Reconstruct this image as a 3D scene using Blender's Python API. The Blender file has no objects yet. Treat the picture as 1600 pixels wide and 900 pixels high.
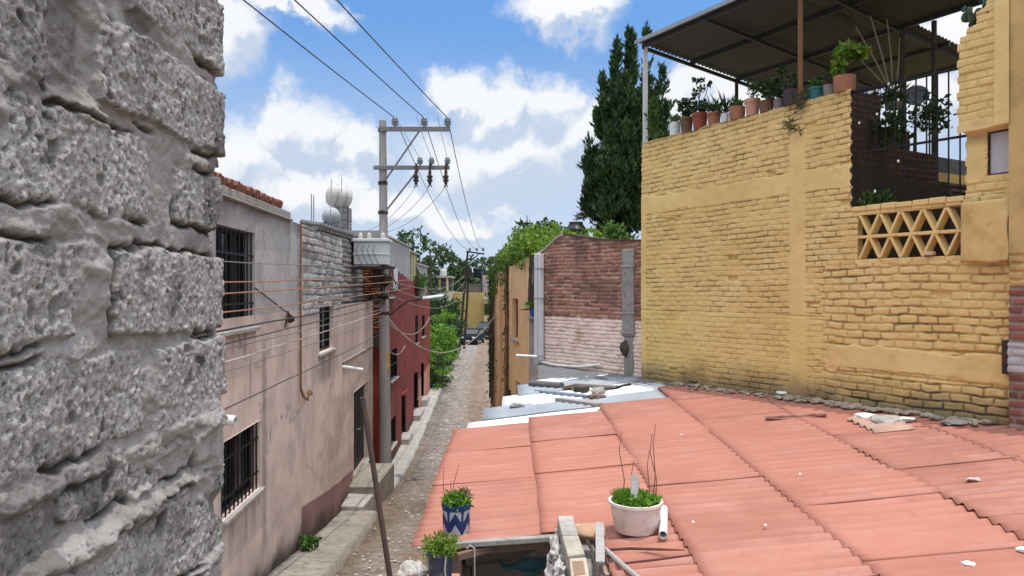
import bpy, bmesh, math, random
import numpy as np
from mathutils import Vector, Matrix, noise as mnoise
R = math.radians
SC = bpy.context.scene
COL = SC.collection
F = 1150.0
SUN = Vector((0.115, -0.10, 0.985)).normalized()

def P(px, py, Y):
    """photo pixel (1600x900) at depth Y -> world point, camera at the origin looking along +Y"""
    return Vector(((px-800)*Y/F, Y, -(py-450)*Y/F))

# ------------------------------------------------------------------ mesh helpers
WL = {}
def wl(o): return WL.get(o.name, Vector((0, 0, 0))) if o else Vector((0, 0, 0))

def tag(o, label=None, cat=None, group=None, kind=None):
    if label: o['label'] = label
    if cat: o['category'] = cat
    if group: o['group'] = group
    if kind: o['kind'] = kind
    return o

def thing(name, label, cat, loc=(0, 0, 0), group=None):
    o = bpy.data.objects.new(name, None)
    o.empty_display_size = 0.2
    COL.objects.link(o)
    o.location = loc
    WL[o.name] = Vector(loc)
    return tag(o, label, cat, group)

def link(name, me, mat, parent=None):
    o = bpy.data.objects.new(name, me)
    COL.objects.link(o)
    if mat: me.materials.append(mat)
    if parent:
        o.parent = parent
        WL[o.name] = Vector(wl(parent))
    else:
        WL[o.name] = Vector((0, 0, 0))
    return o

def fmesh(name, V, Q, mat, parent=None, attrs=None, smooth=True):
    V = np.asarray(V, dtype=np.float64).reshape(-1, 3) - np.array(wl(parent))
    Q = np.asarray(Q, dtype=np.int32)
    m, k = Q.shape
    me = bpy.data.meshes.new(name)
    me.vertices.add(len(V)); me.vertices.foreach_set('co', V.ravel())
    me.loops.add(m*k); me.loops.foreach_set('vertex_index', Q.ravel())
    me.polygons.add(m); me.polygons.foreach_set('loop_start', np.arange(0, m*k, k, dtype=np.int32))
    me.update(calc_edges=True)
    if smooth: me.polygons.foreach_set('use_smooth', np.ones(m, dtype=bool))
    if attrs:
        for an, av in attrs.items():
            a = me.attributes.new(an, 'FLOAT', 'POINT')
            a.data.foreach_set('value', np.asarray(av, dtype=np.float32).ravel())
    return link(name, me, mat, parent)

class MB:
    def __init__(s): s.v = []; s.f = []
    def add(s, vs, fs):
        b = len(s.v); s.v += [tuple(v) for v in vs]; s.f += [tuple(i+b for i in f) for f in fs]; return s
    def hexa(s, p):   # 8 points: bottom 4 ccw, top 4 ccw
        return s.add(p, [(3,2,1,0),(4,5,6,7),(0,1,5,4),(1,2,6,5),(2,3,7,6),(3,0,4,7)])
    def box(s, c, size, rot=None):
        c = Vector(c); h = [x/2 for x in size]
        p = [Vector((x, y, z)) for z in (-h[2], h[2]) for x, y in ((-h[0],-h[1]),(h[0],-h[1]),(h[0],h[1]),(-h[0],h[1]))]
        if rot is not None: p = [rot @ q for q in p]
        return s.hexa([c+q for q in p])
    def bb(s, x0, x1, y0, y1, z0, z1):
        return s.box(((x0+x1)/2, (y0+y1)/2, (z0+z1)/2), (x1-x0, y1-y0, z1-z0))
    def beam(s, a, b, w, h, up=(0, 0, 1)):
        a = Vector(a); b = Vector(b); d = (b-a).normalized(); up = Vector(up)
        if abs(d.dot(up)) > 0.98: up = Vector((0, 1, 0))
        x = d.cross(up).normalized(); y = x.cross(d).normalized()
        q = [a-x*w/2-y*h/2, a+x*w/2-y*h/2, b+x*w/2-y*h/2, b-x*w/2-y*h/2]
        return s.hexa(q+[v+y*h for v in q])
    def tube(s, pts, r, seg=8, caps=True):
        pts = [Vector(p) for p in pts]
        rr = r if isinstance(r, (list, tuple)) else [r]*len(pts)
        rings = []; ref = None
        for i, p in enumerate(pts):
            d = (pts[min(i+1, len(pts)-1)]-pts[max(i-1, 0)]).normalized()
            if ref is None:
                ref = Vector((0, 0, 1)) if abs(d.z) < 0.9 else Vector((1, 0, 0))
            x = d.cross(ref).normalized(); y = d.cross(x).normalized(); ref = x.cross(d).normalized()*-1 if False else ref
            rings.append([p+(x*math.cos(2*math.pi*k/seg)+y*math.sin(2*math.pi*k/seg))*rr[i] for k in range(seg)])
        vs = [v for rg in rings for v in rg]; fs = []
        for i in range(len(pts)-1):
            for k in range(seg):
                k2 = (k+1) % seg
                fs.append((i*seg+k, i*seg+k2, (i+1)*seg+k2, (i+1)*seg+k))
        if caps:
            fs.append(tuple(range(seg))[::-1]); fs.append(tuple((len(pts)-1)*seg+k for k in range(seg)))
        return s.add(vs, fs)
    def lathe(s, prof, c, seg=24, M=None):
        c = Vector(c); vs = []; fs = []
        for (r, z) in prof:
            for k in range(seg):
                t = 2*math.pi*k/seg
                v = Vector((r*math.cos(t), r*math.sin(t), z))
                if M is not None: v = M @ v
                vs.append(c+v)
        for i in range(len(prof)-1):
            for k in range(seg):
                k2 = (k+1) % seg
                fs.append((i*seg+k, i*seg+k2, (i+1)*seg+k2, (i+1)*seg+k))
        return s.add(vs, fs)
    def quad(s, a, b, c, d): return s.add([a, b, c, d], [(0, 1, 2, 3)])
    def prism(s, poly, ext):
        n = len(poly); ext = Vector(ext)
        vs = [Vector(p) for p in poly]; vs += [p+ext for p in vs]
        fs = [tuple(range(n))[::-1], tuple(range(n, 2*n))]
        for i in range(n): fs.append((i, (i+1) % n, n+(i+1) % n, n+i))
        return s.add(vs, fs)
    def rock(s, c, r, seed=0, sub=2, sq=(1, 1, 1), rough=0.35, rot=None):
        bm = bmesh.new(); bmesh.ops.create_icosphere(bm, subdivisions=sub, radius=1)
        off = Vector((seed*3.7, seed*1.3, seed*7.1)); c = Vector(c)
        vs = []
        for v in bm.verts:
            k = 1+rough*mnoise.noise(v.co*1.3+off)+rough*0.4*mnoise.noise(v.co*3.1+off)
            q = Vector((v.co.x*sq[0], v.co.y*sq[1], v.co.z*sq[2]))*k*r
            if rot is not None: q = rot @ q
            vs.append(c+q)
        fs = [tuple(v.index for v in f.verts) for f in bm.faces]
        bm.free(); return s.add(vs, fs)
    def build(s, name, mat, parent=None, smooth=False, bevel=0, seg=2, local=False):
        off = Vector((0, 0, 0)) if local else wl(parent)
        me = bpy.data.meshes.new(name)
        me.from_pydata([tuple(Vector(v)-off) for v in s.v], [], s.f); me.update()
        bm = bmesh.new(); bm.from_mesh(me); bmesh.ops.recalc_face_normals(bm, faces=bm.faces); bm.to_mesh(me); bm.free()
        o = link(name, me, mat, parent)
        if smooth:
            me.polygons.foreach_set('use_smooth', np.ones(len(me.polygons), dtype=bool))
            me.set_sharp_from_angle(angle=R(40))
        if bevel:
            b = o.modifiers.new('bevel', 'BEVEL'); b.width = bevel; b.segments = seg; b.limit_method = 'ANGLE'; b.angle_limit = R(40)
        return o

class Frame:
    """a vertical wall plane: point(a, z, d) = base + a*u + d*n, z absolute"""
    def __init__(s, base, u, n): s.b = Vector(base); s.u = Vector(u); s.n = Vector(n).normalized()
    def pt(s, a, z, d=0.0):
        q = s.b+s.u*a+s.n*d
        return Vector((q.x, q.y, z))
    def wbox(s, mb, a0, a1, z0, z1, d0, d1):
        return mb.hexa([s.pt(a0,z0,d0), s.pt(a1,z0,d0), s.pt(a1,z0,d1), s.pt(a0,z0,d1),
                        s.pt(a0,z1,d0), s.pt(a1,z1,d0), s.pt(a1,z1,d1), s.pt(a0,z1,d1)])
    def quadm(s, mb, pts):   # list of (a,z,d)
        return mb.add([s.pt(*p) for p in pts], [tuple(range(len(pts)))])

# ------------------------------------------------------------------ numpy noise
def _h(ix, iy, seed):
    n = (ix.astype(np.int64)*374761393 + iy.astype(np.int64)*668265263 + seed*1442695041) & 0xFFFFFFFF
    n = ((n ^ (n >> 13))*1274126177) & 0xFFFFFFFF
    n = ((n ^ (n >> 16))*2246822519) & 0xFFFFFFFF
    n = n ^ (n >> 15)
    return (n & 0xFFFFFF)/float(0x1000000)
def vnoise(x, y, seed=0):
    ix = np.floor(x); iy = np.floor(y); fx = x-ix; fy = y-iy
    fx = fx*fx*(3-2*fx); fy = fy*fy*(3-2*fy)
    a = _h(ix, iy, seed); b = _h(ix+1, iy, seed); c = _h(ix, iy+1, seed); d = _h(ix+1, iy+1, seed)
    return (a*(1-fx)+b*fx)*(1-fy)+(c*(1-fx)+d*fx)*fy
def fbm(x, y, seed=0, octv=4, gain=0.5):
    t = 0; a = 1; n = 0
    for i in range(octv):
        t = t+a*vnoise(x*2**i, y*2**i, seed+i*17); n += a; a *= gain
    return t/n
def worley(x, y, seed=0):
    ix = np.floor(x); iy = np.floor(y)
    f1 = np.full(x.shape, 9.0); f2 = np.full(x.shape, 9.0); rid = np.zeros(x.shape)
    for dx in (-1, 0, 1):
        for dy in (-1, 0, 1):
            cx = ix+dx; cy = iy+dy
            qx = cx+_h(cx, cy, seed); qy = cy+_h(cx, cy, seed+5)
            d = np.hypot(qx-x, qy-y); r = _h(cx, cy, seed+9)
            m = d < f1
            f2 = np.where(m, f1, np.minimum(f2, d)); rid = np.where(m, r, rid); f1 = np.where(m, d, f1)
    return f1, f2, rid
def sst(a, b, x):
    t = np.clip((x-a)/(b-a), 0, 1); return t*t*(3-2*t)

def gax(*parts):
    v = np.unique(np.round(np.concatenate([np.atleast_1d(np.asarray(p, float)) for p in parts]), 4))
    hard = np.round(np.concatenate([np.atleast_1d(np.asarray(p, float)) for p in parts[1:]]) if len(parts) > 1 else np.array([1e9]), 4)
    st = np.median(np.diff(v))*.35; out = []
    for x in v:
        h = np.any(np.abs(hard-x) < 1e-6)
        if out and x-out[-1][0] < st:
            if h and not out[-1][1]: out[-1] = (x, True)
            elif h: out.append((x, True))
            continue
        out.append((x, bool(h)))
    return np.array([q[0] for q in out])

def grid_quads(nu, nv, keep=None):
    i = np.arange(nu*nv).reshape(nv, nu)
    q = np.stack([i[:-1, :-1], i[:-1, 1:], i[1:, 1:], i[1:, :-1]], axis=-1)
    if keep is not None: return q[keep]
    return q.reshape(-1, 4)

def relief(name, mat, fr, a, z, func, parent=None, keep=None, flip=False):
    """displaced wall sheet over a grid of (a, z) in frame fr; func -> (disp, attrs[, da, dz])"""
    A, Z = np.meshgrid(a, z)
    res = func(A, Z)
    D, at = res[0], res[1]
    A2 = A if len(res) < 3 else A+res[2]
    Z2 = Z if len(res) < 4 else Z+res[3]
    X = fr.b.x+fr.u.x*A2+fr.n.x*D; Y = fr.b.y+fr.u.y*A2+fr.n.y*D
    V = np.stack([X, Y, Z2+fr.n.z*D], axis=-1)
    K = None
    if keep is not None:
        Ac = (A[:-1, :-1]+A[1:, 1:])/2; Zc = (Z[:-1, :-1]+Z[1:, 1:])/2
        K = keep(Ac, Zc)
    Q = grid_quads(len(a), len(z), K)
    if flip: Q = Q[:, ::-1]
    # orientation: make the normal follow fr.n
    e1 = Vector((fr.u.x, fr.u.y, 0)); nn = e1.cross(Vector((0, 0, 1)))
    if nn.dot(fr.n) < 0: Q = Q[:, ::-1]
    return fmesh(name, V, Q, mat, parent, at)

def bricks(U, V, bw, bh, seed, wob=0.012, jw=0.007, soft=0.009):
    Vw = V+wob*2*(fbm(U*1.1, V*0.9, seed, 3)-0.5)+wob*0.5*(vnoise(U*9, V*5, seed+3)-0.5)
    row = np.floor(Vw/bh); fv = Vw/bh-row
    off = _h(row, row*0+3, seed)*bw*0.35+(row % 2)*bw*0.5
    Uw = (U+off+0.02*(vnoise(U*4, V*14, seed+4)-0.5))/bw
    col = np.floor(Uw); fu = Uw-col
    r = _h(row, col, seed+11); r2 = _h(row, col, seed+12)
    du = np.minimum(fu, 1-fu)*bw; dv = np.minimum(fv, 1-fv)*bh
    jit = jw*(0.5+1.1*vnoise(U*14, V*22, seed+7))
    e = np.minimum(du-jit*0.8, dv-jit)
    ins = sst(-soft*0.3, soft, e)
    return ins, r, r2, fu, fv

# ------------------------------------------------------------------ materials
class NT:
    def __init__(s, name):
        s.m = bpy.data.materials.new(name); s.m.use_nodes = True
        s.t = s.m.node_tree; s.n = s.t.nodes; s.l = s.t.links
        s.b = s.n.get('Principled BSDF'); s.out = s.n.get('Material Output')
        s.b.inputs['Specular IOR Level'].default_value = 0.25
        s._tc = None
    def tc(s):
        if s._tc is None: s._tc = s.n.new('ShaderNodeTexCoord')
        return s._tc.outputs['Object']
    def set(s, sock, v):
        if hasattr(v, 'is_linked') or isinstance(v, bpy.types.NodeSocket): s.l.new(v, sock)
        else:
            if isinstance(v, (tuple, list)) and len(v) == 3 and sock.type == 'RGBA': v = (*v, 1)
            sock.default_value = v
    def vscale(s, sc, vec=None):
        m = s.n.new('ShaderNodeMapping'); m.inputs['Scale'].default_value = sc
        s.l.new(vec or s.tc(), m.inputs['Vector']); return m.outputs['Vector']
    def noise(s, scale, detail=5, rough=0.6, vec=None, dist=0.0, col=False):
        n = s.n.new('ShaderNodeTexNoise'); n.inputs['Scale'].default_value = scale
        n.inputs['Detail'].default_value = detail; n.inputs['Roughness'].default_value = rough; n.inputs['Distortion'].default_value = dist
        s.l.new(vec or s.tc(), n.inputs['Vector']); return n.outputs['Color' if col else 'Fac']
    def voro(s, scale, feat='F1', vec=None, out='Distance', rnd=1.0):
        n = s.n.new('ShaderNodeTexVoronoi'); n.feature = feat; n.inputs['Scale'].default_value = scale
        n.inputs['Randomness'].default_value = rnd
        s.l.new(vec or s.tc(), n.inputs['Vector']); return n.outputs[out]
    def ramp(s, fac, stops, interp='LINEAR'):
        n = s.n.new('ShaderNodeValToRGB'); n.color_ramp.interpolation = interp
        el = n.color_ramp.elements
        while len(el) < len(stops): el.new(0.5)
        for e, (p, c) in zip(el, stops):
            e.position = p; e.color = (*c, 1) if isinstance(c, (tuple, list)) else (c, c, c, 1)
        s.set(n.inputs['Fac'], fac); return n.outputs['Color']
    def mix(s, fac, a, b, mode='MIX'):
        n = s.n.new('ShaderNodeMix'); n.data_type = 'RGBA'; n.blend_type = mode
        s.set(n.inputs['Factor'], fac); s.set(n.inputs['A'] if False else n.inputs[6], a); s.set(n.inputs[7], b); return n.outputs[2]
    def math(s, op, a, b=0.0, clamp=False):
        n = s.n.new('ShaderNodeMath'); n.operation = op; n.use_clamp = clamp
        s.set(n.inputs[0], a); s.set(n.inputs[1], b); return n.outputs[0]
    def attr(s, name):
        n = s.n.new('ShaderNodeAttribute'); n.attribute_name = name; return n.outputs['Fac']
    def island(s):
        n = s.n.new('ShaderNodeNewGeometry'); return n.outputs['Random Per Island']
    def sep(s, vec=None):
        n = s.n.new('ShaderNodeSeparateXYZ'); s.l.new(vec or s.tc(), n.inputs[0]); return n.outputs
    def bump(s, h, strength=0.5, dist=0.02, prev=None):
        n = s.n.new('ShaderNodeBump'); n.inputs['Strength'].default_value = strength; n.inputs['Distance'].default_value = dist
        s.set(n.inputs['Height'], h)
        if prev is not None: s.l.new(prev, n.inputs['Normal'])
        return n.outputs['Normal']
    def fin(s, color, rough=0.85, normal=None, metal=0.0):
        s.set(s.b.inputs['Base Color'], color); s.set(s.b.inputs['Roughness'], rough); s.b.inputs['Metallic'].default_value = metal
        if normal is not None: s.l.new(normal, s.b.inputs['Normal'])
        return s.m

def mul(c, k): return tuple(min(1, x*k) for x in c)

def paint(name, c, var=0.25, scale=3.0, rough=0.8, bump=0.3, bscale=40, bdist=0.004, dirt=(0.16, 0.13, 0.10), dirt_amt=0.25, metal=0.0, stretch=None):
    n = NT(name)
    vec = n.vscale(stretch) if stretch else None
    a = n.noise(scale, 6, 0.65, vec)
    col = n.ramp(a, [(0.25, mul(c, 1-var)), (0.5, c), (0.75, mul(c, 1+var*0.6))])
    d = n.noise(scale*2.7, 8, 0.7, vec, 0.3)
    f = n.ramp(d, [(0.5, 0.0), (0.75, dirt_amt)])
    col = n.mix(f, col, dirt)
    b = n.noise(bscale, 6, 0.7)
    return n.fin(col, rough, n.bump(b, bump, bdist) if bump else None, metal)

def rusty(name, c=(0.12, 0.07, 0.05), rust=(0.22, 0.09, 0.04), amt=0.5, rough=0.7, metal=0.3):
    n = NT(name)
    a = n.noise(9, 8, 0.7)
    col = n.mix(n.ramp(a, [(0.45-amt*0.2, 0.0), (0.62, 1.0)]), c, rust)
    return n.fin(col, rough, n.bump(n.noise(60, 4), 0.3, 0.003), metal)

def leafmat(name, c1, c2, trans=0.35, c3=None):
    n = NT(name)
    r = n.island()
    st = [(0.0, c1), (0.6, c2)] + ([(1.0, c3)] if c3 else [(1.0, mul(c2, 1.25))])
    col = n.ramp(r, st)
    big = n.noise(1.7, 3)
    col = n.mix(n.ramp(big, [(0.35, 0.45), (0.6, 0.0)]), col, mul(c1, 0.6))
    n.set(n.b.inputs['Base Color'], col); n.b.inputs['Roughness'].default_value = 0.55
    n.b.inputs['Specular IOR Level'].default_value = 0.3
    t = n.n.new('ShaderNodeBsdfTranslucent'); n.set(t.inputs['Color'], n.mix(0.5, col, (0.10, 0.16, 0.02)))
    mx = n.n.new('ShaderNodeMixShader'); mx.inputs[0].default_value = trans
    n.l.new(n.b.outputs[0], mx.inputs[1]); n.l.new(t.outputs[0], mx.inputs[2]); n.l.new(mx.outputs[0], n.out.inputs[0])
    return n.m

# ------------------------------------------------------------------ foliage
def rnd_dirs(rng, n):
    v = rng.normal(size=(n, 3)); return v/np.linalg.norm(v, axis=1, keepdims=True)
def leaves(name, mat, C, size, seed, parent=None, up=0.0, aspect=0.45, droop=0.0, svar=0.4, out=None):
    rng = np.random.default_rng(seed); C = np.asarray(C); n = len(C)
    a = rnd_dirs(rng, n); a[:, 2] += up-droop
    if out is not None: a += out
    a /= np.linalg.norm(a, axis=1, keepdims=True)
    b = np.cross(a, rnd_dirs(rng, n)); b /= np.linalg.norm(b, axis=1, keepdims=True)+1e-9
    L = size*(1+svar*rng.uniform(-1, 1, (n, 1))); W = L*aspect
    nn = np.cross(a, b)
    V = np.stack([C, C+a*L*0.45+b*W*0.5+nn*L*0.06, C+a*L, C+a*L*0.45-b*W*0.5+nn*L*0.06], axis=1).reshape(-1, 3)
    return fmesh(name, V, np.arange(4*n).reshape(-1, 4), mat, parent, None, smooth=False)
def clump(rng, c, r, n, shell=0.5):
    d = rnd_dirs(rng, n); k = (shell+(1-shell)*rng.random((n, 1)))**0.6
    return np.asarray(c)+d*k*np.asarray(r)
def crown(rng, c, r, nclump, per, cr, shell=0.55, low=-1.0):
    """leaf points: clumps scattered over an ellipsoid"""
    out = []
    cc = clump(rng, (0, 0, 0), (1, 1, 1), nclump, shell)
    cc = cc[cc[:, 2] > low]
    for q in cc:
        p = np.asarray(c)+q*np.asarray(r)
        k = rng.uniform(0.6, 1.35)
        out.append(clump(rng, p, np.array([cr, cr, cr*0.75])*k, int(per*k), 0.3))
    return np.concatenate(out)
def limb_mesh(rng, base, top, r0, r1, limbs, spread):
    mb = MB(); base = Vector(base); top = Vector(top)
    pts = [base.lerp(top, t)+Vector((rng.normal()*0.06, rng.normal()*0.06, 0))*(1 if 0 < t < 1 else 0)*(top-base).length*0.2 for t in (0, 0.3, 0.6, 1)]
    mb.tube(pts, [r0, r0*0.8, r0*0.6, r1], 8)
    for i in range(limbs):
        t = rng.uniform(0.35, 0.95); s0 = base.lerp(top, t)
        az = rng.uniform(0, 6.28); e = s0+Vector((math.cos(az)*spread, math.sin(az)*spread, spread*rng.uniform(0.2, 0.9)))
        mb.tube([s0, s0.lerp(e, 0.5)+Vector((0, 0, 0.1*spread)), e], [r0*0.45, r0*0.3, r0*0.12], 6)
    return mb
# ------------------------------------------------------------------ terrain profile
_gy = np.arange(-80, 3200, 0.5)
_gz = np.interp(_gy, [-80, 0, 6, 12, 17.7, 21.5, 25, 29, 42, 73, 110, 160, 260, 600, 3200], [-2.5, -3.7, -4.15, -4.92, -5.78, -6.12, -6.4, -6.38, -5.85, -5.7, -5.5, -4.2, -2, 2, 2])
_k = np.ones(7)/7
_gz = np.convolve(np.pad(_gz, 3, mode='edge'), _k, 'valid')
def g(Y): return np.interp(Y, _gy, _gz)
def XW(Y): return -3.45-0.048*Y          # pink house wall
def XR(Y): return -3.81-0.02*Y           # red house wall
def XO(Y): return 2.97-0.139*Y           # orange house wall
def XL(Y): return np.interp(Y, [-80, 24.0, 24.6, 42, 50, 80, 130], [1.3, -3.69, -3.66, -4.05, -4.4, -5.4, -6.0])  # left road edge

# ------------------------------------------------------------------ materials (setting)
def m_ground():
    n = NT('earth'); a = n.noise(0.35, 8, 0.7)
    return n.fin(n.ramp(a, [(0.3, (0.10, 0.08, 0.05)), (0.5, (0.17, 0.14, 0.10)), (0.7, (0.09, 0.11, 0.04))]), 0.95, n.bump(n.noise(6, 6), 0.6, 0.05))
def m_road():
    n = NT('cobbles')
    v = n.vscale((1, 1, 0.0))
    v2 = n.n.new('ShaderNodeVectorMath'); v2.operation = 'ADD'
    nz = n.n.new('ShaderNodeVectorMath'); nz.operation = 'SCALE'; n.l.new(n.noise(3.0, 4, .6, v, col=True), nz.inputs[0]); nz.inputs['Scale'].default_value = .22
    n.l.new(v, v2.inputs[0]); n.l.new(nz.outputs[0], v2.inputs[1]); v = v2.outputs[0]
    d = n.voro(6.2, 'DISTANCE_TO_EDGE', v); cid = n.voro(6.2, 'F1', v, 'Color')
    sx = n.n.new('ShaderNodeSeparateColor'); n.l.new(cid, sx.inputs[0])
    stone = n.ramp(sx.outputs[0], [(0.0, (0.20, 0.17, 0.145)), (0.45, (0.265, 0.23, 0.195)), (0.8, (0.32, 0.28, 0.245)), (0.94, (0.38, 0.34, 0.30)), (1.0, (0.55, 0.51, 0.46))])
    stone = n.mix(n.ramp(n.noise(14, 6, .7), [(.45, 0), (.75, .5)]), stone, (.17, .135, .105))
    dirt = n.ramp(n.noise(3.2, 8, 0.7), [(0.3, (0.115, 0.078, 0.054)), (0.55, (0.22, 0.158, 0.112)), (0.75, (0.36, 0.28, 0.21))])
    wear = n.math('ADD', n.attr('dirt'), n.math('MULTIPLY', n.math('SUBTRACT', n.noise(1.3, 8, 0.78), 0.46), 2.4), True)
    gap = n.ramp(d, [(0.0, 1.0), (0.10, 0.0)])
    f = n.math('MAXIMUM', wear, n.math('MULTIPLY', gap, 0.5), True)
    col = n.mix(f, stone, dirt)
    col = n.mix(n.math('MULTIPLY', n.attr('damp_dark'), 0.7), col, (0.05, 0.045, 0.03))
    h = n.math('MULTIPLY', n.ramp(d, [(0.0, 0.0), (0.25, 1.0)]), n.math('SUBTRACT', 1.0, n.math('MULTIPLY', wear, 0.8)))
    b = n.bump(h, 0.7, 0.04); b = n.bump(n.noise(30, 6, 0.7), 0.6, 0.02, b)
    return n.fin(col, 0.9, b)
def m_concrete(name, c=(0.33, 0.31, 0.28), dirt=(0.09, 0.075, 0.055), amt=0.6, sc=1.8):
    n = NT(name); a = n.noise(sc, 8, 0.7); b = n.noise(sc*5, 6, 0.7)
    col = n.ramp(a, [(0.3, mul(c, 0.72)), (0.55, c), (0.75, mul(c, 1.2))])
    col = n.mix(n.ramp(b, [(0.48, 0.0), (0.72, amt)]), col, dirt)
    return n.fin(col, 0.92, n.bump(n.noise(35, 8, 0.75), 0.5, 0.008))
M_EARTH = m_ground(); M_ROAD = m_road()
M_PAVE = m_concrete('pavement_concrete', (0.31, 0.275, 0.23), (0.10, 0.08, 0.055), 0.8, 1.1)
M_CONC = m_concrete('old_concrete'); M_CONCL = m_concrete('pale_concrete', (0.40, 0.37, 0.33), (0.16, 0.135, 0.105), 0.6)
M_CONCD = m_concrete('dark_concrete', (0.17, 0.165, 0.16), (0.07, 0.06, 0.055), 0.6)
M_BLACK = paint('black_iron', (0.012, 0.012, 0.014), 0.3, 8, 0.5, 0.2, dirt=(0.05, 0.03, 0.02), dirt_amt=0.5, metal=0.2)
M_VOID = paint('dark_interior', (0.012, 0.011, 0.011), 0.3, 3, 0.9, 0)
M_WHITEPVC = paint('white_pvc', (0.78, 0.77, 0.74), 0.06, 5, 0.4, 0.05, dirt=(0.4, 0.36, 0.3), dirt_amt=0.35)
M_RUST = rusty('rusty_pipe', (0.16, 0.10, 0.06), (0.30, 0.15, 0.06), 0.7)
M_DKSTEEL = rusty('dark_steel', (0.035, 0.033, 0.035), (0.10, 0.055, 0.035), 0.2)
M_GALV = paint('galvanised_steel', (0.34, 0.36, 0.38), 0.2, 6, 0.45, 0.1, metal=0.6, dirt=(0.2, 0.16, 0.13))
M_STEELBR = paint('weathered_crossarm', (0.20, 0.19, 0.19), 0.25, 6, 0.6, 0.1, dirt=(0.1, 0.07, 0.05), metal=0.3)
M_PORC = paint('grey_porcelain', (0.22, 0.25, 0.30), 0.15, 9, 0.25, 0)
def m_glass():
    n = NT('window_glass'); n.b.inputs['Specular IOR Level'].default_value = 0.6
    return n.fin(n.ramp(n.noise(1.3, 3), [(0.3, (0.012, 0.013, 0.016)), (0.7, (0.035, 0.038, 0.045))]), 0.12)
M_GLASS = m_glass()

# ------------------------------------------------------------------ ground, road, pavement
xs = np.unique(np.concatenate([np.linspace(-2500, -60, 14), np.linspace(-60, 60, 41), np.linspace(60, 2500, 14)]))
ys = np.unique(np.concatenate([np.linspace(-70, 0, 15), np.arange(0, 120, 1.5), np.linspace(120, 400, 40), np.linspace(400, 3000, 20)]))
XX, YY = np.meshgrid(xs, ys)
ZZ = g(YY)-0.10+np.where(np.abs(XX) > 40, (fbm(XX*0.01, YY*0.01, 3)-0.5)*10*np.clip((np.abs(XX)-40)/100, 0, 1), 0)
tag(fmesh('ground', np.stack([XX, YY, ZZ], -1), grid_quads(len(xs), len(ys)), M_EARTH), kind='structure')

ys = np.unique(np.concatenate([np.arange(-12, 6, 0.5), np.arange(6, 50, 0.09), np.arange(50, 110, 0.5)]))
ts = np.linspace(0, 1, 46)
T, YY = np.meshgrid(ts, ys)
xr = np.interp(YY, [-20, 12, 17.6, 18.4, 27, 29, 34, 45, 79, 110], [-0.72, -0.72, 0.2, 0.6, -0.6, 0.4, 0.2, -0.6, -0.9, 3])
xl = XL(YY)-0.12
XX = xl+(xr-xl)*T
wv = fbm(XX*0.9, YY*0.5, 41, 4)-0.5
bmp = fbm(XX*5, YY*5, 42, 3)-0.5
ZZ = g(YY)+0.10*wv+0.05*bmp-0.03*np.exp(-((T-0.12)/0.08)**2)
dirt = np.clip(np.exp(-((T-0.60-0.1*(fbm(YY*0.15, YY*0, 5)-0.5))/0.14)**2)*1.5*(0.5+fbm(YY*0.12, XX*0.3, 6)) + 0.55*np.exp(-((T-0.05)/0.10)**2)*(YY < 30)+(YY < 24)*0.34, 0, 1)
damp_dark = np.clip(np.exp(-(T/0.16)**2)*(YY < 45)*1.2*fbm(XX*3, YY*0.7, 8)+.6*np.exp(-((T-.30)/.12)**2)*(YY < 26)*sst(.45, .65, fbm(XX*1.2, YY*.5, 11))+np.clip((T-0.9)/0.1, 0, 1)*0.8*(YY > 18)*(YY < 45), 0, 1)  # muddy damp on the left side; plain darkening along the right edge
tag(fmesh('road', np.stack([XX, YY, ZZ], -1), grid_quads(len(ts), len(ys)), M_ROAD, None, {'dirt': dirt, 'damp_dark': damp_dark}), kind='structure')

def strip(name, y0, y1, xa, xb, top, mat, step=0.15, rough=0.03, seed=0, drop=0.6):
    ysl = np.arange(y0, y1+step*0.5, step); n = len(ysl)
    ta = np.array([0, 0.25, 0.5, 0.75, 0.9, 1.0])
    T, YY = np.meshgrid(ta, ysl)
    ex = (vnoise(YY*2.1, YY*0, seed)-0.5)*0.05*(T > 0.6)
    XX = xa(YY)+(xb(YY)-xa(YY))*T+ex
    ZZ = top(YY)+(fbm(XX*2.2, YY*2.2, seed)-0.5)*rough*2-0.02*(T > 0.95)
    V = np.stack([XX, YY, ZZ], -1)
    edge = V[:, -1].copy(); edge[:, 0] += 0.015; edge[:, 2] -= drop
    V = np.concatenate([V, edge[:, None, :]], 1)
    # end faces
    f0 = V[:1].copy(); f0[..., 2] -= drop; f1 = V[-1:].copy(); f1[..., 2] -= drop
    V = np.concatenate([f0, V, f1], 0)
    return fmesh(name, V, grid_quads(V.shape[1], V.shape[0]), mat, None, None, smooth=False)
tag(strip('pavement', -6, 18.75, lambda Y: XW(Y)-0.05, lambda Y: XL(Y), lambda Y: g(Y)+0.20, M_PAVE, seed=3), kind='structure')
tag(strip('pavement', 22.2, 42.2, lambda Y: np.minimum(XW(Y), XR(Y))-0.05, lambda Y: XL(Y), lambda Y: g(Y)+0.13, M_CONCL, seed=4), kind='structure')
tag(strip('pavement', 42.2, 80, lambda Y: XL(Y)-1.2, lambda Y: XL(Y)-0.1, lambda Y: g(Y)+0.06, M_CONC, seed=6), kind='structure')

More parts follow.
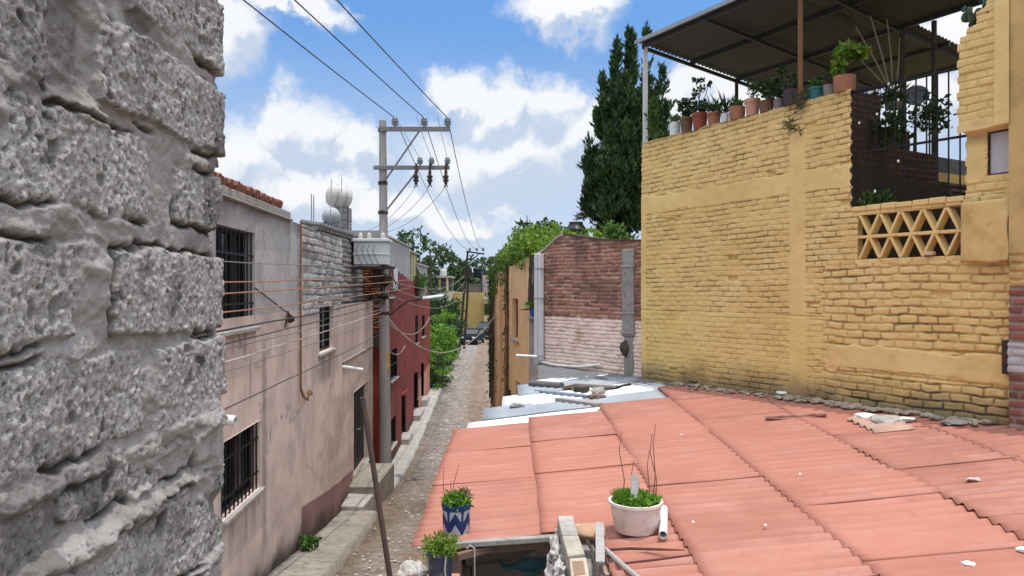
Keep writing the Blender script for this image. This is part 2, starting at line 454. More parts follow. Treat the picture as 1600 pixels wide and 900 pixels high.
# loose stones on the road: nobody could count them
rng = np.random.default_rng(5); mb = MB()
for i in range(420):
    Y = 11+34*rng.random()**1.7; t = np.clip(rng.normal(0.28, 0.16), 0.03, 0.97) if rng.random() < 0.7 else rng.random()
    xl_ = float(XL(Y)); xr_ = float(np.interp(Y, [12, 17.6, 18.4, 27, 45], [-0.72, 0.2, 0.6, -0.6, -0.9]))
    s = rng.uniform(0.012, 0.042)*(1.3 if rng.random() < 0.1 else 1)
    mb.rock((xl_+(xr_-xl_)*t, Y, float(g(Y))+s*0.4), s, i, 1, (1.2, 1, 0.6))
tag(mb.build('loose_stones', paint('pale_stone', (0.46, 0.43, 0.40), 0.4, 3, 0.9, 0.3)), 'pale loose stones strewn over the cobbled street', 'stones', kind='stuff')

# concrete platform with two steps at the door of the pink house
st = thing('door_steps', 'worn concrete steps and platform below the black door of the pink house', 'steps', (-4.0, 20.5, -6.0))
mb = MB(); mb.hexa([(XW(19.85)-.04,19.85,-6.5),(-3.68,19.85,-6.5),(-3.6,22.5,-6.5),(XW(22.5)-.04,22.5,-6.5),(XW(19.85)-.04,19.85,-5.35),(-3.68,19.85,-5.35),(-3.6,22.5,-5.35),(XW(22.5)-.04,22.5,-5.35)])
mb.build('platform', M_PAVE, st, bevel=0.03)
mb = MB(); mb.hexa([(XW(18.7)-.04,18.7,-6.5),(-3.78,18.7,-6.5),(-3.72,19.84,-6.5),(XW(19.8)-.04,19.84,-6.5),(XW(18.7)-.04,18.7,-5.53),(-3.78,18.7,-5.55),(-3.72,19.84,-5.55),(XW(19.8)-.04,19.84,-5.53)])
mb.build('step', M_CONCL, st, bevel=0.03)

# ------------------------------------------------------------------ foreground block wall
def m_block():
    n = NT('cinder_block')
    mk = n.attr('mask'); rd = n.attr('rnd'); dk = n.attr('dirt')
    big = n.noise(7, 6, 0.65); fine = n.noise(300, 3, 0.7); mid = n.noise(70, 6, 0.78)
    blk = n.ramp(mid, [(0.30, (0.15, 0.136, 0.124)), (0.46, (0.31, 0.289, 0.27)), (0.60, (0.41, 0.386, 0.363)), (0.72, (0.58, 0.55, 0.52))])
    blk = n.mix(n.ramp(rd, [(0.30, 0.0), (0.95, 0.60)]), blk, (0.62, 0.58, 0.535))
    blk = n.mix(n.ramp(n.noise(135, 3, 0.6), [(0.56, 0.0), (0.63, 0.75)]), blk, (0.085, 0.075, 0.066))
    mor = n.ramp(n.noise(16, 9, 0.75), [(0.3, (0.24, 0.214, 0.195)), (0.5, (0.335, 0.306, 0.284)), (0.7, (0.43, 0.40, 0.377))])
    mor = n.mix(n.ramp(fine, [(0.52, 0.0), (0.70, 0.45)]), mor, (0.20, 0.172, 0.15))
    mor = n.mix(n.ramp(n.noise(95, 5, .7), [(0.60, 0.0), (0.70, 0.5)]), mor, (0.14, 0.12, 0.105))
    col = n.mix(mk, mor, blk)
    col = n.mix(n.ramp(big, [(0.40, 0.0), (0.70, 0.45)]), col, (0.23, 0.20, 0.172))
    col = n.mix(n.math('MULTIPLY', dk, 0.9, True), col, (0.040, 0.034, 0.03))
    b = n.bump(mid, 0.45, 0.004); b = n.bump(fine, 0.9, 0.002, b); b = n.bump(n.noise(135, 3, .6), -0.5, 0.003, b)
    return n.fin(col, 0.95, b)
BLK = [  # (y0, y1, z0, z1, protrude)
    (0.45,1.00,0.60,0.80,.0),(1.02,1.56,0.60,0.80,.0),
    (0.30,1.005,0.445,0.60,.004),(1.15,1.66,0.44,0.585,.012),
    (0.30,0.95,0.27,0.435,.0),(1.07,1.66,0.270,0.405,.014),
    (0.30,0.78,0.095,0.235,.004),(0.86,1.215,0.105,0.245,.006),(1.315,1.66,0.115,0.225,.0),
    (0.30,1.005,-0.07,0.055,.008),(1.10,1.66,-0.078,0.062,.010),
    (0.30,0.72,-0.235,-0.10,-.006),(0.76,1.205,-0.235,-0.095,-.008),(1.245,1.66,-0.245,-0.095,.012),
    (0.30,0.95,-0.345,-0.262,-.012),(0.98,1.37,-0.33,-0.275,-.006),(1.385,1.66,-0.36,-0.275,.006),
    (0.30,0.83,-0.52,-0.375,-.01),(0.85,1.25,-0.53,-0.375,-.006),(1.27,1.66,-0.52,-0.365,.004),
    (0.30,0.9,-0.70,-0.545,.0),(0.93,1.4,-0.70,-0.545,.0),(1.43,1.66,-0.70,-0.54,.0)]
def blockwall(A, Z):
    wy = 0.013*(fbm(A*9, Z*9, 61, 3)-0.5)*2+0.009*(fbm(A*38, Z*38, 66, 3)-.5)*2; wz = 0.012*(fbm(A*8, Z*11, 62, 3)-0.5)*2+0.010*(fbm(A*38, Z*38, 67, 3)-.5)*2
    a = A+wy; z = Z+wz
    sd = np.full(A.shape, -1.0); pr = np.zeros(A.shape); rd = np.zeros(A.shape)
    for i, (y0, y1, z0, z1, p) in enumerate(BLK):
        d = np.minimum(np.minimum(a-y0, y1-a), np.minimum(z-z0, z1-z))
        m = d > sd
        sd = np.where(m, d, sd); pr = np.where(m, p, pr); rd = np.where(m, (i*0.37) % 1, rd)
    mk = sst(-0.002, 0.003, sd)
    edge = sst(0.0, 0.009, sd)
    f1, f2, rid = worley(A*120, Z*120, 7); g1, g2, gr = worley(A*75, Z*75, 8)
    chip = sst(0.50, 0.30, g1)*(gr > 0.66)
    grit = fbm(A*150, Z*150, 17, 3, .7)-0.5
    agg = (rid-0.5)*0.0020*sst(0.02, 0.15, f2-f1)+chip*0.0016+grit*0.0030
    pit = sst(0.69, 0.78, vnoise(A*105, Z*105, 9)*.65+vnoise(A*60, Z*60, 19)*.35)+0.8*sst(0.78, 0.86, vnoise(A*44, Z*44, 29))
    dblk = pr*0.35+0.0015*edge+agg-0.0036*np.clip(pit, 0, 1.2)+0.005*(fbm(A*16, Z*16, 13, 5, .6)-0.5)
    # mortar: mostly flush, torn and gritty, here and there squeezed out
    low = sst(-0.1, -0.35, Z)
    bul = fbm(A*6+3*Z, Z*13, 21, 4)
    mgrit = fbm(A*34, Z*34, 22, 6, .68)-0.5
    dmor = -0.006-0.005*sst(0.52, 0.66, fbm(A*5, Z*9, 26, 4))+0.012*sst(0.45, 0.7, bul)+low*0.010*sst(0.35, 0.6, bul)+0.010*mgrit+0.0016*grit
    # long ledges of squeezed mortar
    for (y0, z0, y1, z1, h, w) in ((0.86,-0.252,1.25,-0.258,.030,.026),(0.93,-0.352,1.40,-0.352,.036,.024),(0.60,0.072,1.05,0.078,.018,.02),(1.0,-0.085,1.22,-0.088,.020,.02),(1.34,-0.262,1.52,-0.265,.022,.02),(0.8,-0.53,1.4,-0.535,.03,.03),(1.0,0.258,1.5,0.258,.012,.026)):
        t = np.clip((A-y0)/(y1-y0), 0, 1); zc = z0+(z1-z0)*t+0.010*(fbm(A*11, A*0, 23)-0.5)*2
        m = np.exp(-((Z-zc)/w)**2)*sst(y0-0.05, y0+0.03, A)*sst(y1+0.05, y1-0.03, A)
        up = 1+0.6*np.tanh((zc-Z)/w*1.5)      # fuller below: it sagged when wet
        dmor = dmor+(0.28+0.26*low)*h*m*up*(0.4+0.8*bul+1.3*mgrit)
        mk = mk*(1-0.9*sst(0.50, 0.56, m*(0.55+0.8*bul+.9*mgrit)))
    smear = sst(0.56, 0.60, fbm(A*5, Z*8, 25, 5, .6))*(.25+.75*low)*0.85
    mk = mk*(1-smear)
    D = dmor*(1-mk)+dblk*mk
    gap = np.exp(-((sd+0.003)/0.0042)**2)*sst(0.47, 0.58, fbm(A*9, Z*9, 31, 4))
    D = D-0.014*gap
    D = D+0.008*(fbm(A*3.2, Z*3.2, 33, 3)-0.5)
    dirt = np.clip(gap*1.1+sst(0.6, 0.78, fbm(A*10, Z*7, 35, 4))*0.55+sst(-0.014, -0.03, D)*0.6, 0, 1)  # darker in gaps, random patches and the deepest recesses
    # ragged free end of the wall
    ye = 1.512+0.018*(mk > .5)+0.022*(fbm(Z*16, Z*0, 44, 3)-0.5)*2+pr*1.2
    e = np.maximum(A-ye, 0); t = np.clip((A-(ye-0.03))/0.03, 0, 1)
    D = D-0.022*(1-np.sqrt(np.clip(1-t*t, 0, 1)))-e*4.0
    da = -e*0.93
    dirt = np.clip(dirt+0.75*np.clip(pit, 0, 1)*mk*sst(.3, .6, vnoise(A*20, Z*20, 39)), 0, 1)  # pits made darker in places
    return D, {'mask': mk, 'rnd': np.clip(rid*.6+chip*.6, 0, 1), 'dirt': dirt}, da, 0*A
frB = Frame((-0.6, 0, 0), (0, 1, 0), (1, 0, 0))
aa = np.unique(np.concatenate([np.arange(0.35, 0.8, 0.006), np.arange(0.8, 1.62, 0.0024)]))
zz = np.arange(-0.72, 0.78, 0.0024)
bw = thing('block_wall', 'rough grey cinder block wall with thick smeared mortar filling the left foreground', 'wall', (-0.7, 1.0, -4.0))
relief('block_face', m_block(), frB, aa, zz, blockwall, bw)
mb = MB(); mb.bb(-0.83, -0.66, -0.6, 1.485, -0.70, 0.78); mb.bb(-0.83, -0.60, -0.6, 1.49, -4.6, -0.715); mb.bb(-0.83, -0.602, -0.6, 0.36, -0.70, 0.78)
mb.build('block_core', M_CONC, bw)

# ------------------------------------------------------------------ pink and grey house
def m_plaster(name, c, cd, up=None):
    n = NT(name)
    a = n.noise(1.1, 8, 0.65); b = n.noise(5.0, 8, 0.7)
    col = n.ramp(a, [(0.28, mul(c, 0.78)), (0.5, c), (0.72, mul(c, 1.14))])
    col = n.mix(n.ramp(b, [(0.5, 0.0), (0.78, 0.35)]), col, cd)
    st = n.noise(1.0, 6, 0.7, n.vscale((1, 4.5, 0.5)))
    col = n.mix(n.ramp(st, [(0.55, 0.0), (0.8, 0.22)]), col, mul(cd, 0.9))
    col = n.mix(n.attr('mask'), col, mul(cd, 0.55))
    col = n.mix(n.attr('dirt'), col, (0.06, 0.045, 0.035))
    bp = n.bump(n.noise(18, 8, 0.7), 0.35, 0.012)
    return n.fin(col, 0.9, bp)
M_PINK = m_plaster('pink_plaster', (0.72, 0.565, 0.48), (0.50, 0.40, 0.345))
M_GREYPL = m_plaster('grey_plaster', (0.42, 0.40, 0.385), (0.26, 0.245, 0.235))
def m_brickwall(name, brick, mortar, var=0.35, dirtc=(0.05, 0.04, 0.035), spots=None):
    n = NT(name)
    r = n.attr('rnd'); mk = n.attr('mask')
    bc = n.ramp(r, [(0.0, mul(brick, 1-var)), (0.5, brick), (1.0, mul(brick, 1+var*0.7))])
    bc = n.mix(n.ramp(n.noise(11, 7, 0.7), [(0.42, 0.0), (0.75, 0.4)]), bc, mul(brick, 0.6))
    mc = n.ramp(n.noise(7, 6), [(0.3, mul(mortar, 0.7)), (0.7, mortar)])
    col = n.mix(mk, mc, bc)
    if spots: col = n.mix(n.ramp(n.noise(2.3, 6, 0.7), [(0.52, 0.0), (0.66, 0.65)]), col, spots)
    col = n.mix(n.attr('dirt'), col, dirtc)
    b = n.bump(n.noise(45, 7, 0.75), 0.5, 0.008)
    return n.fin(col, 0.92, b)
M_GREYBR = m_brickwall('whitewashed_grey_brick', (0.40, 0.375, 0.355), (0.30, 0.28, 0.265), 0.3)
M_ORBR = m_brickwall('orange_brick', (0.30, 0.11, 0.055), (0.10, 0.075, 0.06), 0.5)

frL = Frame((XW(0), 0, 0), (-0.048, 1, 0), (1, 0.048, 0))
ph = thing('plastered_house', 'pink and grey plastered house with barred windows along the left of the street', 'house', (-5.0, 14, -5.5))
HL = [(9.7, 11.42, -0.59, 0.85), (9.9, 11.68, -3.17, -2.10), (16.1, 17.75, -1.44, -0.42), (20.6, 23.35, -5.36, -2.93)]
def keepL(A, Z):
    k = np.ones(A.shape, bool)
    for y0, y1, z0, z1 in HL: k &= ~((A > y0) & (A < y1) & (Z > z0) & (Z < z1))
    return k & (Z > g(A)-0.6)
def wallattr(A, Z, upper):
    hgt = Z-(g(A)+0.2)
    ba = sst(0.55, 0.0, hgt+0.5*(fbm(A*2, Z*2, 71)-0.5)) if not upper else 0*A
    stain = np.exp(-((A-11.95-0.05*(fbm(Z*1.5, Z*0, 72)-.5))/(0.10+0.05*fbm(Z*2, A*0, 73)))**2)*sst(-0.7, -1.0, Z)*sst(-4.5, -4.0, Z) if not upper else 0*A
    top = sst(0.9, 1.25, Z+0.3*(fbm(A*3, Z*3, 74)-.5)) if upper else sst(-1.0, -0.6, Z+0.6*(fbm(A*2.2, Z*2, 75)-0.5))*0.6
    patch = .55*sst(.60, .63, fbm(A*.55, Z*.8, 171, 4))+.35*sst(.56, .60, fbm(A*1.4, Z*1.6, 172, 4))
    drip = 0*A
    for y0, y1, z0 in ((9.9, 11.68, -3.2), (16.1, 17.75, -1.5), (9.7, 11.42, -.65)):
        drip = drip+sst(y0-.05, y0+.1, A)*sst(y1+.05, y1-.1, A)*sst(z0-1.0, z0-.05, Z)*(Z < z0)*sst(.45, .75, vnoise(A*7, Z*.3, 173))
    crack = np.exp(-((fbm(A*.7, Z*.7, 174, 5)-.5)/.006)**2)*sst(.45, .6, fbm(A*.5, Z*.5, 175))
    return np.clip(stain*0.75+top*0.6+patch*.5+drip*.5, 0, 1), np.clip(ba*0.95+crack*.6, 0, 1)
def f_low(A, Z):
    m, d = wallattr(A, Z, False)
    return 0.012*(fbm(A*0.8, Z*0.8, 76)-0.5)+0.008*(fbm(A*5, Z*5, 77)-0.5), {'mask': m, 'dirt': d, 'rnd': m*0}
def f_up(A, Z):
    m, d = wallattr(A, Z, True)
    return -0.012+0.012*(fbm(A*0.8, Z*0.8, 78)-0.5)+0.008*(fbm(A*5, Z*5, 79)-0.5), {'mask': m, 'dirt': d, 'rnd': m*0}
relief('lower_wall', M_PINK, frL, gax(np.arange(1.5, 24.5, 0.06), np.concatenate([h[:2] for h in HL[1:]])),
       gax(np.arange(-7.2, -1.9, 0.06), [h[2] for h in HL[1:]], [h[3] for h in HL[1:]], -1.9), f_low, ph, keepL)
relief('lower_wall', M_PINK, frL, gax(np.arange(1.5, 18.9, 0.06), 16.1, 17.75, 18.9), gax(np.arange(-1.9, -0.57, 0.05), -1.44, -0.57), f_low, ph, keepL)
relief('upper_wall', M_GREYPL, frL, gax(np.arange(1.5, 14.5, 0.06), 9.7, 11.42, 14.5), gax(np.arange(-0.57, 1.25, 0.05), 0.85, 1.25), f_up, ph, keepL)
def f_gb(A, Z):
    ins, r, r2, fu, fv = bricks(A, Z, 0.33, 0.15, 81, 0.03, 0.009, 0.008)
    op = sst(0.35, 0.6, fbm(A*1.3, Z*2, 82, 3))
    edge = sst(14.35, 14.8, A+0.35*(fbm(Z*4, Z*0, 83)-.5))
    D = -0.01+edge*(ins*0.022*(0.3+op)+(r-0.5)*0.022-0.014)+0.03*(fbm(A*6, Z*6, 84)-0.5)
    lite = np.clip((1-ins)*0.7*(0.4+op)*edge, 0, 1)
    return D, {'mask': np.where(r2 > 0.2, ins, ins*0.4), 'rnd': r, 'dirt': np.clip(lite*0.35+0.3*sst(0.6, 0.8, fbm(A*3, Z*3, 85)), 0, 1)}
relief('brick_panel', M_GREYBR, frL, np.arange(14.4, 18.92, 0.03), gax(np.arange(-0.58, 1.26, 0.022), -0.42), f_gb, ph,
       lambda A, Z: keepL(A, Z))
# body behind the faces
mb = MB()
frL.wbox(mb, 1.5, 18.88, -7.2, 1.2, -5.5, -0.38); frL.wbox(mb, 18.88, 24.45, -7.2, -1.95, -5.5, -0.38)
frL.wbox(mb, 18.6, 18.88, -1.95, 1.22, -0.38, -0.03); frL.wbox(mb, 1.5, 18.8, 1.1, 1.245, -0.38, -0.03)
mb.build('house_body', M_GREYPL, ph)
mb = MB(); frL.wbox(mb, 1.5, 13.62, 1.235, 1.275, -0.4, 0.06); frL.wbox(mb, 1.5, 13.6, 1.277, 1.40, -0.4, 0.02)
mb.build('cornice', M_CONC, ph, bevel=0.02)
mb = MB(); rng = np.random.default_rng(2)
for i in range(30):
    a = 8.6+i*0.15+rng.normal()*0.02; z = 1.44+0.02*rng.random()+0.03*rng.normal()*0.3
    if a > 13: continue
    c0 = frL.pt(a, z, 0.02+0.03*rng.normal()*0.5)
    for j in range(3):
        mb.tube([c0+frL.n*(-0.3*j)+Vector((0, 0, 0.06*j)), c0+frL.n*(-0.3*j-0.34)+Vector((0, 0, 0.06*j+0.09))], [0.075, 0.06], 8)
mb.build('roof_tiles', paint('clay_roof_tile', (0.22, 0.095, 0.06), 0.5, 5, 0.9, 0.4, dirt=(0.05, 0.04, 0.035), dirt_amt=0.7), ph, smooth=True)
# terrace floor of red tile and low rim, slab edge under it
mb = MB(); frL.wbox(mb, 18.92, 24.4, -1.95, -1.885, -0.62, 0.04); mb.build('terrace_rim', M_CONC, ph, bevel=0.015)
mb = MB()
for i in range(16): frL.wbox(mb, 19.0+i*0.33, 19.29+i*0.33, -1.883, -1.85+0.012*(i % 3), -0.58, -0.05+0.03*(i % 2))
mb.build('terrace_tiles', paint('red_terrace_tile', (0.42, 0.12, 0.07), 0.4, 4, 0.85, 0.3, dirt=(0.2, 0.15, 0.12), dirt_amt=0.6), ph)
def f_dado(A, H):
    Z = g(A)+H
    return 0.006+0.012*(fbm(A*0.8, Z*0.8, 76)-0.5)+0.008*(fbm(A*5, Z*5, 77)-0.5), {'mask': 0.25*fbm(A*2, Z*2, 87), 'dirt': wallattr(A, Z, False)[1], 'rnd': 0*A}, 0*A, Z-H+.02*(vnoise(A*3, H*0, 88)-.5)*(H > .9)
M_DADO = m_plaster('mauve_paint', (0.36, 0.20, 0.18), (0.28, 0.2, 0.18))
relief('dado', M_DADO, frL, np.arange(14.5, 20.5, 0.06), np.arange(-.4, 1.02, 0.06), f_dado, ph)

def barred_window(fr, par, y0, y1, z0, z1, dep, nb, hb, sill=True, glass=M_GLASS, frame=M_BLACK, split=0):
    mb = MB(); t = 0.06
    fr.wbox(mb, y0-.02, y0+t, z0-.02, z1+.02, -dep-0.1, -dep); fr.wbox(mb, y1-t, y1+.02, z0-.02, z1+.02, -dep-0.1, -dep)
    fr.wbox(mb, y0+t, y1-t, z0-.02, z0+t, -dep-0.1, -dep); fr.wbox(mb, y0+t, y1-t, z1-t, z1+.02, -dep-0.1, -dep)
    for k in range(split): 
        a = y0+(y1-y0)*(k+1)/(split+1); fr.wbox(mb, a-.03, a+.03, z0+t, z1-t, -dep-0.09, -dep-.003)
    w = mb.build('window', frame, par)
    mb = MB(); fr.wbox(mb, y0, y1, z0, z1, -dep-0.16, -dep-0.06); mb.build('pane', glass, w)
    if nb:
        mb = MB()
        for k in range(nb):
            a = y0+(y1-y0)*(k+0.5)/nb; mb.tube([fr.pt(a, z0+.01, -0.02), fr.pt(a, z1-.01, -0.02)], 0.013, 6)
        for k in range(hb):
            z = z0+(z1-z0)*(k+0.5)/hb; mb.beam(fr.pt(y0-.01, z, -0.02), fr.pt(y1+.01, z, -0.02), 0.02, 0.03)
        mb.build('bars', M_BLACK, w)
    if sill:
        mb = MB(); fr.wbox(mb, y0-0.08, y1+0.10, z0-0.07, z0-0.004, -dep, 0.07); mb.build('sill', M_CONCL, w, bevel=0.012)
    return w
def reveal(fr, par, y0, y1, z0, z1, dep, mat):
    mb = MB()
    fr.quadm(mb, [(y0,z0,0.01),(y0,z1,0.01),(y0,z1,-dep),(y0,z0,-dep)]); fr.quadm(mb, [(y1,z0,0.01),(y1,z1,0.01),(y1,z1,-dep),(y1,z0,-dep)])
    fr.quadm(mb, [(y0,z1,0.01),(y1,z1,0.01),(y1,z1,-dep),(y0,z1,-dep)]); fr.quadm(mb, [(y0,z0,0.01),(y1,z0,0.01),(y1,z0,-dep),(y0,z0,-dep)])
    return mb.build('window_reveal', mat, par)
barred_window(frL, ph, *HL[0], 0.14, 9, 2, split=2); reveal(frL, ph, *HL[0], 0.16, M_GREYPL)
barred_window(frL, ph, *HL[1], 0.12, 10, 2, split=1); reveal(frL, ph, *HL[1], 0.16, M_PINK)
barred_window(frL, ph, *HL[2], 0.10, 0, 0, split=1); reveal(frL, ph, *HL[2], 0.16, M_PINK)
y0, y1, z0, z1 = HL[3]
mb = MB(); frL.wbox(mb, y0, y1, z0, z1, -0.22, -0.13)
for k in range(6): frL.wbox(mb, y0+.12+k*(y1-y0-.2)/6, y0+.12+(k+.78)*(y1-y0-.2)/6, z0+.25, z1-.2, -0.128, -0.105)
d = mb.build('door', M_BLACK, ph); reveal(frL, ph, *HL[3], 0.22, M_PINK)
mb = MB(); mb.tube([frL.pt(21.9, -4.2, -0.1), frL.pt(21.9, -4.2, -0.04), frL.pt(22.05, -4.2, -0.04)], 0.02, 6); mb.build('handle', M_GALV, d)
mb = MB(); frL.wbox(mb, y0-.1, y1+.1, z0-.35, z0-.003, -0.2, 0.10); mb.build('threshold', M_CONCL, ph, bevel=.02)
def pvc(par, p0, p1, r=0.05):
    p0 = Vector(p0); p1 = Vector(p1); d = (p1-p0).normalized()
    mb = MB(); mb.tube([p0, p1], r, 14, False); mb.tube([p0+d*0.01, p1], r*0.82, 14, False)
    x = d.orthogonal().normalized(); y = d.cross(x)
    o = [p1+(x*math.cos(t*math.pi/7)+y*math.sin(t*math.pi/7))*r for t in range(14)]; i_ = [p1+(x*math.cos(t*math.pi/7)+y*math.sin(t*math.pi/7))*r*.82 for t in range(14)]
    mb.add(o+i_, [(k, (k+1) % 14, 14+(k+1) % 14, 14+k) for k in range(14)])
    return mb.build('drain_pipe', M_WHITEPVC, par, smooth=True)
pvc(ph, frL.pt(9.75, -1.72, -0.05), frL.pt(9.72, -1.76, 0.26), 0.07)
pvc(ph, frL.pt(18.95, -2.02, -0.05), frL.pt(19.05, -2.12, 0.5), 0.045)
mb = MB(); mb.tube([frL.pt(14.25, 1.3, 0.05), frL.pt(14.22, 0.2, 0.045), frL.pt(14.25, -1.95, 0.045)], 0.022, 8)
mb.tube([frL.pt(14.25, -1.95, 0.045), frL.pt(14.32, -2.12, 0.08), frL.pt(14.6, -2.22, 0.1), frL.pt(14.7, -2.05, 0.1)], 0.025, 6)
mb.rock(frL.pt(14.75, -2.1, 0.1), 0.07, 3, 1)
mb.build('conduit', M_RUST, ph, smooth=True)
mb = MB(); mb.rock(frL.pt(13.4, -0.55, 0.05), 0.09, 5, 1); mb.tube([frL.pt(13.35, -0.5, 0.05), frL.pt(13.1, -0.42, 0.09), frL.pt(13.0, -0.7, 0.06)], 0.02, 6)
mb.build('wall_lamp', M_DKSTEEL, ph)
# upper storey set back behind the terrace
frS = Frame((-5.02, 18.9, 0), (0.01, 1, 0), (1, 0, 0))
def f_sb(A, Z):
    ins, r, r2, fu, fv = bricks(A, Z, 0.36, 0.15, 91, 0.02, 0.014, 0.016)
    return ins*0.03+(r-0.5)*0.03+0.03*(fbm(A*3, Z*3, 92)-.5), {'mask': ins, 'rnd': r*0.7, 'dirt': np.clip(0.25+(1-ins)*0.25, 0, 1)}
relief('setback_wall', M_GREYBR, frS, np.arange(-0.1, 5.6, 0.04), np.arange(-1.95, 1.55, 0.03), f_sb, ph)
mb = MB(); frS.wbox(mb, -0.05, 5.6, -1.95, 1.5, -4.5, -0.05); mb.build('setback_body', M_CONCD, ph)
mb = MB(); frS.wbox(mb, -0.1, 5.7, 1.5, 1.58, -4.5, 0.08)
for i in range(17): mb.tube([frS.pt(i*0.33, 1.62, 0.12), frS.pt(i*0.33, 1.70, -0.4)], 0.075, 6)
mb.build('setback_eaves', M_CONCD, ph)

# weed on the pavement, wall rubble at the base
rng = np.random.default_rng(12); c = np.array([-3.93, 14.2, float(g(14.2))+0.26])
M_WEED = leafmat('weed_leaf', (0.05, 0.11, 0.02), (0.10, 0.20, 0.04))
t = thing('weed', 'small green weed growing on the pavement at the foot of the pink wall', 'weed', tuple(c))
leaves('leaves', M_WEED, clump(rng, c+np.array([0, 0, .08]), (0.2, 0.2, 0.12), 160, 0.2), 0.10, 3, t, 0.3, 0.6)
# ------------------------------------------------------------------ red house
def m_red():
    n = NT('dark_red_paint')
    col = n.ramp(n.noise(1.3, 8, 0.65), [(0.28, (0.13, 0.021, 0.015)), (0.5, (0.21, 0.032, 0.023)), (0.75, (0.27, 0.052, 0.037))])
    col = n.mix(n.ramp(n.noise(6, 7, 0.7), [(0.55, 0), (0.8, 0.35)]), col, (0.09, 0.05, 0.045))
    col = n.mix(n.attr('mask'), col, (0.48, 0.22, 0.14))
    col = n.mix(n.attr('dirt'), col, (0.05, 0.035, 0.03))
    return n.fin(col, 0.8, n.bump(n.noise(25, 7), 0.4, 0.012))
M_RED = m_red()
frR = Frame((XR(0), 0, 0), (-0.02, 1, 0), (1, 0.02, 0))
rh = thing('red_house', 'dark red painted house with grey upper storey beyond the utility pole', 'house', (-5.5, 33, -6.0))
HR = [(26.3, 28.0, -3.35, -2.25), (26.0, 27.6, -5.75, -4.75), (29.3, 30.6, -6.0, -4.3), (33.6, 35.6, -5.8, -3.9), (34.2, 35.4, -2.6, -1.3), (37.2, 38.6, -2.5, -1.4), (36.9, 38.2, -5.6, -3.8)]
def keepR(A, Z):
    k = np.ones(A.shape, bool)
    for y0, y1, z0, z1 in HR: k &= ~((A > y0) & (A < y1) & (Z > z0) & (Z < z1))
    return k & (Z < 0.60-0.071*(A-28.6)+0.12*(fbm(A*1.2, A*0, 95)-.5)) & (Z > g(A)-0.5)
def f_red(A, Z):
    h = Z-g(A)
    pe = (A > 35.2)*(h < 1.65)
    return 0.04*(fbm(A*0.7, Z*0.7, 96)-0.5)+0.015*(fbm(A*4, Z*4, 97)-.5), {'mask': pe*1.0, 'dirt': np.clip(sst(0.7, 0.1, h+0.5*(fbm(A*2, Z*2, 98)-.5))*0.8*(1-pe*0.6)+0.35*sst(0.55, 0.75, fbm(A*3, Z*0.7, 99)), 0, 1), 'rnd': 0*A}
relief('red_wall', M_RED, frR, gax(np.arange(24.5, 41.8, 0.1), [h[0] for h in HR], [h[1] for h in HR]), gax(np.arange(-7.2, 0.95, 0.08), [h[2] for h in HR], [h[3] for h in HR]), f_red, rh, keepR)
for i, h in enumerate(HR[:1]+HR[4:6]): barred_window(frR, rh, *h, 0.12, 5, 1, split=1)
for i, h in enumerate([HR[1]]): barred_window(frR, rh, *h, 0.12, 6, 0, split=0)
M_BROWNDOOR = paint('brown_door', (0.13, 0.06, 0.035), 0.3, 4, 0.6, 0.2, stretch=(6, 6, 0.8))
for h in (HR[2], HR[3], HR[6]):
    mb = MB(); frR.wbox(mb, h[0], h[1], h[2], h[3], -0.3, -0.2); frR.wbox(mb, h[0]+.12, h[1]-.12, h[2]+.15, h[3]-.15, -0.198, -0.18); mb.build('door', M_BROWNDOOR if h is not HR[3] else M_VOID, rh)  # one doorway gets a near-black panel, its unlit interior put into the colour
    mb = MB(); frR.wbox(mb, h[0]-.12, h[1]+.12, h[3], h[3]+.1, -0.2, 0.10); mb.build('lintel', M_RED, rh, bevel=.02)
    mb = MB(); frR.wbox(mb, h[0]-.1, h[1]+.1, h[2]-.6, h[2]-.003, -0.25, 0.30); mb.build('doorstep', M_CONCL, rh, bevel=.02)
mb = MB(); frR.wbox(mb, 24.55, 41.75, -7.2, 0.25, -6, -0.35); frR.wbox(mb, 41.4, 41.78, -7.2, -0.35, -0.36, -0.02); frR.wbox(mb, 24.55, 24.8, -7.2, 0.6, -.36, -.03)
mb.build('house_body', M_RED, rh)
# raw brick gable towards the pink house
frG = Frame((-5.15, 24.5, 0), (1, 0, 0), (0, -1, 0))
def f_ob(A, Z):
    ins, r, r2, fu, fv = bricks(A, Z, 0.27, 0.085, 101, 0.015, 0.012, 0.012)
    low = sst(-1.45, -1.55, Z)
    return ins*0.03*(1-low)+(r-.5)*0.02*(1-low)+0.02*(fbm(A*4, Z*4, 102)-.5), {'mask': ins*(1-low), 'rnd': r, 'dirt': np.clip(low*0.3+0.4*sst(0.5, 0.75, fbm(A*2, Z*2, 103)), 0, 1)}
relief('brick_gable', M_ORBR, frG, np.arange(0, 0.88, 0.02), np.arange(-2.0, 0.75, 0.018), f_ob, rh)
mb = MB(); mb.bb(-5.9, -4.42, 24.56, 24.9, -2.0, 0.74); mb.build('gable_core', M_CONCD, rh)
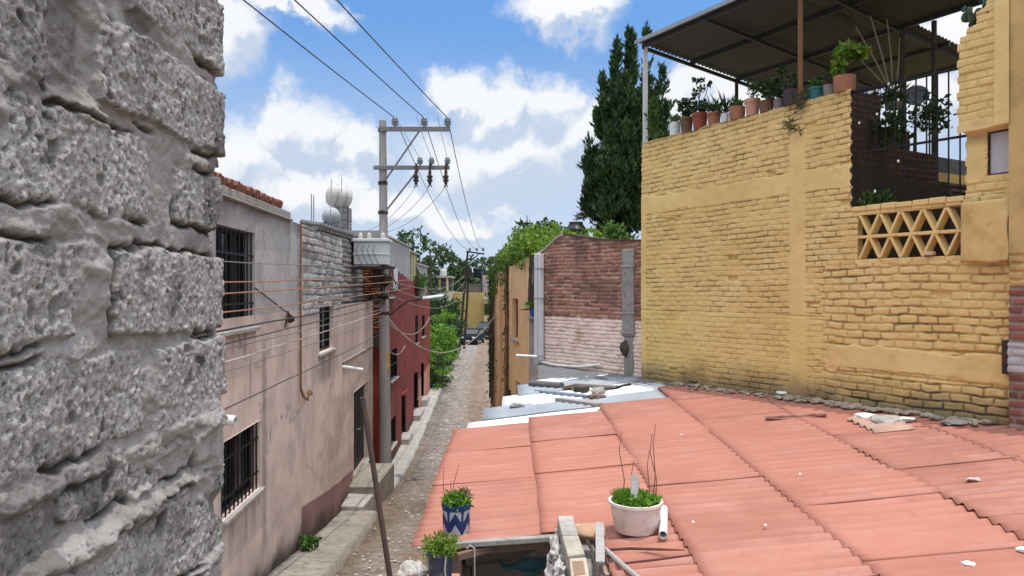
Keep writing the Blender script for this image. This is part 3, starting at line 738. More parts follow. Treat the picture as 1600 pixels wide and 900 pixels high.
# grey upper storey, then the pale box beyond
M_UP = m_plaster('grey_render', (0.34, 0.325, 0.315), (0.2, 0.19, 0.185))
mb = MB(); frR.wbox(mb, 24.95, 25.3, 0.3, 1.95, -5, -0.12); frR.wbox(mb, 26.9, 33.2, 0.2, 1.82, -5, -0.12); frR.wbox(mb, 25.3, 26.9, 0.95, 1.9, -5, -0.12); frR.wbox(mb, 25.3, 26.9, -0.3, .95, -5, -.6)
mb.build('upper_storey', M_UP, rh)
barred_window(frR, rh, 25.3, 26.9, -0.32, 0.95, 0.2, 0, 0, split=1, frame=M_GALV)
mb = MB(); frR.wbox(mb, 24.9, 25.28, -0.4, 0.3, -.2, 0.03); frR.wbox(mb, 26.92, 27.9, -0.1, 0.75, -0.2, 0.035); mb.build('white_patch', paint('flaking_white_paint', (0.6, 0.6, 0.6), 0.25, 2, 0.9), rh)
mb = MB(); frR.wbox(mb, 33.4, 35.6, 0.0, 1.6, -4, -0.10); mb.build('stair_tower', paint('ochre_paint', (0.42, 0.34, 0.17), 0.3, 2, 0.85), rh)
mb = MB(); frR.wbox(mb, 35.62, 41.5, -0.2, 1.15, -4, -0.14); mb.build('rear_storey', M_UP, rh)
mb = MB(); frR.wbox(mb, 33.3, 35.7, 1.6, 1.68, -4, 0.0); frR.wbox(mb, 35.7, 41.6, 1.15, 1.23, -4, -.05); frR.wbox(mb, 26.85, 33.25, 1.82, 1.88, -5, -0.06); mb.build('roof_slab', M_CONCL, rh)
mb = MB()
for k in range(13): mb.tube([frR.pt(33.4+k*0.3, 0.2-.04*k, 0.12), frR.pt(33.4+k*0.3, 1.0-.06*k, 0.12)], 0.014, 5)
mb.beam(frR.pt(33.3, 1.0, .12), frR.pt(37.2, .22, .12), .03, .03); mb.build('balcony_rail', M_DKSTEEL, rh)
rng = np.random.default_rng(31)
t = thing('balcony_plant', 'bushy green potted plant on a bracket at the corner of the red house', 'potted plant', tuple(frR.pt(34.5, -0.4, 0.25)))
mb = MB(); mb.lathe([(0.0, 0), (0.2, 0), (0.27, 0.4), (0.24, 0.4), (0.22, 0.34), (0, 0.34)], frR.pt(34.5, -0.4, 0.25), 14); mb.build('pot', M_CONCL, t, smooth=True)
leaves('leaves', M_WEED, clump(rng, frR.pt(34.5, 0.25, 0.2), (0.4, 0.7, 0.45), 420, 0.2), 0.14, 4, t, 0.1, 0.6)
mb = MB(); frR.wbox(mb, 34.1, 34.9, -.47, -.405, -.05, .5); mb.build('bracket', M_CONC, rh)

# ------------------------------------------------------------------ roof tanks and solar heater on the left roofs
tw = thing('tank_tower', 'narrow grey brick tower holding the water tank above the grey roof', 'tower', (-6.1, 26, 1.4))
def f_tw(A, Z):
    ins, r, r2, fu, fv = bricks(A, Z, 0.27, 0.09, 111, 0.01, 0.012, 0.01)
    return ins*0.015+(r-.5)*.012, {'mask': ins, 'rnd': r*0.8, 'dirt': 0.3+0*A}
relief('tower_face', M_GREYBR, Frame((-6.42, 26, 0), (1, 0, 0), (0, -1, 0)), np.arange(0, 0.62, 0.02), np.arange(1.0, 2.86, 0.018), f_tw, tw)
relief('tower_face', M_GREYBR, Frame((-5.8, 26, 0), (0, 1, 0), (1, 0, 0)), np.arange(0, 0.62, 0.02), np.arange(1.0, 2.86, 0.018), f_tw, tw)
mb = MB(); mb.bb(-6.41, -5.81, 26.01, 26.62, 1.0, 2.85); mb.build('tower_core', M_CONCD, tw)
M_TANK = paint('white_tank', (0.52, 0.49, 0.44), 0.2, 3, 0.75, 0.1, dirt=(0.25, 0.2, 0.16), dirt_amt=0.5)
def hor_tank(name, label, c, r, L, axis, mat=M_TANK, band=M_GALV):
    t = thing(name, label, 'water tank', tuple(c))
    ax = Vector(axis).normalized(); M = Vector((0, 0, 1)).rotation_difference(ax).to_matrix()
    pr = [(0.0, -L/2-.10), (r*.45, -L/2-.075), (r*.8, -L/2-.02), (r, -L/2+.08), (r*1.0, 0), (r, L/2-.08), (r*.8, L/2+.02), (r*.45, L/2+.075), (0, L/2+.10)]
    mb = MB(); mb.lathe(pr, c, 24, M); mb.build('shell', mat, t, smooth=True)
    for o in (-L*.22, L*.22):
        mb = MB(); mb.lathe([(r*1.0, o-.025), (r*1.03, o-.025), (r*1.03, o+.025), (r*1.0, o+.025)], c, 24, M); mb.build('strap', band, t)
    return t
hor_tank('water_tank', 'large dirty white horizontal tank on top of the grey brick tower', Vector((-6.13, 26.1, 3.24)), 0.39, 0.72, (0.8, 0.5, -0.15))
t = hor_tank('solar_heater', 'round silver solar heater tank with blue frame in front of the brick tower', Vector((-6.2, 25.2, 2.45)), 0.27, 0.9, (0.35, -1, 0), paint('dull_grey_tank', (.40, .41, .42), .2, 4, .7, .1))
M_BLUE = paint('blue_steel', (0.05, 0.13, 0.28), 0.2, 5, 0.5, 0.1)
mb = MB(); mb.beam((-7.1, 24.9, 1.9), (-6.25, 25.0, 2.25), .09, .07); mb.beam((-6.9, 24.6, 1.72), (-6.05, 24.7, 2.05), .07, .06)
for q in ((-6.2, 25.0), (-6.05, 24.7), (-6.5, 24.75)): mb.beam((q[0], q[1], 1.2), (q[0], q[1], 2.2), .05, .05)
mb.build('frame', M_BLUE, t)
for i, (px, p0, p1, Y, lab) in enumerate(((489, 305, 352, 24, 'right rod of the close pair left of the solar heater'), (485.5, 303, 350, 24.3, 'left rod of the close pair by the solar heater'), (514, 280, 346, 24.4, 'in front of the white tank, left one'), (530, 277, 362, 24.2, 'in front of the white tank, right one'))):
    a = P(px, p1, Y); b = P(px+(4 if i > 1 else 1), p0, Y)
    mb = MB(); mb.tube([Vector((a.x, a.y, 1.0)), a.lerp(b, .5)+Vector((.015, 0, 0)), b], 0.013, 5)
    tag(mb.build('rebar', M_GALV if i > 1 else M_DKSTEEL), 'thin roof rod, '+lab, 'rebar', 'steel rods sticking up from the left roofs')

# ------------------------------------------------------------------ utility pole with transformer
PX, PY = -4.15, 23.6
up_ = thing('utility_pole', 'tall concrete utility pole with two steel crossarms at the left of the street', 'utility pole', (PX, PY, -6.3))
mb = MB(); mb.tube([(PX+.10, PY, -6.4), (PX+.05, PY, -0.5), (PX, PY, 5.36)], [0.20, 0.155, 0.115], 16)
mb.build('shaft', paint('pole_concrete', (0.33, 0.31, 0.29), 0.2, 2.5, 0.9, 0.5, dirt=(0.12, 0.09, 0.07), dirt_amt=0.55, stretch=(5, 5, 0.7)), up_, smooth=True)
mb = MB(); mb.bb(PX-.06, -1.97, PY-.19, PY-.115, 4.99, 5.12); mb.bb(PX-.2, -1.97, PY-.19, PY-.13, 5.122, 5.135) ; mb.build('crossarm', M_STEELBR, up_, bevel=.008)
mb = MB(); mb.bb(PX-.26, -1.99, PY-.19, PY-.115, 3.77, 3.90); mb.build('crossarm', M_STEELBR, up_, bevel=.008)
for a, b in (((-2.95, PY-.16, 5.0), (PX+.1, PY-.13, 3.42)), ((-2.98, PY-.16, 3.77), (PX+.1, PY-.13, 2.42))):
    mb = MB(); mb.beam(a, b, .05, .05); mb.build('brace', M_STEELBR, up_)
for z in (5.06, 3.84, 3.36, 2.42, -0.3, -0.8):
    mb = MB(); r = 0.12+0.0075*(5.3-z); mb.tube([(PX+.005*(5-z), PY, z-.05), (PX+.005*(5-z), PY, z+.05)], r+.02, 16); mb.build('clamp_band', M_DKSTEEL, up_)
INS = [(-3.73, 5.13), (-2.80, 5.13), (-2.05, 5.13)]
def insul(x, y, z, s=1.0, dn=False):
    mb = MB(); k = -1 if dn else 1
    pr = [(0.0, 0), (0.03, 0), (0.03, .04), (0.09, .05), (0.10, .09), (0.06, .11), (0.10, .13), (0.105, .17), (0.07, .19), (0.09, .22), (0.06, .27), (0.0, .28)]
    mb.lathe([(r*s, zz*s*k) for r, zz in pr], (x, y, z), 14); return mb
for x, z in INS: insul(x, PY-.15, z, 1.15).build('pin_insulator', M_PORC, up_, smooth=True)
for px in (656, 674, 699): insul((px-800)*23.4/F, PY-.15, 3.91, 0.95).build('surge_arrester', M_PORC, up_, smooth=True)
CUT = [((px-800)*23.4/F, 3.28) for px in (650.5, 672, 697)]
for x, z in CUT:
    mb = MB(); mb.bb(x-.03, x+.03, PY-.26, PY-.2, 3.7, 3.95); mb.lathe([(0, 0), (.05, 0), (.05, .06), (.09, .08), (.09, .14), (.05, .16), (.09, .2), (.09, .26), (.05, .28), (.05, .42), (0, .42)], (x, PY-.27, 3.3), 12)
    mb.beam((x, PY-.27, 3.32), (x+.06, PY-.36, 3.2), .03, .03); mb.beam((x, PY-.27, 3.32), (x-.06, PY-.3, 3.18), .03, .03)
    mb.build('fuse_cutout', M_DKSTEEL, up_)
M_TRAFO = paint('cream_enamel', (0.62, 0.63, 0.60), 0.08, 2, 0.45, 0.05, dirt=(0.3, 0.26, 0.2), dirt_amt=0.3)
tr = thing('transformer', 'pale grey box transformer hung on the utility pole', 'transformer', (-4.4, 22.95, 0.7))
TX0, TX1, TY0, TY1 = -4.87, -3.86, 22.62, 23.3
mb = MB(); mb.bb(TX0, TX1, TY0, TY1, 0.72, 1.42); mb.bb(TX0-.03, TX1+.03, TY0-.03, TY1+.03, 1.02, 1.06); mb.build('tank', M_TRAFO, tr, bevel=.02)
mb = MB(); mb.bb(TX0-.07, TX1+.07, TY0-.07, TY1+.07, 1.423, 1.52); mb.build('lid', M_TRAFO, tr, bevel=.02)
for x in (-4.72, -4.45, -4.02):
    mb = MB(); mb.lathe([(0, 0), (.05, 0), (.08, .03), (.05, .06), (.08, .09), (.05, .12), (.07, .15), (.03, .2), (0, .2)], (x, 22.95, 1.52), 12); mb.build('bushing', M_TANK, tr, smooth=True)
for i in range(4):
    x = -4.72+i*.17
    mb = MB(); a = Vector((x, TY0-.03, 1.30)); mb.tube([a, a+Vector((-.05, -.10, -.12)), a+Vector((0.02, -.12, -.35)), a+Vector((.16, -.10, -.62))], .009, 6); mb.build('lead', M_BLACK, tr, smooth=True)
mb = MB()
for x in (-4.75, -4.0): mb.beam((x, TY0+.1, .70), (x, PY+.1, .70), .08, .07)
mb.bb(TX0-.05, TX1+.25, TY0+.05, TY0+.12, .58, .66); mb.bb(-4.35, -4.05, TY0+.3, TY1, 0.1, .58); mb.rock((-4.0, 23.2, .25), .22, 8, 2); mb.rock((-4.35, 23.2, -.25), .16, 9, 2)
mb.build('mount', M_DKSTEEL, tr)
mb = MB(); rng = np.random.default_rng(4)
for i in range(7):
    a = Vector((-4.3+.1*i, 22.75, .62)); mb.tube([a, a+Vector((rng.normal()*.15, -.1, -.25)), a+Vector((rng.normal()*.2, .2, -.6)), Vector((PX+.1, PY-.2, -.55+.05*i))], .013, 5)
mb.build('cable_bundle', M_BLACK, tr, smooth=True)
mb = MB(); mb.bb(PX+.15, PX+.24, PY-.14, PY-.10, -2.6, -2.05); tag(mb.build('pole_plate', paint('yellow_plate', (0.55, 0.36, 0.06), .2, 6, .6)), 'narrow yellow marker plate strapped to the utility pole', 'marker plate')

lp = thing('street_lamp', 'white street lamp head on a thin arm reaching from the utility pole', 'street lamp', (PX, PY, -0.8))
mb = MB(); mb.tube([(PX+.1, PY, -0.95), (-3.35, PY, -.42), (-2.85, PY-.02, -.33)], .03, 8); mb.build('arm', M_DKSTEEL, lp, smooth=True)
mb = MB(); mb.add([(-2.87,PY-.09,-.36),(-2.2,PY-.11,-.27),(-2.2,PY+.07,-.27),(-2.87,PY+.05,-.36),(-2.85,PY-.05,-.27),(-2.22,PY-.07,-.2),(-2.22,PY+.03,-.2),(-2.85,PY+.01,-.27)], [(3,2,1,0),(4,5,6,7),(0,1,5,4),(1,2,6,5),(2,3,7,6),(3,0,4,7)])
mb.build('lamp_head', paint('lamp_white', (0.72, 0.76, 0.74), .05, 3, .4, 0), lp, bevel=.02)

# ------------------------------------------------------------------ far pair of leaning poles
M_POLE_DK = paint('dark_wood_pole', (0.035, 0.03, 0.028), .3, 3, .9, .4)
fp = thing('utility_pole', 'dark leaning utility pole with a crossarm at the bend of the street', 'utility pole', tuple(P(719, 541, 66)))
mb = MB(); mb.tube([P(718, 545, 66), P(723, 480, 66), P(731, 392, 66)], [.13, .115, .09], 10); mb.build('shaft', M_POLE_DK, fp, smooth=True)
mb = MB(); mb.beam(P(728, 393, 65.8), P(757, 397, 65.8), .12, .14); mb.build('crossarm', M_DKSTEEL, fp)
mb = MB(); mb.beam(P(731, 412, 65.8), P(748, 397, 65.8), .08, .08); mb.build('brace', M_DKSTEEL, fp)
for px in (734, 745, 755):
    q = P(px, 393, 65.8); insul(q.x, q.y, q.z, 1.3).build('pin_insulator', M_PORC, fp, smooth=True)
fp2 = thing('utility_pole', 'bare dark pole leaning beside the pole with a crossarm at the bend', 'utility pole', tuple(P(725, 541, 67)))
mb = MB(); mb.tube([P(725, 545, 67), P(730, 470, 67), P(732.5, 415, 67)], [.12, .105, .09], 10); mb.build('shaft', M_POLE_DK, fp2, smooth=True)
mb = MB(); q = P(729, 428, 66.7); mb.bb(q.x-.3, q.x+.5, q.y-.3, q.y+.1, q.z-.3, q.z+.4); mb.build('junction_box', M_DKSTEEL, fp2)

# ------------------------------------------------------------------ wires
def wire(label, a, b, sag, r, mat, n=14, group='overhead wires', via=None, wob=0, name='power_cable'):
    a = Vector(a); b = Vector(b); pts = []
    rg = random.Random(len(label))
    for i in range(n+1):
        t = i/n; p = a.lerp(b, t); p.z -= sag*4*t*(1-t)
        if wob and 0 < i < n: p += Vector((rg.uniform(-wob, wob), 0, rg.uniform(-wob, wob)))
        pts.append(p)
    mb = MB(); mb.tube(pts, r, 6)
    return tag(mb.build(name, mat, None, smooth=True), label, 'wire', group)
M_WIRE = paint('dark_wire', (0.045, 0.045, 0.05), .2, 3, .6, 0)
M_COPPER = paint('copper_wire', (0.34, 0.17, 0.10), .3, 4, .6, 0)
M_WWIRE = paint('pale_wire', (0.46, 0.40, 0.36), .15, 4, .6, 0)
M_GWIRE = paint('grey_wire', (0.22, 0.20, 0.19), .2, 4, .6, 0)
far = [P(734, 390, 65.8), P(745, 390, 65.8), P(755, 391, 65.8)]
for i, ((x, z), nm) in enumerate(zip(INS, ('left', 'middle', 'right'))):
    a = Vector((x, PY-.15, 5.42))
    slope = (-0.115, -0.115, -0.113)[i]
    b = Vector((x+slope*45, PY-45, 5.95))
    wire(f'high wire rising to the top of the picture from the {nm} upper insulator', a, b, 0.42, .014, M_WIRE, 40)
    wire(f'high wire running down the street from the {nm} upper insulator', a, far[i], 1.0, .014, M_WIRE, 24)
SA = [Vector(((px-800)*23.4/F, PY-.15, 4.15)) for px in (656, 674, 699)]
for i, nm in enumerate(('left', 'middle', 'right')):
    a = Vector((INS[i][0]+(.05, -.22, -.3)[i], PY-.35, 5.44-.01*i))
    wire(f'jumper wire dropping to the {nm} insulator of the lower crossarm', a, SA[i], .05, .009, M_GWIRE, 8)
    wire(f'thin lead curving from the {nm} fuse below the lower crossarm to the transformer', Vector((CUT[i][0], PY-.33, 3.2)), Vector(((-4.72, -4.45, -4.02)[i], 22.95, 1.72)), .28, .009, M_GWIRE, 12)
LV = [ # image point at x=350 (Y=8.6), at pole (Y=23.4), radius, material, label
    (395, 600, 415, .007, M_GWIRE, 'thin grey wire topmost across the barred upper window'),
    (428, 604, 430, .010, M_COPPER, 'upper copper coloured wire across the grey wall'),
    (445, 640, 437, .010, M_COPPER, 'middle copper coloured wire across the grey wall'),
    (475, 640, 450, .010, M_COPPER, 'lower copper coloured wire across the grey wall'),
    (503, 597, 466, .013, M_WIRE, 'thick dark cable crossing the barred upper window bottom'),
    (524, 597, 474, .009, M_WIRE, 'thin dark wire just under the thick dark cable'),
    (533, 600, 482, .008, M_GWIRE, 'thin grey wire between the dark cable and the white cable'),
    (553, 597, 487, .012, M_WWIRE, 'thick white cable crossing the pink wall'),
    (568, 597, 500, .007, M_GWIRE, 'thin grey wire just below the white cable'),
    (626, 597, 520, .008, M_WIRE, 'lowest dark wire slanting across the pink wall')]
for y1, px2, y2, r, m, lab in LV:
    a = P(350, y1, 8.6); b = P(px2, y2, 23.35)
    a2 = a+(a-b)*0.9
    wire(lab, a2, b, 0.10, r, m, 26, wob=0.008)
wire('dark slanting wire between the barred window and the wall lamp', frL.pt(11.4, .0, .02), frL.pt(13.4, -.5, .06), .0, .012, M_WIRE, 4)
wire('white sagging cable crossing the street to the orange house', P(603, 492, 23.5), P(778, 487, 25.2), 1.3, .016, M_WWIRE, 24)
wire('pale cable drooping in front of the red wall', P(603, 500, 23.5), P(672, 495, 41), .7, .014, M_WWIRE, 12)
wire('pale cable hanging lowest in front of the red wall', P(606, 545, 23.5), P(640, 520, 33), .5, .012, M_WWIRE, 12)
for i, (p0, y0, p1, y1, sg, lb) in enumerate(((605, 437, 726, 430, .7, 'highest of the wires running on from the pole to the bend'), (605, 447, 726, 440, .9, 'second wire running on from the pole to the bend'), (605, 458, 727, 452, 1.0, 'third wire running on from the pole to the bend'), (690, 440, 728, 428, .5, 'wire between the far terrace and the leaning poles'))):
    wire(lb, P(p0, y0, 23.5 if p0 < 650 else 90), P(p1, y1, 66), sg, .016, M_GWIRE, 18)
wire('dark wire from the leaning poles to the terrace at right', P(728, 440, 66), P(768, 432, 85), .6, .02, M_WIRE, 10)
wire('grey wire from the leaning poles down to the orange house', P(724, 500, 66), P(766, 500, 27), .5, .01, M_GWIRE, 12)
# ------------------------------------------------------------------ orange house
M_ORANGE = m_plaster('orange_plaster', (0.78, 0.485, 0.245), (0.50, 0.32, 0.17))
ulen = math.hypot(0.139, 1)
frO = Frame((XO(0), 0, 0), (-0.139, 1, 0), (-1, -0.139, 0))
oh = thing('orange_house', 'orange plastered house with a narrow window along the right of the street', 'house', (0.5, 23, -6.2))
HO = [(20.15, 21.2, -1.42, -0.30), (19.6, 20.6, -4.4, -2.55)]
def keepO(A, Z):
    k = np.ones(A.shape, bool)
    for y0, y1, z0, z1 in HO: k &= ~((A > y0) & (A < y1) & (Z > z0) & (Z < z1))
    return k & (Z < 0.74+0.05*(fbm(A*2, A*0, 120)-.5)-0.03*(A-18.5))
def f_or(A, Z):
    dr = 0
    for a0, w in ((22.15, .16), (23.6, .10), (26.0, .45)):
        dr = dr+np.exp(-((A-a0-.12*(fbm(Z*1.2, Z*0, int(a0*10))-.5))/w)**2)*(0.55+.6*fbm(Z*2, A*2, 122))
    top = sst(0.35, 0.75, Z+.4*(fbm(A*3, Z, 123)-.5))*.5
    return 0.04*(fbm(A*.8, Z*.8, 124)-.5)+0.015*(fbm(A*5, Z*5, 125)-.5), {'mask': np.clip(top, 0, 1), 'dirt': np.clip(dr*.6+.5*sst(-5.2, -6, Z), 0, 1), 'rnd': 0*A}
relief('street_wall', M_ORANGE, frO, gax(np.arange(18.3, 27.0, .06), [h[0] for h in HO], [h[1] for h in HO]), gax(np.arange(-6.8, .8, .06), [h[2] for h in HO], [h[3] for h in HO]), f_or, oh, keepO)
M_WOODWIN = paint('brown_window_wood', (0.10, 0.055, 0.035), .3, 6, .7, .2)
w = barred_window(frO, oh, *HO[0], .10, 0, 0, split=1, frame=M_WOODWIN); reveal(frO, oh, *HO[0], .14, M_ORANGE)
mb = MB(); frO.wbox(mb, *HO[1], -.25, -.15); mb.build('door', M_WOODWIN, oh); reveal(frO, oh, *HO[1], .16, M_ORANGE)
mb = MB(); frO.wbox(mb, 18.35, 26.95, -6.8, .15, -4.5, -.3); frO.wbox(mb, 26.7, 26.98, -6.8, .4, -.3, -.02); mb.build('house_body', M_ORANGE, oh)
def drain(fr, par, a, z0, z1, d, r, m, nm='downpipe'):
    mb = MB(); mb.tube([fr.pt(a, z1, d), fr.pt(a+.02, (z0+z1)/2, d+.01), fr.pt(a, z0, d)], r, 8); return mb.build(nm, m, par, smooth=True)
drain(frO, oh, 22.1, -6.0, .5, .06, .055, M_RUST); drain(frO, oh, 23.9, -6.2, .3, .05, .035, M_ORANGE)
mb = MB(); frO.wbox(mb, 21.55, 21.75, -3.25, -3.0, -.02, .12); mb.build('meter_box', M_DKSTEEL, oh, bevel=.02)
# pale end strip of the house, with vine roots
frE = Frame((XO(18.3), 18.28, 0), (1, 0, 0), (0, -1, 0))
M_PALEEND = m_plaster('pale_end_plaster', (0.50, 0.43, 0.40), (0.28, 0.2, 0.17))
def f_end(A, Z):
    red = sst(-.6, -.4, Z)
    return .05*(fbm(A*3, Z*3, 131)-.5), {'mask': .25*red, 'dirt': np.clip(red*.55*fbm(A*6, Z*2, 132)*1.4, 0, 1), 'rnd': 0*A}
relief('end_wall', M_PALEEND, frE, np.arange(0, .42, .03), np.arange(-6.5, .7, .05), f_end, oh)

# plants and tank on the orange roof
M_LEAF_LIME = leafmat('lime_leaf', (0.09, 0.19, 0.02), (0.24, 0.40, 0.05), .5, (0.40, 0.55, 0.09))
M_LEAF_MID = leafmat('mid_leaf', (0.04, 0.095, 0.018), (0.11, 0.21, 0.04), .4)
M_LEAF_DK = leafmat('dark_leaf', (0.012, 0.03, 0.010), (0.035, 0.07, 0.02), .2)
M_DRY = leafmat('dry_vine', (0.05, 0.035, 0.02), (0.13, 0.09, 0.05), .2)
M_STEM = paint('vine_stem', (0.07, 0.05, 0.035), .3, 6, .9, .4)
rng = np.random.default_rng(77)
vn = thing('roof_vine', 'bright lime green creeper heaped over the corner of the orange house roof', 'creeper', (0.2, 21, 0.7))
pts = [crown(rng, (0.62, 20.9, 1.10), (0.62, 1.7, 0.55), 60, 42, .26, .3, -.35), crown(rng, (.25, 23.6, 1.0), (.42, 2.2, .5), 50, 40, .26, .1), crown(rng, (1.0, 19.6, 1.2), (.45, .9, .42), 28, 40, .26, .3)]
leaves('lime_leaves', M_LEAF_LIME, np.concatenate(pts), .13, 1, vn, 0, .6)
pts = [crown(rng, (.40, 21.6, .9), (.50, 2.3, .35), 30, 28, .26, .4, -.4), crown(rng, (-.22, 25.6, .85), (.26, 1.4, .55), 36, 36, .22, .3)]
leaves('dark_leaves', M_LEAF_MID, np.concatenate(pts), .13, 2, vn, 0, .6)
p = []
for a0, w_, n_, zl in ((26.5, .5, 560, -3.2), (22.2, .18, 130, -.6), (23.4, .4, 90, .1), (25.2, .8, 260, -.2), (19.0, .6, 30, .5)):
    for k in range(n_):
        a = rng.normal(a0, w_*.5); z = .75-(.75-zl)*rng.random()**1.6; q = frO.pt(min(a, 26.98), z, .02+.09*rng.random()); p.append(q)
leaves('hanging_leaves', M_LEAF_MID, np.array(p), .12, 3, vn, -.5, .5)
p = []
for k in range(500):
    a = rng.normal(26.2, .45) if k % 2 else rng.normal(22.2, .12); z = .7-6.2*rng.random(); p.append(frO.pt(min(a, 26.98), z, .03+.08*rng.random()))
leaves('dry_leaves', M_DRY, np.array(p), .16, 4, vn, -1.5, .25)
mb = MB()
for k in range(16):
    a = rng.choice([22.2, 26.2, 26.6, 25.7])+rng.normal()*.12; pp = [frO.pt(min(a+rng.normal()*.08, 26.95), .8-j*rng.uniform(.7, 1.0), .05+.03*rng.random()) for j in range(6)]
    mb.tube(pp, .018, 5)
for k in range(9):
    x = .43+.02*k; pp = [Vector((x+rng.normal()*.04, 18.2, .8-j*.32)) for j in range(5)]; mb.tube(pp, .016, 5)
mb.build('stems', M_STEM, vn)
rp = thing('roof_shrub', 'dark leafy shrub with thin stalks standing on the roof beside the black tank', 'shrub', (1.0, 21.5, .6))
leaves('leaves', M_LEAF_DK, np.concatenate([crown(rng, (1.15, 21.5, 1.55), (.75, .7, .4), 26, 30, .2, .3), crown(rng, (.45, 21.8, 1.75), (.4, .5, .35), 10, 22, .12, .3)]), .13, 5, rp, .2, .6)
mb = MB()
for k in range(8):
    x = .3+.17*k; mb.tube([(x, 21.6, .5), (x+rng.normal()*.06, 21.6, 1.3), (x+rng.normal()*.1, 21.6, 1.9+.3*rng.random())], .012, 5)
mb.build('stalks', M_STEM, rp)
tk = thing('black_tank', 'black plastic water tank behind the raw brick wall', 'water tank', (2.2, 25.4, 1.2))
mb = MB(); c = P(900, 362, 25.4); mb.lathe([(0, -.9), (.40, -.9), (.42, -.05), (.40, .02), (.32, .08), (.24, .2), (.24, .27), (.0, .29)], c+Vector((0, 0, .06)), 26)
mb.build('shell', paint('black_plastic', (0.02, 0.02, 0.022), .2, 3, .4, 0), tk, smooth=True)
mb = MB(); mb.lathe([(.44, .0), (.46, .03), (.44, .06), (.40, .03), (.44, 0)], c+Vector((0, 0, .02)), 26); mb.build('rim', M_BLACK, tk, smooth=True)

# ------------------------------------------------------------------ raw brick house wall
brH = thing('brick_house', 'house end of raw red brick above and white painted brick below', 'house', (1.7, 17, -5.5))
A0 = Vector((0.63, 17.5, 0)); B0 = Vector((2.62, 15.0, 0)); LB = (B0-A0).length
uB = (B0-A0).normalized(); nB = Vector((uB.y, -uB.x, 0)); nB = nB if nB.y < 0 else -nB
frK = Frame(A0, uB, nB)
def topK(A): return np.interp(A, [0, .12, .3, .5, .7, .95, 1.3, 2.2, 3.3], [.80, .84, .93, 1.05, 1.17, 1.22, 1.16, 1.02, .96])
def f_rb(A, Z):
    ins, r, r2, fu, fv = bricks(A, Z, .29, .083, 141, .02, .010, .010)
    wht = sst(.0, .03, -.64+.05*(vnoise(A*5, A*0, 142)-.5)-Z)
    cover = np.where(r2 > .25, ins, ins*.4)
    return ins*.022*(1-wht*.45)+(r-.5)*.016+.014*(fbm(A*7, Z*7, 143)-.5), {'mask': ins, 'rnd': r, 'white': wht*(1-.0*r), 'dirt': np.clip((1-wht)*(.5*sst(.52, .74, fbm(A*2.2, Z*2.2, 144))+.35*sst(.55, 1.1, Z-(topK(A)-.9))*.8)+wht*(.45*(1-ins)*sst(.4, .6, fbm(A*5, Z*9, 145))+.2*sst(.62, .8, fbm(A*3, Z*5, 146))), 0, 1), 'stain': np.exp(-((A-1.38)/.10)**2-((Z+1.05)/.20)**2)}
def m_rawbrick():
    n = NT('raw_and_painted_brick'); r = n.attr('rnd'); mk = n.attr('mask')
    bc = n.ramp(r, [(0, (0.21, 0.075, 0.045)), (.35, (0.35, 0.13, 0.08)), (.7, (0.43, 0.17, 0.11)), (1, (0.50, 0.25, 0.17))])
    bc = n.mix(n.ramp(n.noise(16, 7, .7), [(.45, 0), (.75, .45)]), bc, (0.10, 0.05, 0.04))
    bc = n.mix(n.ramp(n.noise(5, 7, .7), [(.55, 0), (.75, .4)]), bc, (0.40, 0.30, 0.26))
    mc = n.ramp(n.noise(9, 6), [(.3, (0.24, 0.18, 0.145)), (.5, (0.44, 0.34, 0.28)), (.7, (0.66, 0.55, 0.47))])
    col = n.mix(mk, mc, bc)
    wc = n.ramp(n.noise(3, 8, .7), [(.3, (0.80, 0.60, 0.495)), (.6, (0.92, 0.725, 0.615)), (.8, (0.94, 0.79, 0.69))])
    wc = n.mix(n.ramp(n.noise(24, 6, .7), [(.6, 0), (.72, .55)]), wc, (0.30, 0.17, 0.12))
    col = n.mix(n.attr('white'), col, wc)
    col = n.mix(n.math('MULTIPLY', n.attr('stain'), n.noise(9, 4)), col, (0.40, 0.18, 0.03))
    col = n.mix(n.attr('dirt'), col, (0.07, 0.05, 0.045))
    return n.fin(col, .92, n.bump(n.noise(50, 7, .7), .5, .008))
relief('brick_wall', m_rawbrick(), frK, np.arange(-.02, LB+.1, .013), np.arange(-2.3, 1.26, .011), f_rb, brH, lambda A, Z: Z < topK(A)+.02*(vnoise(A*9, A*0, 147)-.5))
mb = MB()
for i in range(12):
    a = LB*i/12; b = LB*(i+1)/12; frK.wbox(mb, a, b, -6, float(min(topK(a), topK(b)))-.02, -.2-.0, -.035)
mb.build('wall_core', M_CONC, brH)
mb = MB(); q0 = frK.pt(0, 0, -.2); 
mb.hexa([frK.pt(0.05,-6,-.22), frK.pt(LB,-6,-.22), frK.pt(LB,-6,-5), frK.pt(.05,-6,-5), frK.pt(.05,.6,-.22), frK.pt(LB,.6,-.22), frK.pt(LB,.6,-5), frK.pt(.05,.6,-5)]); mb.build('house_body', M_CONC, brH)
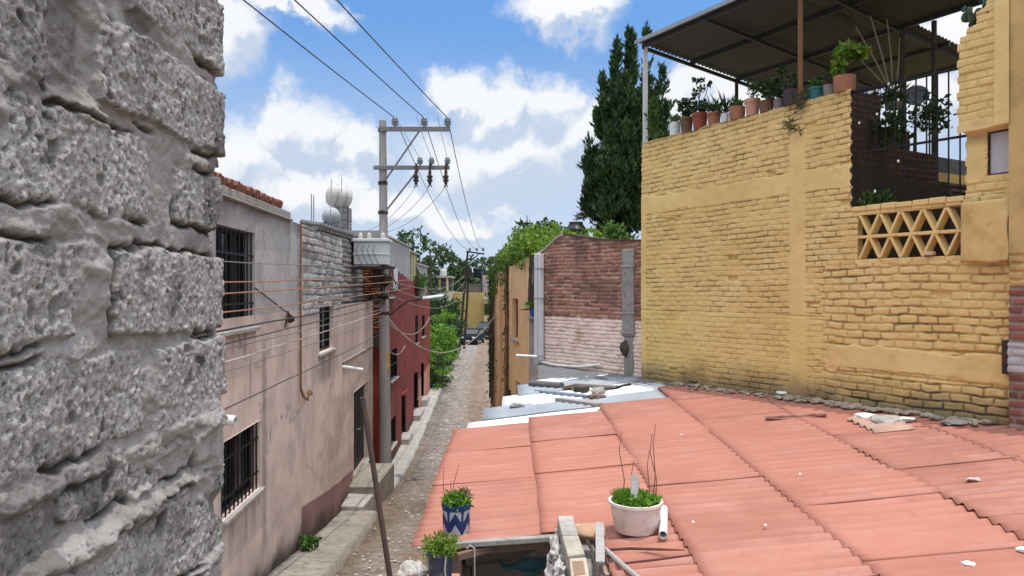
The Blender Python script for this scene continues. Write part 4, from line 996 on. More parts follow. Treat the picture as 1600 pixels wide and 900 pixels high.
# coping along the curved top
mb = MB(); pp = [frK.pt(a, float(topK(a))+.015, -.09) for a in np.linspace(0, .85, 9)]
for a, b in zip(pp, pp[1:]): mb.beam(a, b+(b-a)*.06, .26, .05)
mb.build('coping', M_CONCL, brH)
mb = MB(); pp = [frK.pt(a, float(topK(a))+.01, -.09) for a in np.linspace(.9, LB, 12)]
for a, b in zip(pp, pp[1:]): mb.beam(a, b+(b-a)*.03, .24, .035)
mb.build('coping', paint('dark_brick_coping', (0.10, 0.06, 0.05), .4, 5, .9, .4), brH)
M_WHITEMETAL = paint('white_sheet_metal', (0.62, 0.62, 0.62), .1, 2, .5, .05, dirt=(0.35, .3, .26), dirt_amt=.35, stretch=(4, 4, .6))
mb = MB(); frK.wbox(mb, .02, .135, -1.78, .82, .04, .16); frK.wbox(mb, .145, .25, -1.70, .80, .04, .15); mb.build('gutter_duct', M_WHITEMETAL, brH, bevel=.012)
mb = MB()
for z in (-1.6, -.25, .45): frK.wbox(mb, .0, .27, z, z+.025, .035, .168)
mb.build('duct_strap', M_CONCL, brH)
mb = MB(); frK.wbox(mb, 2.72, 3.05, -1.0, .80, -.02, .05); frK.wbox(mb, 2.75, 3.02, -1.95, -1.0, -.05, .02)
for z in (.42, -.55, -.96): frK.wbox(mb, 2.69, 3.07, z, z+.05, -.02, .07)
mb.build('concrete_post', M_CONC, brH, bevel=.02)
mb = MB(); mb.rock(frK.pt(2.83, -1.25, .0), .16, 5, 2, (1, .4, 1.2)); mb.build('exposed_brick', M_ORBR, brH)
pvc(brH, frK.pt(.15, -1.62, .1), Vector((frK.pt(.15, 0, .1).x-.55, frK.pt(.15, 0, .1).y-.1, -1.58)), .035)
mb = MB(); mb.tube([frK.pt(.02, -1.72, .09), frK.pt(.8, -1.77, .09), frK.pt(1.5, -1.74, .09), frK.pt(2.15, -1.64, .09)], .028, 8)
tag(mb.build('white_pipe', M_WHITEPVC, None, smooth=True), 'long slightly sagging white pipe lying along the foot of the brick wall', 'pipe')
bk = thing('blue_planter', 'small blue tub with a spiky plant on the ledge of the orange house end', 'potted plant', (.52, 18.1, -.6))
mb = MB(); mb.lathe([(0, 0), (.08, 0), (.10, .18), (.09, .18), (.085, .15), (0, .15)], (.54, 18.14, -.70), 14); mb.build('tub', paint('blue_plastic', (0.02, 0.08, 0.30), .2, 4, .4, 0), bk, smooth=True)
leaves('leaves', M_LEAF_MID, clump(rng, (.54, 18.12, -.45), (.05, .05, .05), 40, .3), .32, 8, bk, .7, .12)
mb = MB(); mb.bb(.40, .62, 17.95, 18.27, -.76, -.705); mb.build('ledge', M_CONC, oh)

# ------------------------------------------------------------------ corrugated shop roof
def zr(X, Y): return -2.54+0.1*X+0.033*Y
def RP(px, py, h=0.0):
    """point on the shop roof plane (h above it) under a photo pixel"""
    a = (px-800)/F; b = -(py-450)/F
    Y = (-2.54+h)/(b-0.1*a-0.033); return Vector((a*Y, Y, b*Y))
YWX = lambda Y: 2.81-0.589*(Y-14.05)     # yellow wall line
def m_redroof():
    n = NT('red_painted_sheet')
    s = n.sep()
    vec = n.vscale((.8, 5.5, 1))
    st = n.noise(1.0, 7, .7, vec)
    col = n.ramp(n.noise(.8, 7, .65), [(.25, (0.27, 0.110, 0.076)), (.5, (0.375, 0.163, 0.112)), (.75, (0.45, 0.222, 0.168))])
    col = n.mix(n.ramp(st, [(.46, 0), (.68, .75)]), col, (0.30, 0.125, 0.095))
    col = n.mix(n.ramp(n.noise(2.0, 6, .7, n.vscale((.6, 3.0, 1))), [(.52, 0), (.75, .5)]), col, (0.52, 0.33, 0.30))
    col = n.mix(n.attr('dirt'), col, (0.20, 0.07, 0.045))
    col = n.mix(n.ramp(n.noise(26, 6, .7), [(.62, 0), (.72, .6)]), col, (0.16, 0.09, 0.07))
    col = n.mix(n.ramp(n.noise(1.6, 9, .75, None, .6), [(.56, 0), (.70, .6)]), col, (0.20, 0.085, 0.065))
    col = n.mix(n.ramp(n.noise(5, 8, .8), [(.60, 0), (.72, .35)]), col, (0.40, 0.30, 0.26))
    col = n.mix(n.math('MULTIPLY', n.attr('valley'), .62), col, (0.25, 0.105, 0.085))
    col = n.mix(n.math('MULTIPLY', n.attr('rnd'), .55), col, (0.46, 0.18, 0.125))
    return n.fin(col, .75, n.bump(n.noise(40, 6, .7), .25, .004))
M_REDROOF = m_redroof()
def corr_sheet(name, mat, x0, x1, y0, y1, zf, pitch, amp, parent, keep=None, seed=0, nx=14, per=10, edge=.012, thick=.006, ph0=0.0):
    xs = np.linspace(x0, x1, nx); ny = int((y1-y0)/pitch*per)+1; ys = np.linspace(y0, y1, ny)
    X, Y = np.meshgrid(xs, ys)
    jx = edge*2*(vnoise(Y*2.3, Y*0, seed)-.5)
    Xj = X+jx
    Z = zf(Xj, Y)+amp*np.sin(2*math.pi*(Y+ph0)/pitch)+.010*(vnoise(X*1.3, Y*1.1, seed+3)-.5)*2
    K = None
    if keep is not None:
        K = keep((X[:-1, :-1]+X[1:, 1:])/2, (Y[:-1, :-1]+Y[1:, 1:])/2)
    dirt = np.clip(sst(.55, .8, fbm(X*1.1, Y*1.1, seed+5))*.35+np.exp(-((X-x0)/.12)**2)*.35+.5*np.exp(-((X-x1)/.07)**2), 0, 1)
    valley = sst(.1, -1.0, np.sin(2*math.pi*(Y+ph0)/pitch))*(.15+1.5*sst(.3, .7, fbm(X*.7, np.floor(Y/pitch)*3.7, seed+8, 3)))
    o = fmesh(name, np.stack([Xj, Y, Z], -1), grid_quads(nx, ny, K), mat, parent, {'dirt': dirt, 'valley': np.clip(valley, 0, 1), 'rnd': np.full(X.shape, float(_h(np.array([seed]), np.array([3]), 7)[0]))})
    m = o.modifiers.new('thickness', 'SOLIDIFY'); m.thickness = thick; m.offset = -1
    return o
sh = thing('shop_shed', 'low shed under the large red corrugated roof beside the yellow wall', 'shed', (1.5, 9, -4.5))
cols = [(-.93, .34, 6.86, 11.68), (.27, 1.53, 6.86, 12.0), (1.46, 2.74, 4.0, 12.52), (2.66, 4.04, 4.0, 13.5), (3.96, 5.26, 3.8, 14.0), (5.16, 6.5, 3.8, 11.5), (6.4, 7.7, 3.8, 9.5)]
# the near part right of the pillar
extra = [(.78, 1.53, 4.0, 6.9)]
seams = {0: [8.62, 10.1], 1: [8.75, 10.25], 2: [5.35, 7.9, 10.0, 11.2], 3: [5.6, 6.9, 8.5, 10.6, 12.2], 4: [6.2, 7.6, 9.1, 10.8, 12.4], 5: [5.4, 7.0, 8.6, 10.1], 6: [5.0, 6.8]}
sd = 0
for ci, (x0, x1, y0, y1) in enumerate(cols):
    yy = [y0]+seams[ci]+[y1]
    for k in range(len(yy)-1):
        a, b = yy[k], yy[k+1]+(.10 if k < len(yy)-2 else 0); sd += 1
        lift = lambda X, Y, x0=x0, x1=x1, a=a, b=b, ci=ci: zr(X, Y)+.010*(x1-X)/(x1-x0)+.007*(b-Y)/(b-a)-(.006 if ci == 0 else 0)
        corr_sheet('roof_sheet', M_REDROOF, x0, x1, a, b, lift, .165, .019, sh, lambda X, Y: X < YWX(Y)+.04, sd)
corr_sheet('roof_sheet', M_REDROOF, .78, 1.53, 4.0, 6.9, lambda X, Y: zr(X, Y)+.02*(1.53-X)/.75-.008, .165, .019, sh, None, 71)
# walls and eaves of the shed
M_SHEDWALL = m_plaster('shed_plaster', (0.42, 0.33, 0.28), (0.2, 0.16, 0.13))
mb = MB()
mb.hexa([(-.72,7.6,-6),(-.52,7.6,-6),(-.52,11.6,-6.5),(-.72,11.6,-6.5),(-.72,7.6,-2.42),(-.52,7.6,-2.42),(-.52,11.6,-2.30),(-.72,11.6,-2.30)])
mb.bb(-.72, 6.9, 11.4, 11.6, -6.5, -2.35) if False else None
mb.hexa([(-.52,11.4,-6.5),(2.6,11.4,-6.5),(2.6,11.6,-6.5),(-.52,11.6,-6.5),(-.52,11.4,-2.32),(2.6,11.4,-2.02),(2.6,11.6,-2.02),(-.52,11.6,-2.32)])
mb.bb(-.5, 1.2, 9.2, 9.35, -5.5, -2.45)
mb.build('wall', M_SHEDWALL, sh)
mb = MB(); mb.bb(-.8, 6, 3.0, 11.5, -5.2, -4.6); mb.build('floor', M_CONCD, sh)
mb = MB()
mb.hexa([(-.56,6.78,-2.405),(.44,6.78,-2.335),(.44,6.86,-2.335),(-.56,6.86,-2.405),(-.56,6.78,-2.355),(.44,6.78,-2.288),(.44,6.86,-2.288),(-.56,6.86,-2.355)])
mb.build('eaves_board', M_CONC, sh, bevel=.006)
M_WOODGR = paint('grey_weathered_wood', (0.36, 0.33, 0.31), .3, 4, .9, .5, bscale=20, stretch=(1.5, 14, 14), dirt=(0.12, .1, .08), dirt_amt=.5)
M_WOODBR = paint('brown_wood', (0.20, 0.13, 0.09), .35, 5, .85, .4, stretch=(2, 10, 10))
mb = MB()
mb.beam((-.75, 6.95, -2.50), (.42, 6.95, -2.40), .07, .08)
mb.build('rafter', M_WOODBR, sh)
for y in (8.9, 10.4):
    mb = MB(); mb.beam((-.85, y, float(zr(-.85, y))-.07), (1.3, y, float(zr(1.3, y))-.07), .06, .07); mb.build('rafter', M_WOODBR, sh)
# hanging tarps below the eaves
def tarp(label, pts, sag, mat, name='tarp', n=12):
    a, b, c, d = [Vector(p) for p in pts]; V = []
    for j in range(n):
        for i in range(n):
            s = i/(n-1); t = j/(n-1)
            p = a.lerp(b, s).lerp(d.lerp(c, s), t); p.z -= sag*16*s*(1-s)*t*(1-t)+.02*math.sin(9*s+3*t)+.015*math.sin(14*t+5*s)
            V.append(p)
    o = fmesh(name, np.array(V), grid_quads(n, n), mat); return tag(o, label, 'tarp')
tarp('grey cloth sagging under the shed eaves', [P(727, 868, 7.0), P(862, 843, 7.3), P(838, 862, 8.2), P(728, 888, 8.2)], .05, paint('grey_cloth', (0.20, 0.19, 0.19), .2, 4, .9, .2))
tarp('teal cloth sagging deep in the dark shed opening', [P(780, 878, 7.3), P(856, 868, 7.3), P(856, 898, 7.0), P(790, 890, 7.0)], .06, paint('teal_cloth', (0.10, 0.21, 0.21), .2, 3, .8, .2))
mb = MB(); mb.beam(P(715, 870, 6.7), P(770, 855, 6.9), .05, .06); tag(mb.build('wood_strut', M_WOODBR), 'reddish wooden strut under the eaves beside the lower bucket plant', 'strut')
mb = MB(); a = P(738, 857, 6.65); mb.tube([a+Vector((-.05, 0, .0)), a+Vector((-.02, 0, .03)), a+Vector((.02, 0, 0)), a+Vector((.02, 0, -.16)), a+Vector((.025, 0, -.30))], .007, 6); tag(mb.build('wire_hook', M_WWIRE, None, smooth=True), 'thin white wire hook dangling from the shed eaves', 'hook')

# ------------------------------------------------------------------ white metal roof beyond
def zm(X, Y): return -2.35+.12*(X+.7)+.06*(Y-12.5)
mr = thing('metal_roof_shed', 'low shed with pale metal sheets beyond the red roof', 'shed', (1, 14, -4.6))
def m_zinc():
    n = NT('pale_zinc_sheet')
    col = n.ramp(n.noise(1.2, 6, .6), [(.3, (0.25, 0.28, 0.32)), (.6, (0.34, 0.37, 0.41)), (.8, (0.44, 0.47, 0.51))])
    col = n.mix(n.ramp(n.attr('rnd'), [(.35, 0), (.6, 1)]), col, (0.74, 0.76, 0.76))
    col = n.mix(n.math('MULTIPLY', n.attr('valley'), .8), col, (0.20, .23, .27))  # valley shading put into the colour so the corrugation shows
    col = n.mix(n.math('MULTIPLY', n.attr('dirt'), .25), col, (0.25, .22, .2))
    return n.fin(col, .5, n.bump(n.noise(20, 4), .1, .004), .0)
M_ZINC = m_zinc()
for i, (x0, x1, y0, y1) in enumerate([(-.76, 2.2, 11.9, 12.75), (-.52, 2.9, 12.65, 13.55), (-.18, 2.85, 13.45, 14.45), (.12, 2.5, 14.35, 15.35), (.42, 2.0, 15.25, 15.75)]):
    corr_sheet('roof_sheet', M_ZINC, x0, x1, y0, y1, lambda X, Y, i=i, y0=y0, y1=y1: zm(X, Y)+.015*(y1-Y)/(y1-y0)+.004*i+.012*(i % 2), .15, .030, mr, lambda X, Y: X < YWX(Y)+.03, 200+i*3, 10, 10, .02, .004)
mb = MB(); mb.hexa([(-.4,12.2,-6),(2.2,12.2,-6),(2,16.3,-6),(.7,16.3,-6),(-.4,12.2,-2.45),(2.2,12.2,-2.15),(2,16.3,-1.95),(.7,16.3,-2.1)]); mb.build('wall', M_SHEDWALL, mr)
# cement flashing at the foot of the brick wall
M_FLASH = m_concrete('blue_grey_cement', (0.17, 0.175, 0.18), (0.08, .075, .07), .5, 2.5)
n_ = 40; V = []
for j in range(9):
    for i in range(n_):
        s = i/(n_-1); t = j/8
        top = frK.pt(s*LB, -1.80-.02*s, .03); bot = Vector((.60+2.55*s, 15.75-2.45*s, 0)); bot.z = float(zm(bot.x, bot.y))+.03
        p = top.lerp(bot, t); p.z += .03*math.sin(t*3.1)+.03*(mnoise.noise(Vector((s*9, t*3, 0))))
        V.append(p)
tag(fmesh('cement_flashing', np.array(V), grid_quads(n_, 9), M_FLASH), 'sloping blue grey cement flashing between brick wall and metal roof', 'flashing')

# things lying on the metal roof
def MP(px, py, h=.03):
    a = (px-800)/F; b = -(py-450)/F
    Y = (-2.35+.084-.75+h)/(b-.12*a-.06); return Vector((a*Y, Y, b*Y))
def plank(label, a, b, w, h, mat, name='plank', cat='plank', bev=.004):
    mb = MB(); a = Vector(a); b = Vector(b); n = 6
    for k in range(n):
        p = a.lerp(b, k/n); q = a.lerp(b, (k+1)/n)
        if k == 0: s0 = (p, q)
    mb.beam(a, b, w, h); return tag(mb.build(name, mat, None, bevel=bev), label, cat)
mb = MB(); mb.tube([MP(829, 599, .10), MP(878, 603, .10)], .07, 12); tag(mb.build('dark_pipe', paint('dull_grey_pipe', (0.14, 0.135, 0.13), .3, 4, .8, .3), None, smooth=True), 'thick dull grey pipe lying on the back edge of the metal roof', 'pipe')
plank('long bluish board lying in front of the dull grey pipe', MP(838, 610, .06), MP(938, 621, .06), .12, .04, paint('bluish_board', (0.26, .30, .36), .2, 3, .7))
plank('short brown board between the grey pipe and the red brick', MP(880, 606, .08), MP(898, 602, .12), .14, .05, M_WOODBR)
plank('grey plank lying across the bright white roof sheet', MP(872, 623, .06), MP(937, 632, .06), .16, .05, M_WOODGR)
plank('thin weathered batten at the top right of the metal roof', MP(900, 600, .08), MP(962, 604, .08), .12, .04, M_WOODGR)
plank('dark thin batten lying under the weathered batten', MP(935, 612, .05), MP(985, 600, .06), .06, .04, M_DKSTEEL)
mb = MB(); mb.beam(MP(900, 607, .08), MP(917, 609, .08), .16, .10); tag(mb.build('red_brick', M_ORBR, None, bevel=.012), 'single red brick lying on the metal roof', 'brick')
mb = MB(); mb.rock(MP(935, 611, .08), .12, 3, 2, (1.2, 1, .6)); tag(mb.build('pale_stone', M_CONCL), 'pale lump of concrete at the end of the bluish board', 'stone')
mb = MB(); mb.rock(MP(809, 634, .07), .11, 9, 2, (1.3, 1, .6)); tag(mb.build('grey_stone', M_CONC), 'lone grey stone on the left of the metal roof', 'stone')
mb = MB(); mb.rock(MP(932, 620, .07), .10, 13, 2, (1.6, .7, .6)); tag(mb.build('brown_stone', M_WOODBR), 'brown chunk at the right end of the bluish board', 'stone')

# ------------------------------------------------------------------ tub, buckets and rubble on the red roof
M_HERB = leafmat('herb_leaf', (0.07, 0.19, 0.015), (0.19, 0.41, 0.04), .45, (0.32, 0.55, 0.07))
M_SOIL = paint('potting_soil', (0.035, 0.025, 0.018), .4, 12, .95, .6)
def vessel(par, name, c, rb, rt, h, mat, lip=.012, seg=32, wall=.010):
    mb = MB(); mb.lathe([(0, .002), (rb, .002), (rb+.004, .01), (rt, h-.03), (rt+lip, h-.025), (rt+lip, h), (rt-wall, h), (rt-wall-.004, h-.05), (0, h-.05)], c, seg)
    return mb.build(name, mat, par, smooth=True)
c = RP(993, 828, .02)
tb = thing('white_tub', 'round white plastic tub of green herbs with a broken grey board standing in it', 'planter', tuple(c))
vessel(tb, 'tub', c, .185, .232, .27, paint('white_tub_plastic', (0.72, 0.62, 0.56), .06, 4, .45, .05, dirt=(.34, .27, .21), dirt_amt=.6), .014)
mb = MB(); mb.lathe([(0, .235), (.225, .235)], c, 24); mb.build('soil', M_SOIL, tb)
rng = np.random.default_rng(8)
pts = clump(rng, c+Vector((0, 0, .26)), (.215, .215, .075), 2300, .0); pts = pts[pts[:, 2] > c.z+.235]
leaves('herbs', M_HERB, pts, .045, 3, tb, .35, .55)
tuft = clump(rng, c+Vector((-.13, -.02, .26)), (.06, .10, .03), 260, 0); leaves('grass_tuft', M_HERB, tuft, .11, 4, tb, 1.6, .10)
mb = MB(); mb.prism([c+Vector(q) for q in ((-.085, -.13, .22), (-.01, -.14, .22), (.0, -.09, .33), (.03, -.03, .45), (.025, .0, .50), (.005, .0, .475), (-.015, .01, .515), (-.045, .0, .49), (-.05, -.03, .40), (-.06, -.07, .31))], (.012, .045, -.01)); mb.build('wood_stake', M_WOODGR, tb, bevel=.006)
mb = MB()
for dx, dy, tx, h in ((-.11, .05, -.12, .88), (.10, .02, .13, .72), (.16, .05, .19, .95), (.20, .1, .17, .85), (-.02, .1, .0, .6)):
    mb.tube([c+Vector((dx, dy, .2)), c+Vector((dx*.7+tx*.3+.02, dy, h*.5)), c+Vector((tx-.02, dy, h*.8)), c+Vector((tx, dy, h))], [.006, .005, .004, .003], 5)
mb.build('dry_stalks', M_RUST, tb, smooth=True)
def chevron_bucket():
    n = NT('blue_chevron_print')
    s = n.sep()
    ang = n.math('ARCTAN2', s[1], s[0])
    u = n.math('MULTIPLY', ang, 6/(2*math.pi)); fu = n.math('FRACT', u)
    tri = n.math('ABSOLUTE', n.math('SUBTRACT', fu, .5))
    v = n.math('ADD', n.math('MULTIPLY', s[2], 5.2), n.math('MULTIPLY', tri, 1.15)); fv = n.math('FRACT', v)
    band = n.math('MULTIPLY', n.math('GREATER_THAN', fv, .12), n.math('LESS_THAN', fv, .55))
    gap = n.math('GREATER_THAN', n.math('ABSOLUTE', n.math('SUBTRACT', n.math('FRACT', n.math('ADD', u, .5)), .5)), .09)
    f = n.math('MULTIPLY', band, gap)
    f = n.math('MULTIPLY', f, n.math('LESS_THAN', s[2], .225))
    bl = n.ramp(n.noise(9, 5), [(.3, (0.012, 0.028, 0.10)), (.7, (0.022, 0.05, 0.17))])
    col = n.mix(f, bl, n.ramp(n.noise(14, 5), [(.3, (.36, .37, .42)), (.7, (.50, .51, .54))]))
    return n.fin(col, .5)
c = RP(713, 831, .02)
b1 = thing('bucket_plant', 'blue and white patterned bucket of green herbs on the corner of the red roof', 'planter', tuple(c))
o = vessel(b1, 'bucket', c, .122, .137, .28, chevron_bucket(), .006)
mb = MB(); mb.lathe([(0, .24), (.13, .24)], c, 20); mb.build('soil', M_SOIL, b1)
pts = clump(rng, c+Vector((0, 0, .28)), (.14, .14, .10), 1300, 0); pts = pts[pts[:, 2] > c.z+.23]
leaves('herbs', M_HERB, pts, .05, 5, b1, .5, .4)
leaves('dry_herbs', M_DRY, clump(rng, c+Vector((.07, .03, .33)), (.06, .06, .06), 70, 0), .07, 6, b1, .8, .2)
mb = MB()
for dx, tx, h in ((-.10, -.12, .62), (-.05, .03, .66), (-.04, -.05, .5), (.02, .06, .45)):
    mb.tube([c+Vector((dx, 0, .24)), c+Vector((dx*.5+tx*.5-.015, 0, h*.7)), c+Vector((tx, .0, h))], [.004, .004, .002], 5)
mb.build('dry_stalks', M_RUST, b1, smooth=True)
c = Vector((-.615, 6.3, -2.52))
pl = thing('brick_pier', 'brick pier with a pinkish top at the near corner of the red roof', 'pier', (-.75, 6.2, -4.5))
mb = MB(); mb.bb(-1.02, -.50, 5.95, 6.52, -4.9, -2.60); mb.build('shaft', M_SHEDWALL, pl)
mb = MB(); mb.bb(-1.04, -.76, 5.9, 6.26, -2.598, -2.50); mb.bb(-.75, -.46, 5.93, 6.54, -2.598, -2.53); mb.build('cap_brick', paint('pinkish_brick', (0.46, 0.24, 0.16), .25, 5, .9, .5), pl, bevel=.015)
b2 = thing('bucket_plant', 'dark bucket with a spreading light green plant below the eaves corner', 'planter', tuple(c))
M_DKBKT = paint('dark_blue_bucket', (0.05, 0.06, 0.10), .3, 6, .5, .1, dirt=(.35, .36, .38), dirt_amt=.7)
vessel(b2, 'bucket', c, .092, .110, .27, M_DKBKT, .006)
pts = clump(rng, c+Vector((0, 0, .31)), (.17, .17, .10), 620, .0)
leaves('herbs', M_LEAF_LIME, pts, .05, 7, b2, .4, .4)
mb = MB(); mb.tube([c+Vector((.06, -.11, .26)), c+Vector((.05, -.125, .15)), c+Vector((.07, -.11, .02))], .008, 6); mb.build('white_string', M_WWIRE, b2, smooth=True)
mb = MB(); mb.rock((-.88, 6.38, -2.47), .125, 21, 3, (1.0, .8, .75), .45); tag(mb.build('white_rock', paint('chalky_white', (0.50, 0.465, 0.415), .45, 14, .9, .8, dirt_amt=.6)), 'lumpy white rock beside the lower dark bucket', 'rock')

# rubble pillar right of the opening
rb = thing('rubble_pillar', 'crumbling rubble masonry pillar between the eaves opening and the red roof', 'pillar', (.6, 6.2, -4.6))
mb = MB(); mb.bb(.42, .76, 5.0, 6.95, -4.9, -2.40); mb.build('core', M_CONC, rb)
mb = MB(); rg = np.random.default_rng(3)
for i in range(90):
    mb.rock((.40+rg.normal()*.03, rg.uniform(5.2, 6.95), rg.uniform(-2.85, -2.30)), rg.uniform(.03, .085), i, 2, (.7, 1.3, .8), .8, Matrix.Rotation(rg.uniform(0, 3), 3, 'X'))
mb.build('crumbling_mortar', paint('lumpy_mortar', (0.46, 0.43, 0.41), .35, 9, .95, .6), rb)
mb = MB()
for i in range(26):
    mb.rock((.80+rg.normal()*.05, rg.uniform(5.2, 6.4), rg.uniform(-2.36, -2.25)), rg.uniform(.02, .045), i+100, 1, (1.2, 1, .7))
for i in range(4): mb.box((.82, 5.35+i*.22, -2.36+.012*i), (.16, .20, .05), Matrix.Rotation(.1*i-.2, 3, 'Z'))
mb.build('broken_bricks', paint('broken_brick', (0.40, 0.27, 0.22), .4, 9, .95, .5), rb)
M_DKROD = rusty('dark_red_rod', (.09, .035, .03), (.16, .06, .045), .5)
def slab(label, pix, top, th, mat, name, cat):
    pts = [RP(px, py, top) for px, py in pix]; mb = MB(); mb.prism(pts, (0, 0, -th)); return tag(mb.build(name, mat, None, bevel=.012), label, cat)
slab('pale grey concrete block lying farther back on the rubble pillar', [(871, 806), (895, 805), (904, 835), (878, 836)], .12, .13, M_CONCL, 'concrete_block', 'block')
slab('yellowish grey concrete block lying nearer on the rubble pillar', [(878, 837), (904, 836), (914, 864), (887, 868)], .115, .13, m_concrete('yellowish_concrete', (0.42, .38, .30), (.2, .17, .13), .5, 4), 'concrete_block', 'block')
ob = slab('hollow clay brick with a pale rim lying nearest on the rubble pillar', [(889, 872), (916, 870), (922, 902), (893, 906)], .10, .12, paint('pale_clay', (0.46, .37, .28), .25, 8, .9, .5), 'clay_brick', 'brick')
pts = [RP(px, py, .104) for px, py in ((894, 877), (911, 876), (915, 897), (897, 899))]; mb = MB(); mb.prism(pts, (0, 0, -.02)); mb.build('hollow', paint('brown_clay', (0.27, .17, .11), .25, 8, .9, .5), ob)
mb = MB(); c = RP(922, 830, .07); mb.rock(c, .14, 31, 3, (1, .75, .35), .25, Matrix.Rotation(.3, 3, 'X')); tag(mb.build('clay_shard', paint('tan_clay', (0.44, .27, .17), .25, 6, .9, .4), None, smooth=True), 'rounded tan clay slab propped behind the rubble', 'clay slab')
mb = MB(); mb.rock(RP(904, 823, .05), .03, 5, 1); tag(mb.build('white_pebble', M_WHITEPVC), 'small white pebble beside the tan clay slab', 'pebble')
plank('short grey plank leaning on the tan clay slab', RP(937, 818, .16), RP(938, 880, .05), .075, .03, M_WOODGR)
mb = MB(); mb.tube([RP(946, 858, .05), RP(972, 882, .05), RP(1000, 905, .04)], .022, 7); tag(mb.build('wooden_stick', M_WOODGR), 'grey wooden stick slanting across the bottom of the red roof', 'stick')
mb = MB(); mb.tube([RP(951, 859, .04), RP(985, 857, .05), RP(1030, 858.5, .05), RP(1070, 859.5, .05)], [.013, .012, .011, .005], 7); tag(mb.build('dark_rod', M_DKROD), 'dark thin rod lying below the white tub, upper of two', 'rod')
mb = MB(); mb.tube([RP(968, 881, .05), RP(1030, 874, .05), RP(1081, 867, .06)], [.010, .010, .008], 7); tag(mb.build('dark_rod', M_DKROD), 'dark thin rod lying below the white tub, lower of two', 'rod')
mb = MB(); mb.tube([RP(917, 845, .09), RP(924, 858, .08), RP(933, 905, .05)], .013, 7); tag(mb.build('iron_bar', M_DKSTEEL), 'dark iron bar lying along the edge of the rubble pillar', 'bar')
t = thing('pvc_offcut', 'short white plastic pipe offcut lying beside the white tub', 'pipe', tuple(RP(1036, 815, .05)))
pvc(t, RP(1037, 795, .055), RP(1036, 836, .055), .038)
# small things scattered on the roof
plank('thin dark red lath lying on the upper middle of the red roof', RP(1196, 652, .05), RP(1291, 647, .05), .06, .03, rusty('red_lath', (.22, .10, .08), (.42, .27, .22), .4, .8, 0))
plank('grey plank leaning up against the yellow wall', RP(1150, 596, .05), Vector(RP(1150, 596, .05))+Vector((-.16, .20, .28)), .10, .03, M_WOODGR)
plank('long grey plank lying along the foot of the yellow wall', RP(1176, 599, .06), RP(1226, 614, .06), .14, .05, M_WOODGR)
plank('short pale plank on top of the long grey plank', RP(1206, 602, .10), RP(1236, 603, .10), .22, .05, M_CONCL)
for i, (px, py, s, lb) in enumerate(((1513, 880, .035, 'white crumpled scrap near the bottom right of the roof'), (1598, 858, .04, 'white crumpled scrap at the right edge of the picture'), (1522, 749, .05, 'greyish flat scrap right of the middle of the roof'))):
    mb = MB(); mb.rock(RP(px, py, .03), s, i+50, 2, (1.5, 1, .4), .6); tag(mb.build('scrap', M_WHITEPVC if i < 2 else paint('pinkish_scrap', (.5, .4, .38), .2, 5, .8)), lb, 'scrap')
mb = MB(); rg = np.random.default_rng(15)
for i in range(260):
    u = rg.uniform(0, 1); Y = 13.6-4.7*u; X = float(YWX(Y))-abs(rg.normal())*.12-.04
    s = rg.uniform(.012, .05)*(1.4 if u > .45 else 1); mb.rock((X, Y, float(zr(X, Y))+.03+s*.3), s, i, 1, (1.3, 1.3, .5))
tag(mb.build('rubble', paint('wall_rubble', (0.34, .28, .21), .5, 3, .95, .4)), 'crumbled rubble along the foot of the yellow wall', 'rubble', kind='stuff')
rg = np.random.default_rng(16)
for i, (px, py, s, lb) in enumerate(((1352, 650, .11, 'whitish plaster chunk at the wall foot, leftmost of the white ones'), (1385, 655, .16, 'largest whitish plaster chunk at the foot of the yellow wall'), (1415, 655, .10, 'whitish plaster chunk right of the largest one'), (1490, 660, .10, 'whitish plaster chunk at the wall foot, rightmost of the white ones'), (1272, 614, .07, 'small white chunk at the wall foot beside the planks'))):
    c = RP(px, py, .05); c.x = min(c.x, YWX(c.y)-.1)
    mb = MB(); mb.rock(c, s, i+70, 2, (1.3, 1.2, .35), .5); tag(mb.build('plaster_chunk', M_CONCL if i % 2 else M_WHITEPVC), lb, 'chunk', 'plaster chunks at the foot of the yellow wall')
corr_sheet('patch_sheet', paint('cream_patch', (.46, .30, .23), .3, 3, .8), 4.45, 4.95, 9.0, 9.75, lambda X, Y: zr(X, Y)+.045, .165, .019, sh, lambda X, Y: X < YWX(Y)+.02, 331, 6)
mb = MB(); 
for px, py in ((1065, 679), (1083, 815), (1250, 740), (1196, 820)):
    c = RP(px, py, .045); mb.lathe([(0, .006), (.007, .006), (.013, .0), (.013, -.01)], c, 10)
mb.build('nail_cap', M_WHITEPVC, sh)
t = thing('leaning_pipe', 'rusty steel pipe with an open top leaning up from the street', 'pipe', tuple(P(600, 880, 6.6)))
a = P(567, 621, 6.6); b = P(609, 900, 6.6); b = a+(b-a)*2.05
mb = MB(); mb.tube([b, a], .025, 12, False); mb.tube([a+(b-a)*.3, a], .020, 12, False)
mb.build('pipe_shaft', rusty('old_pipe', (.075, .06, .055), (.12, .075, .055), .5, .7, .2), t, smooth=True)
d = (a-b).normalized(); x = d.orthogonal().normalized(); y = d.cross(x); n_ = 12
mb = MB(); mb.add([a+(x*math.cos(k*2*math.pi/n_)+y*math.sin(k*2*math.pi/n_))*r for r in (.028, .021) for k in range(n_)], [(k, (k+1) % n_, n_+(k+1) % n_, n_+k) for k in range(n_)])
mb.build('pipe_rim', M_GALV, t)
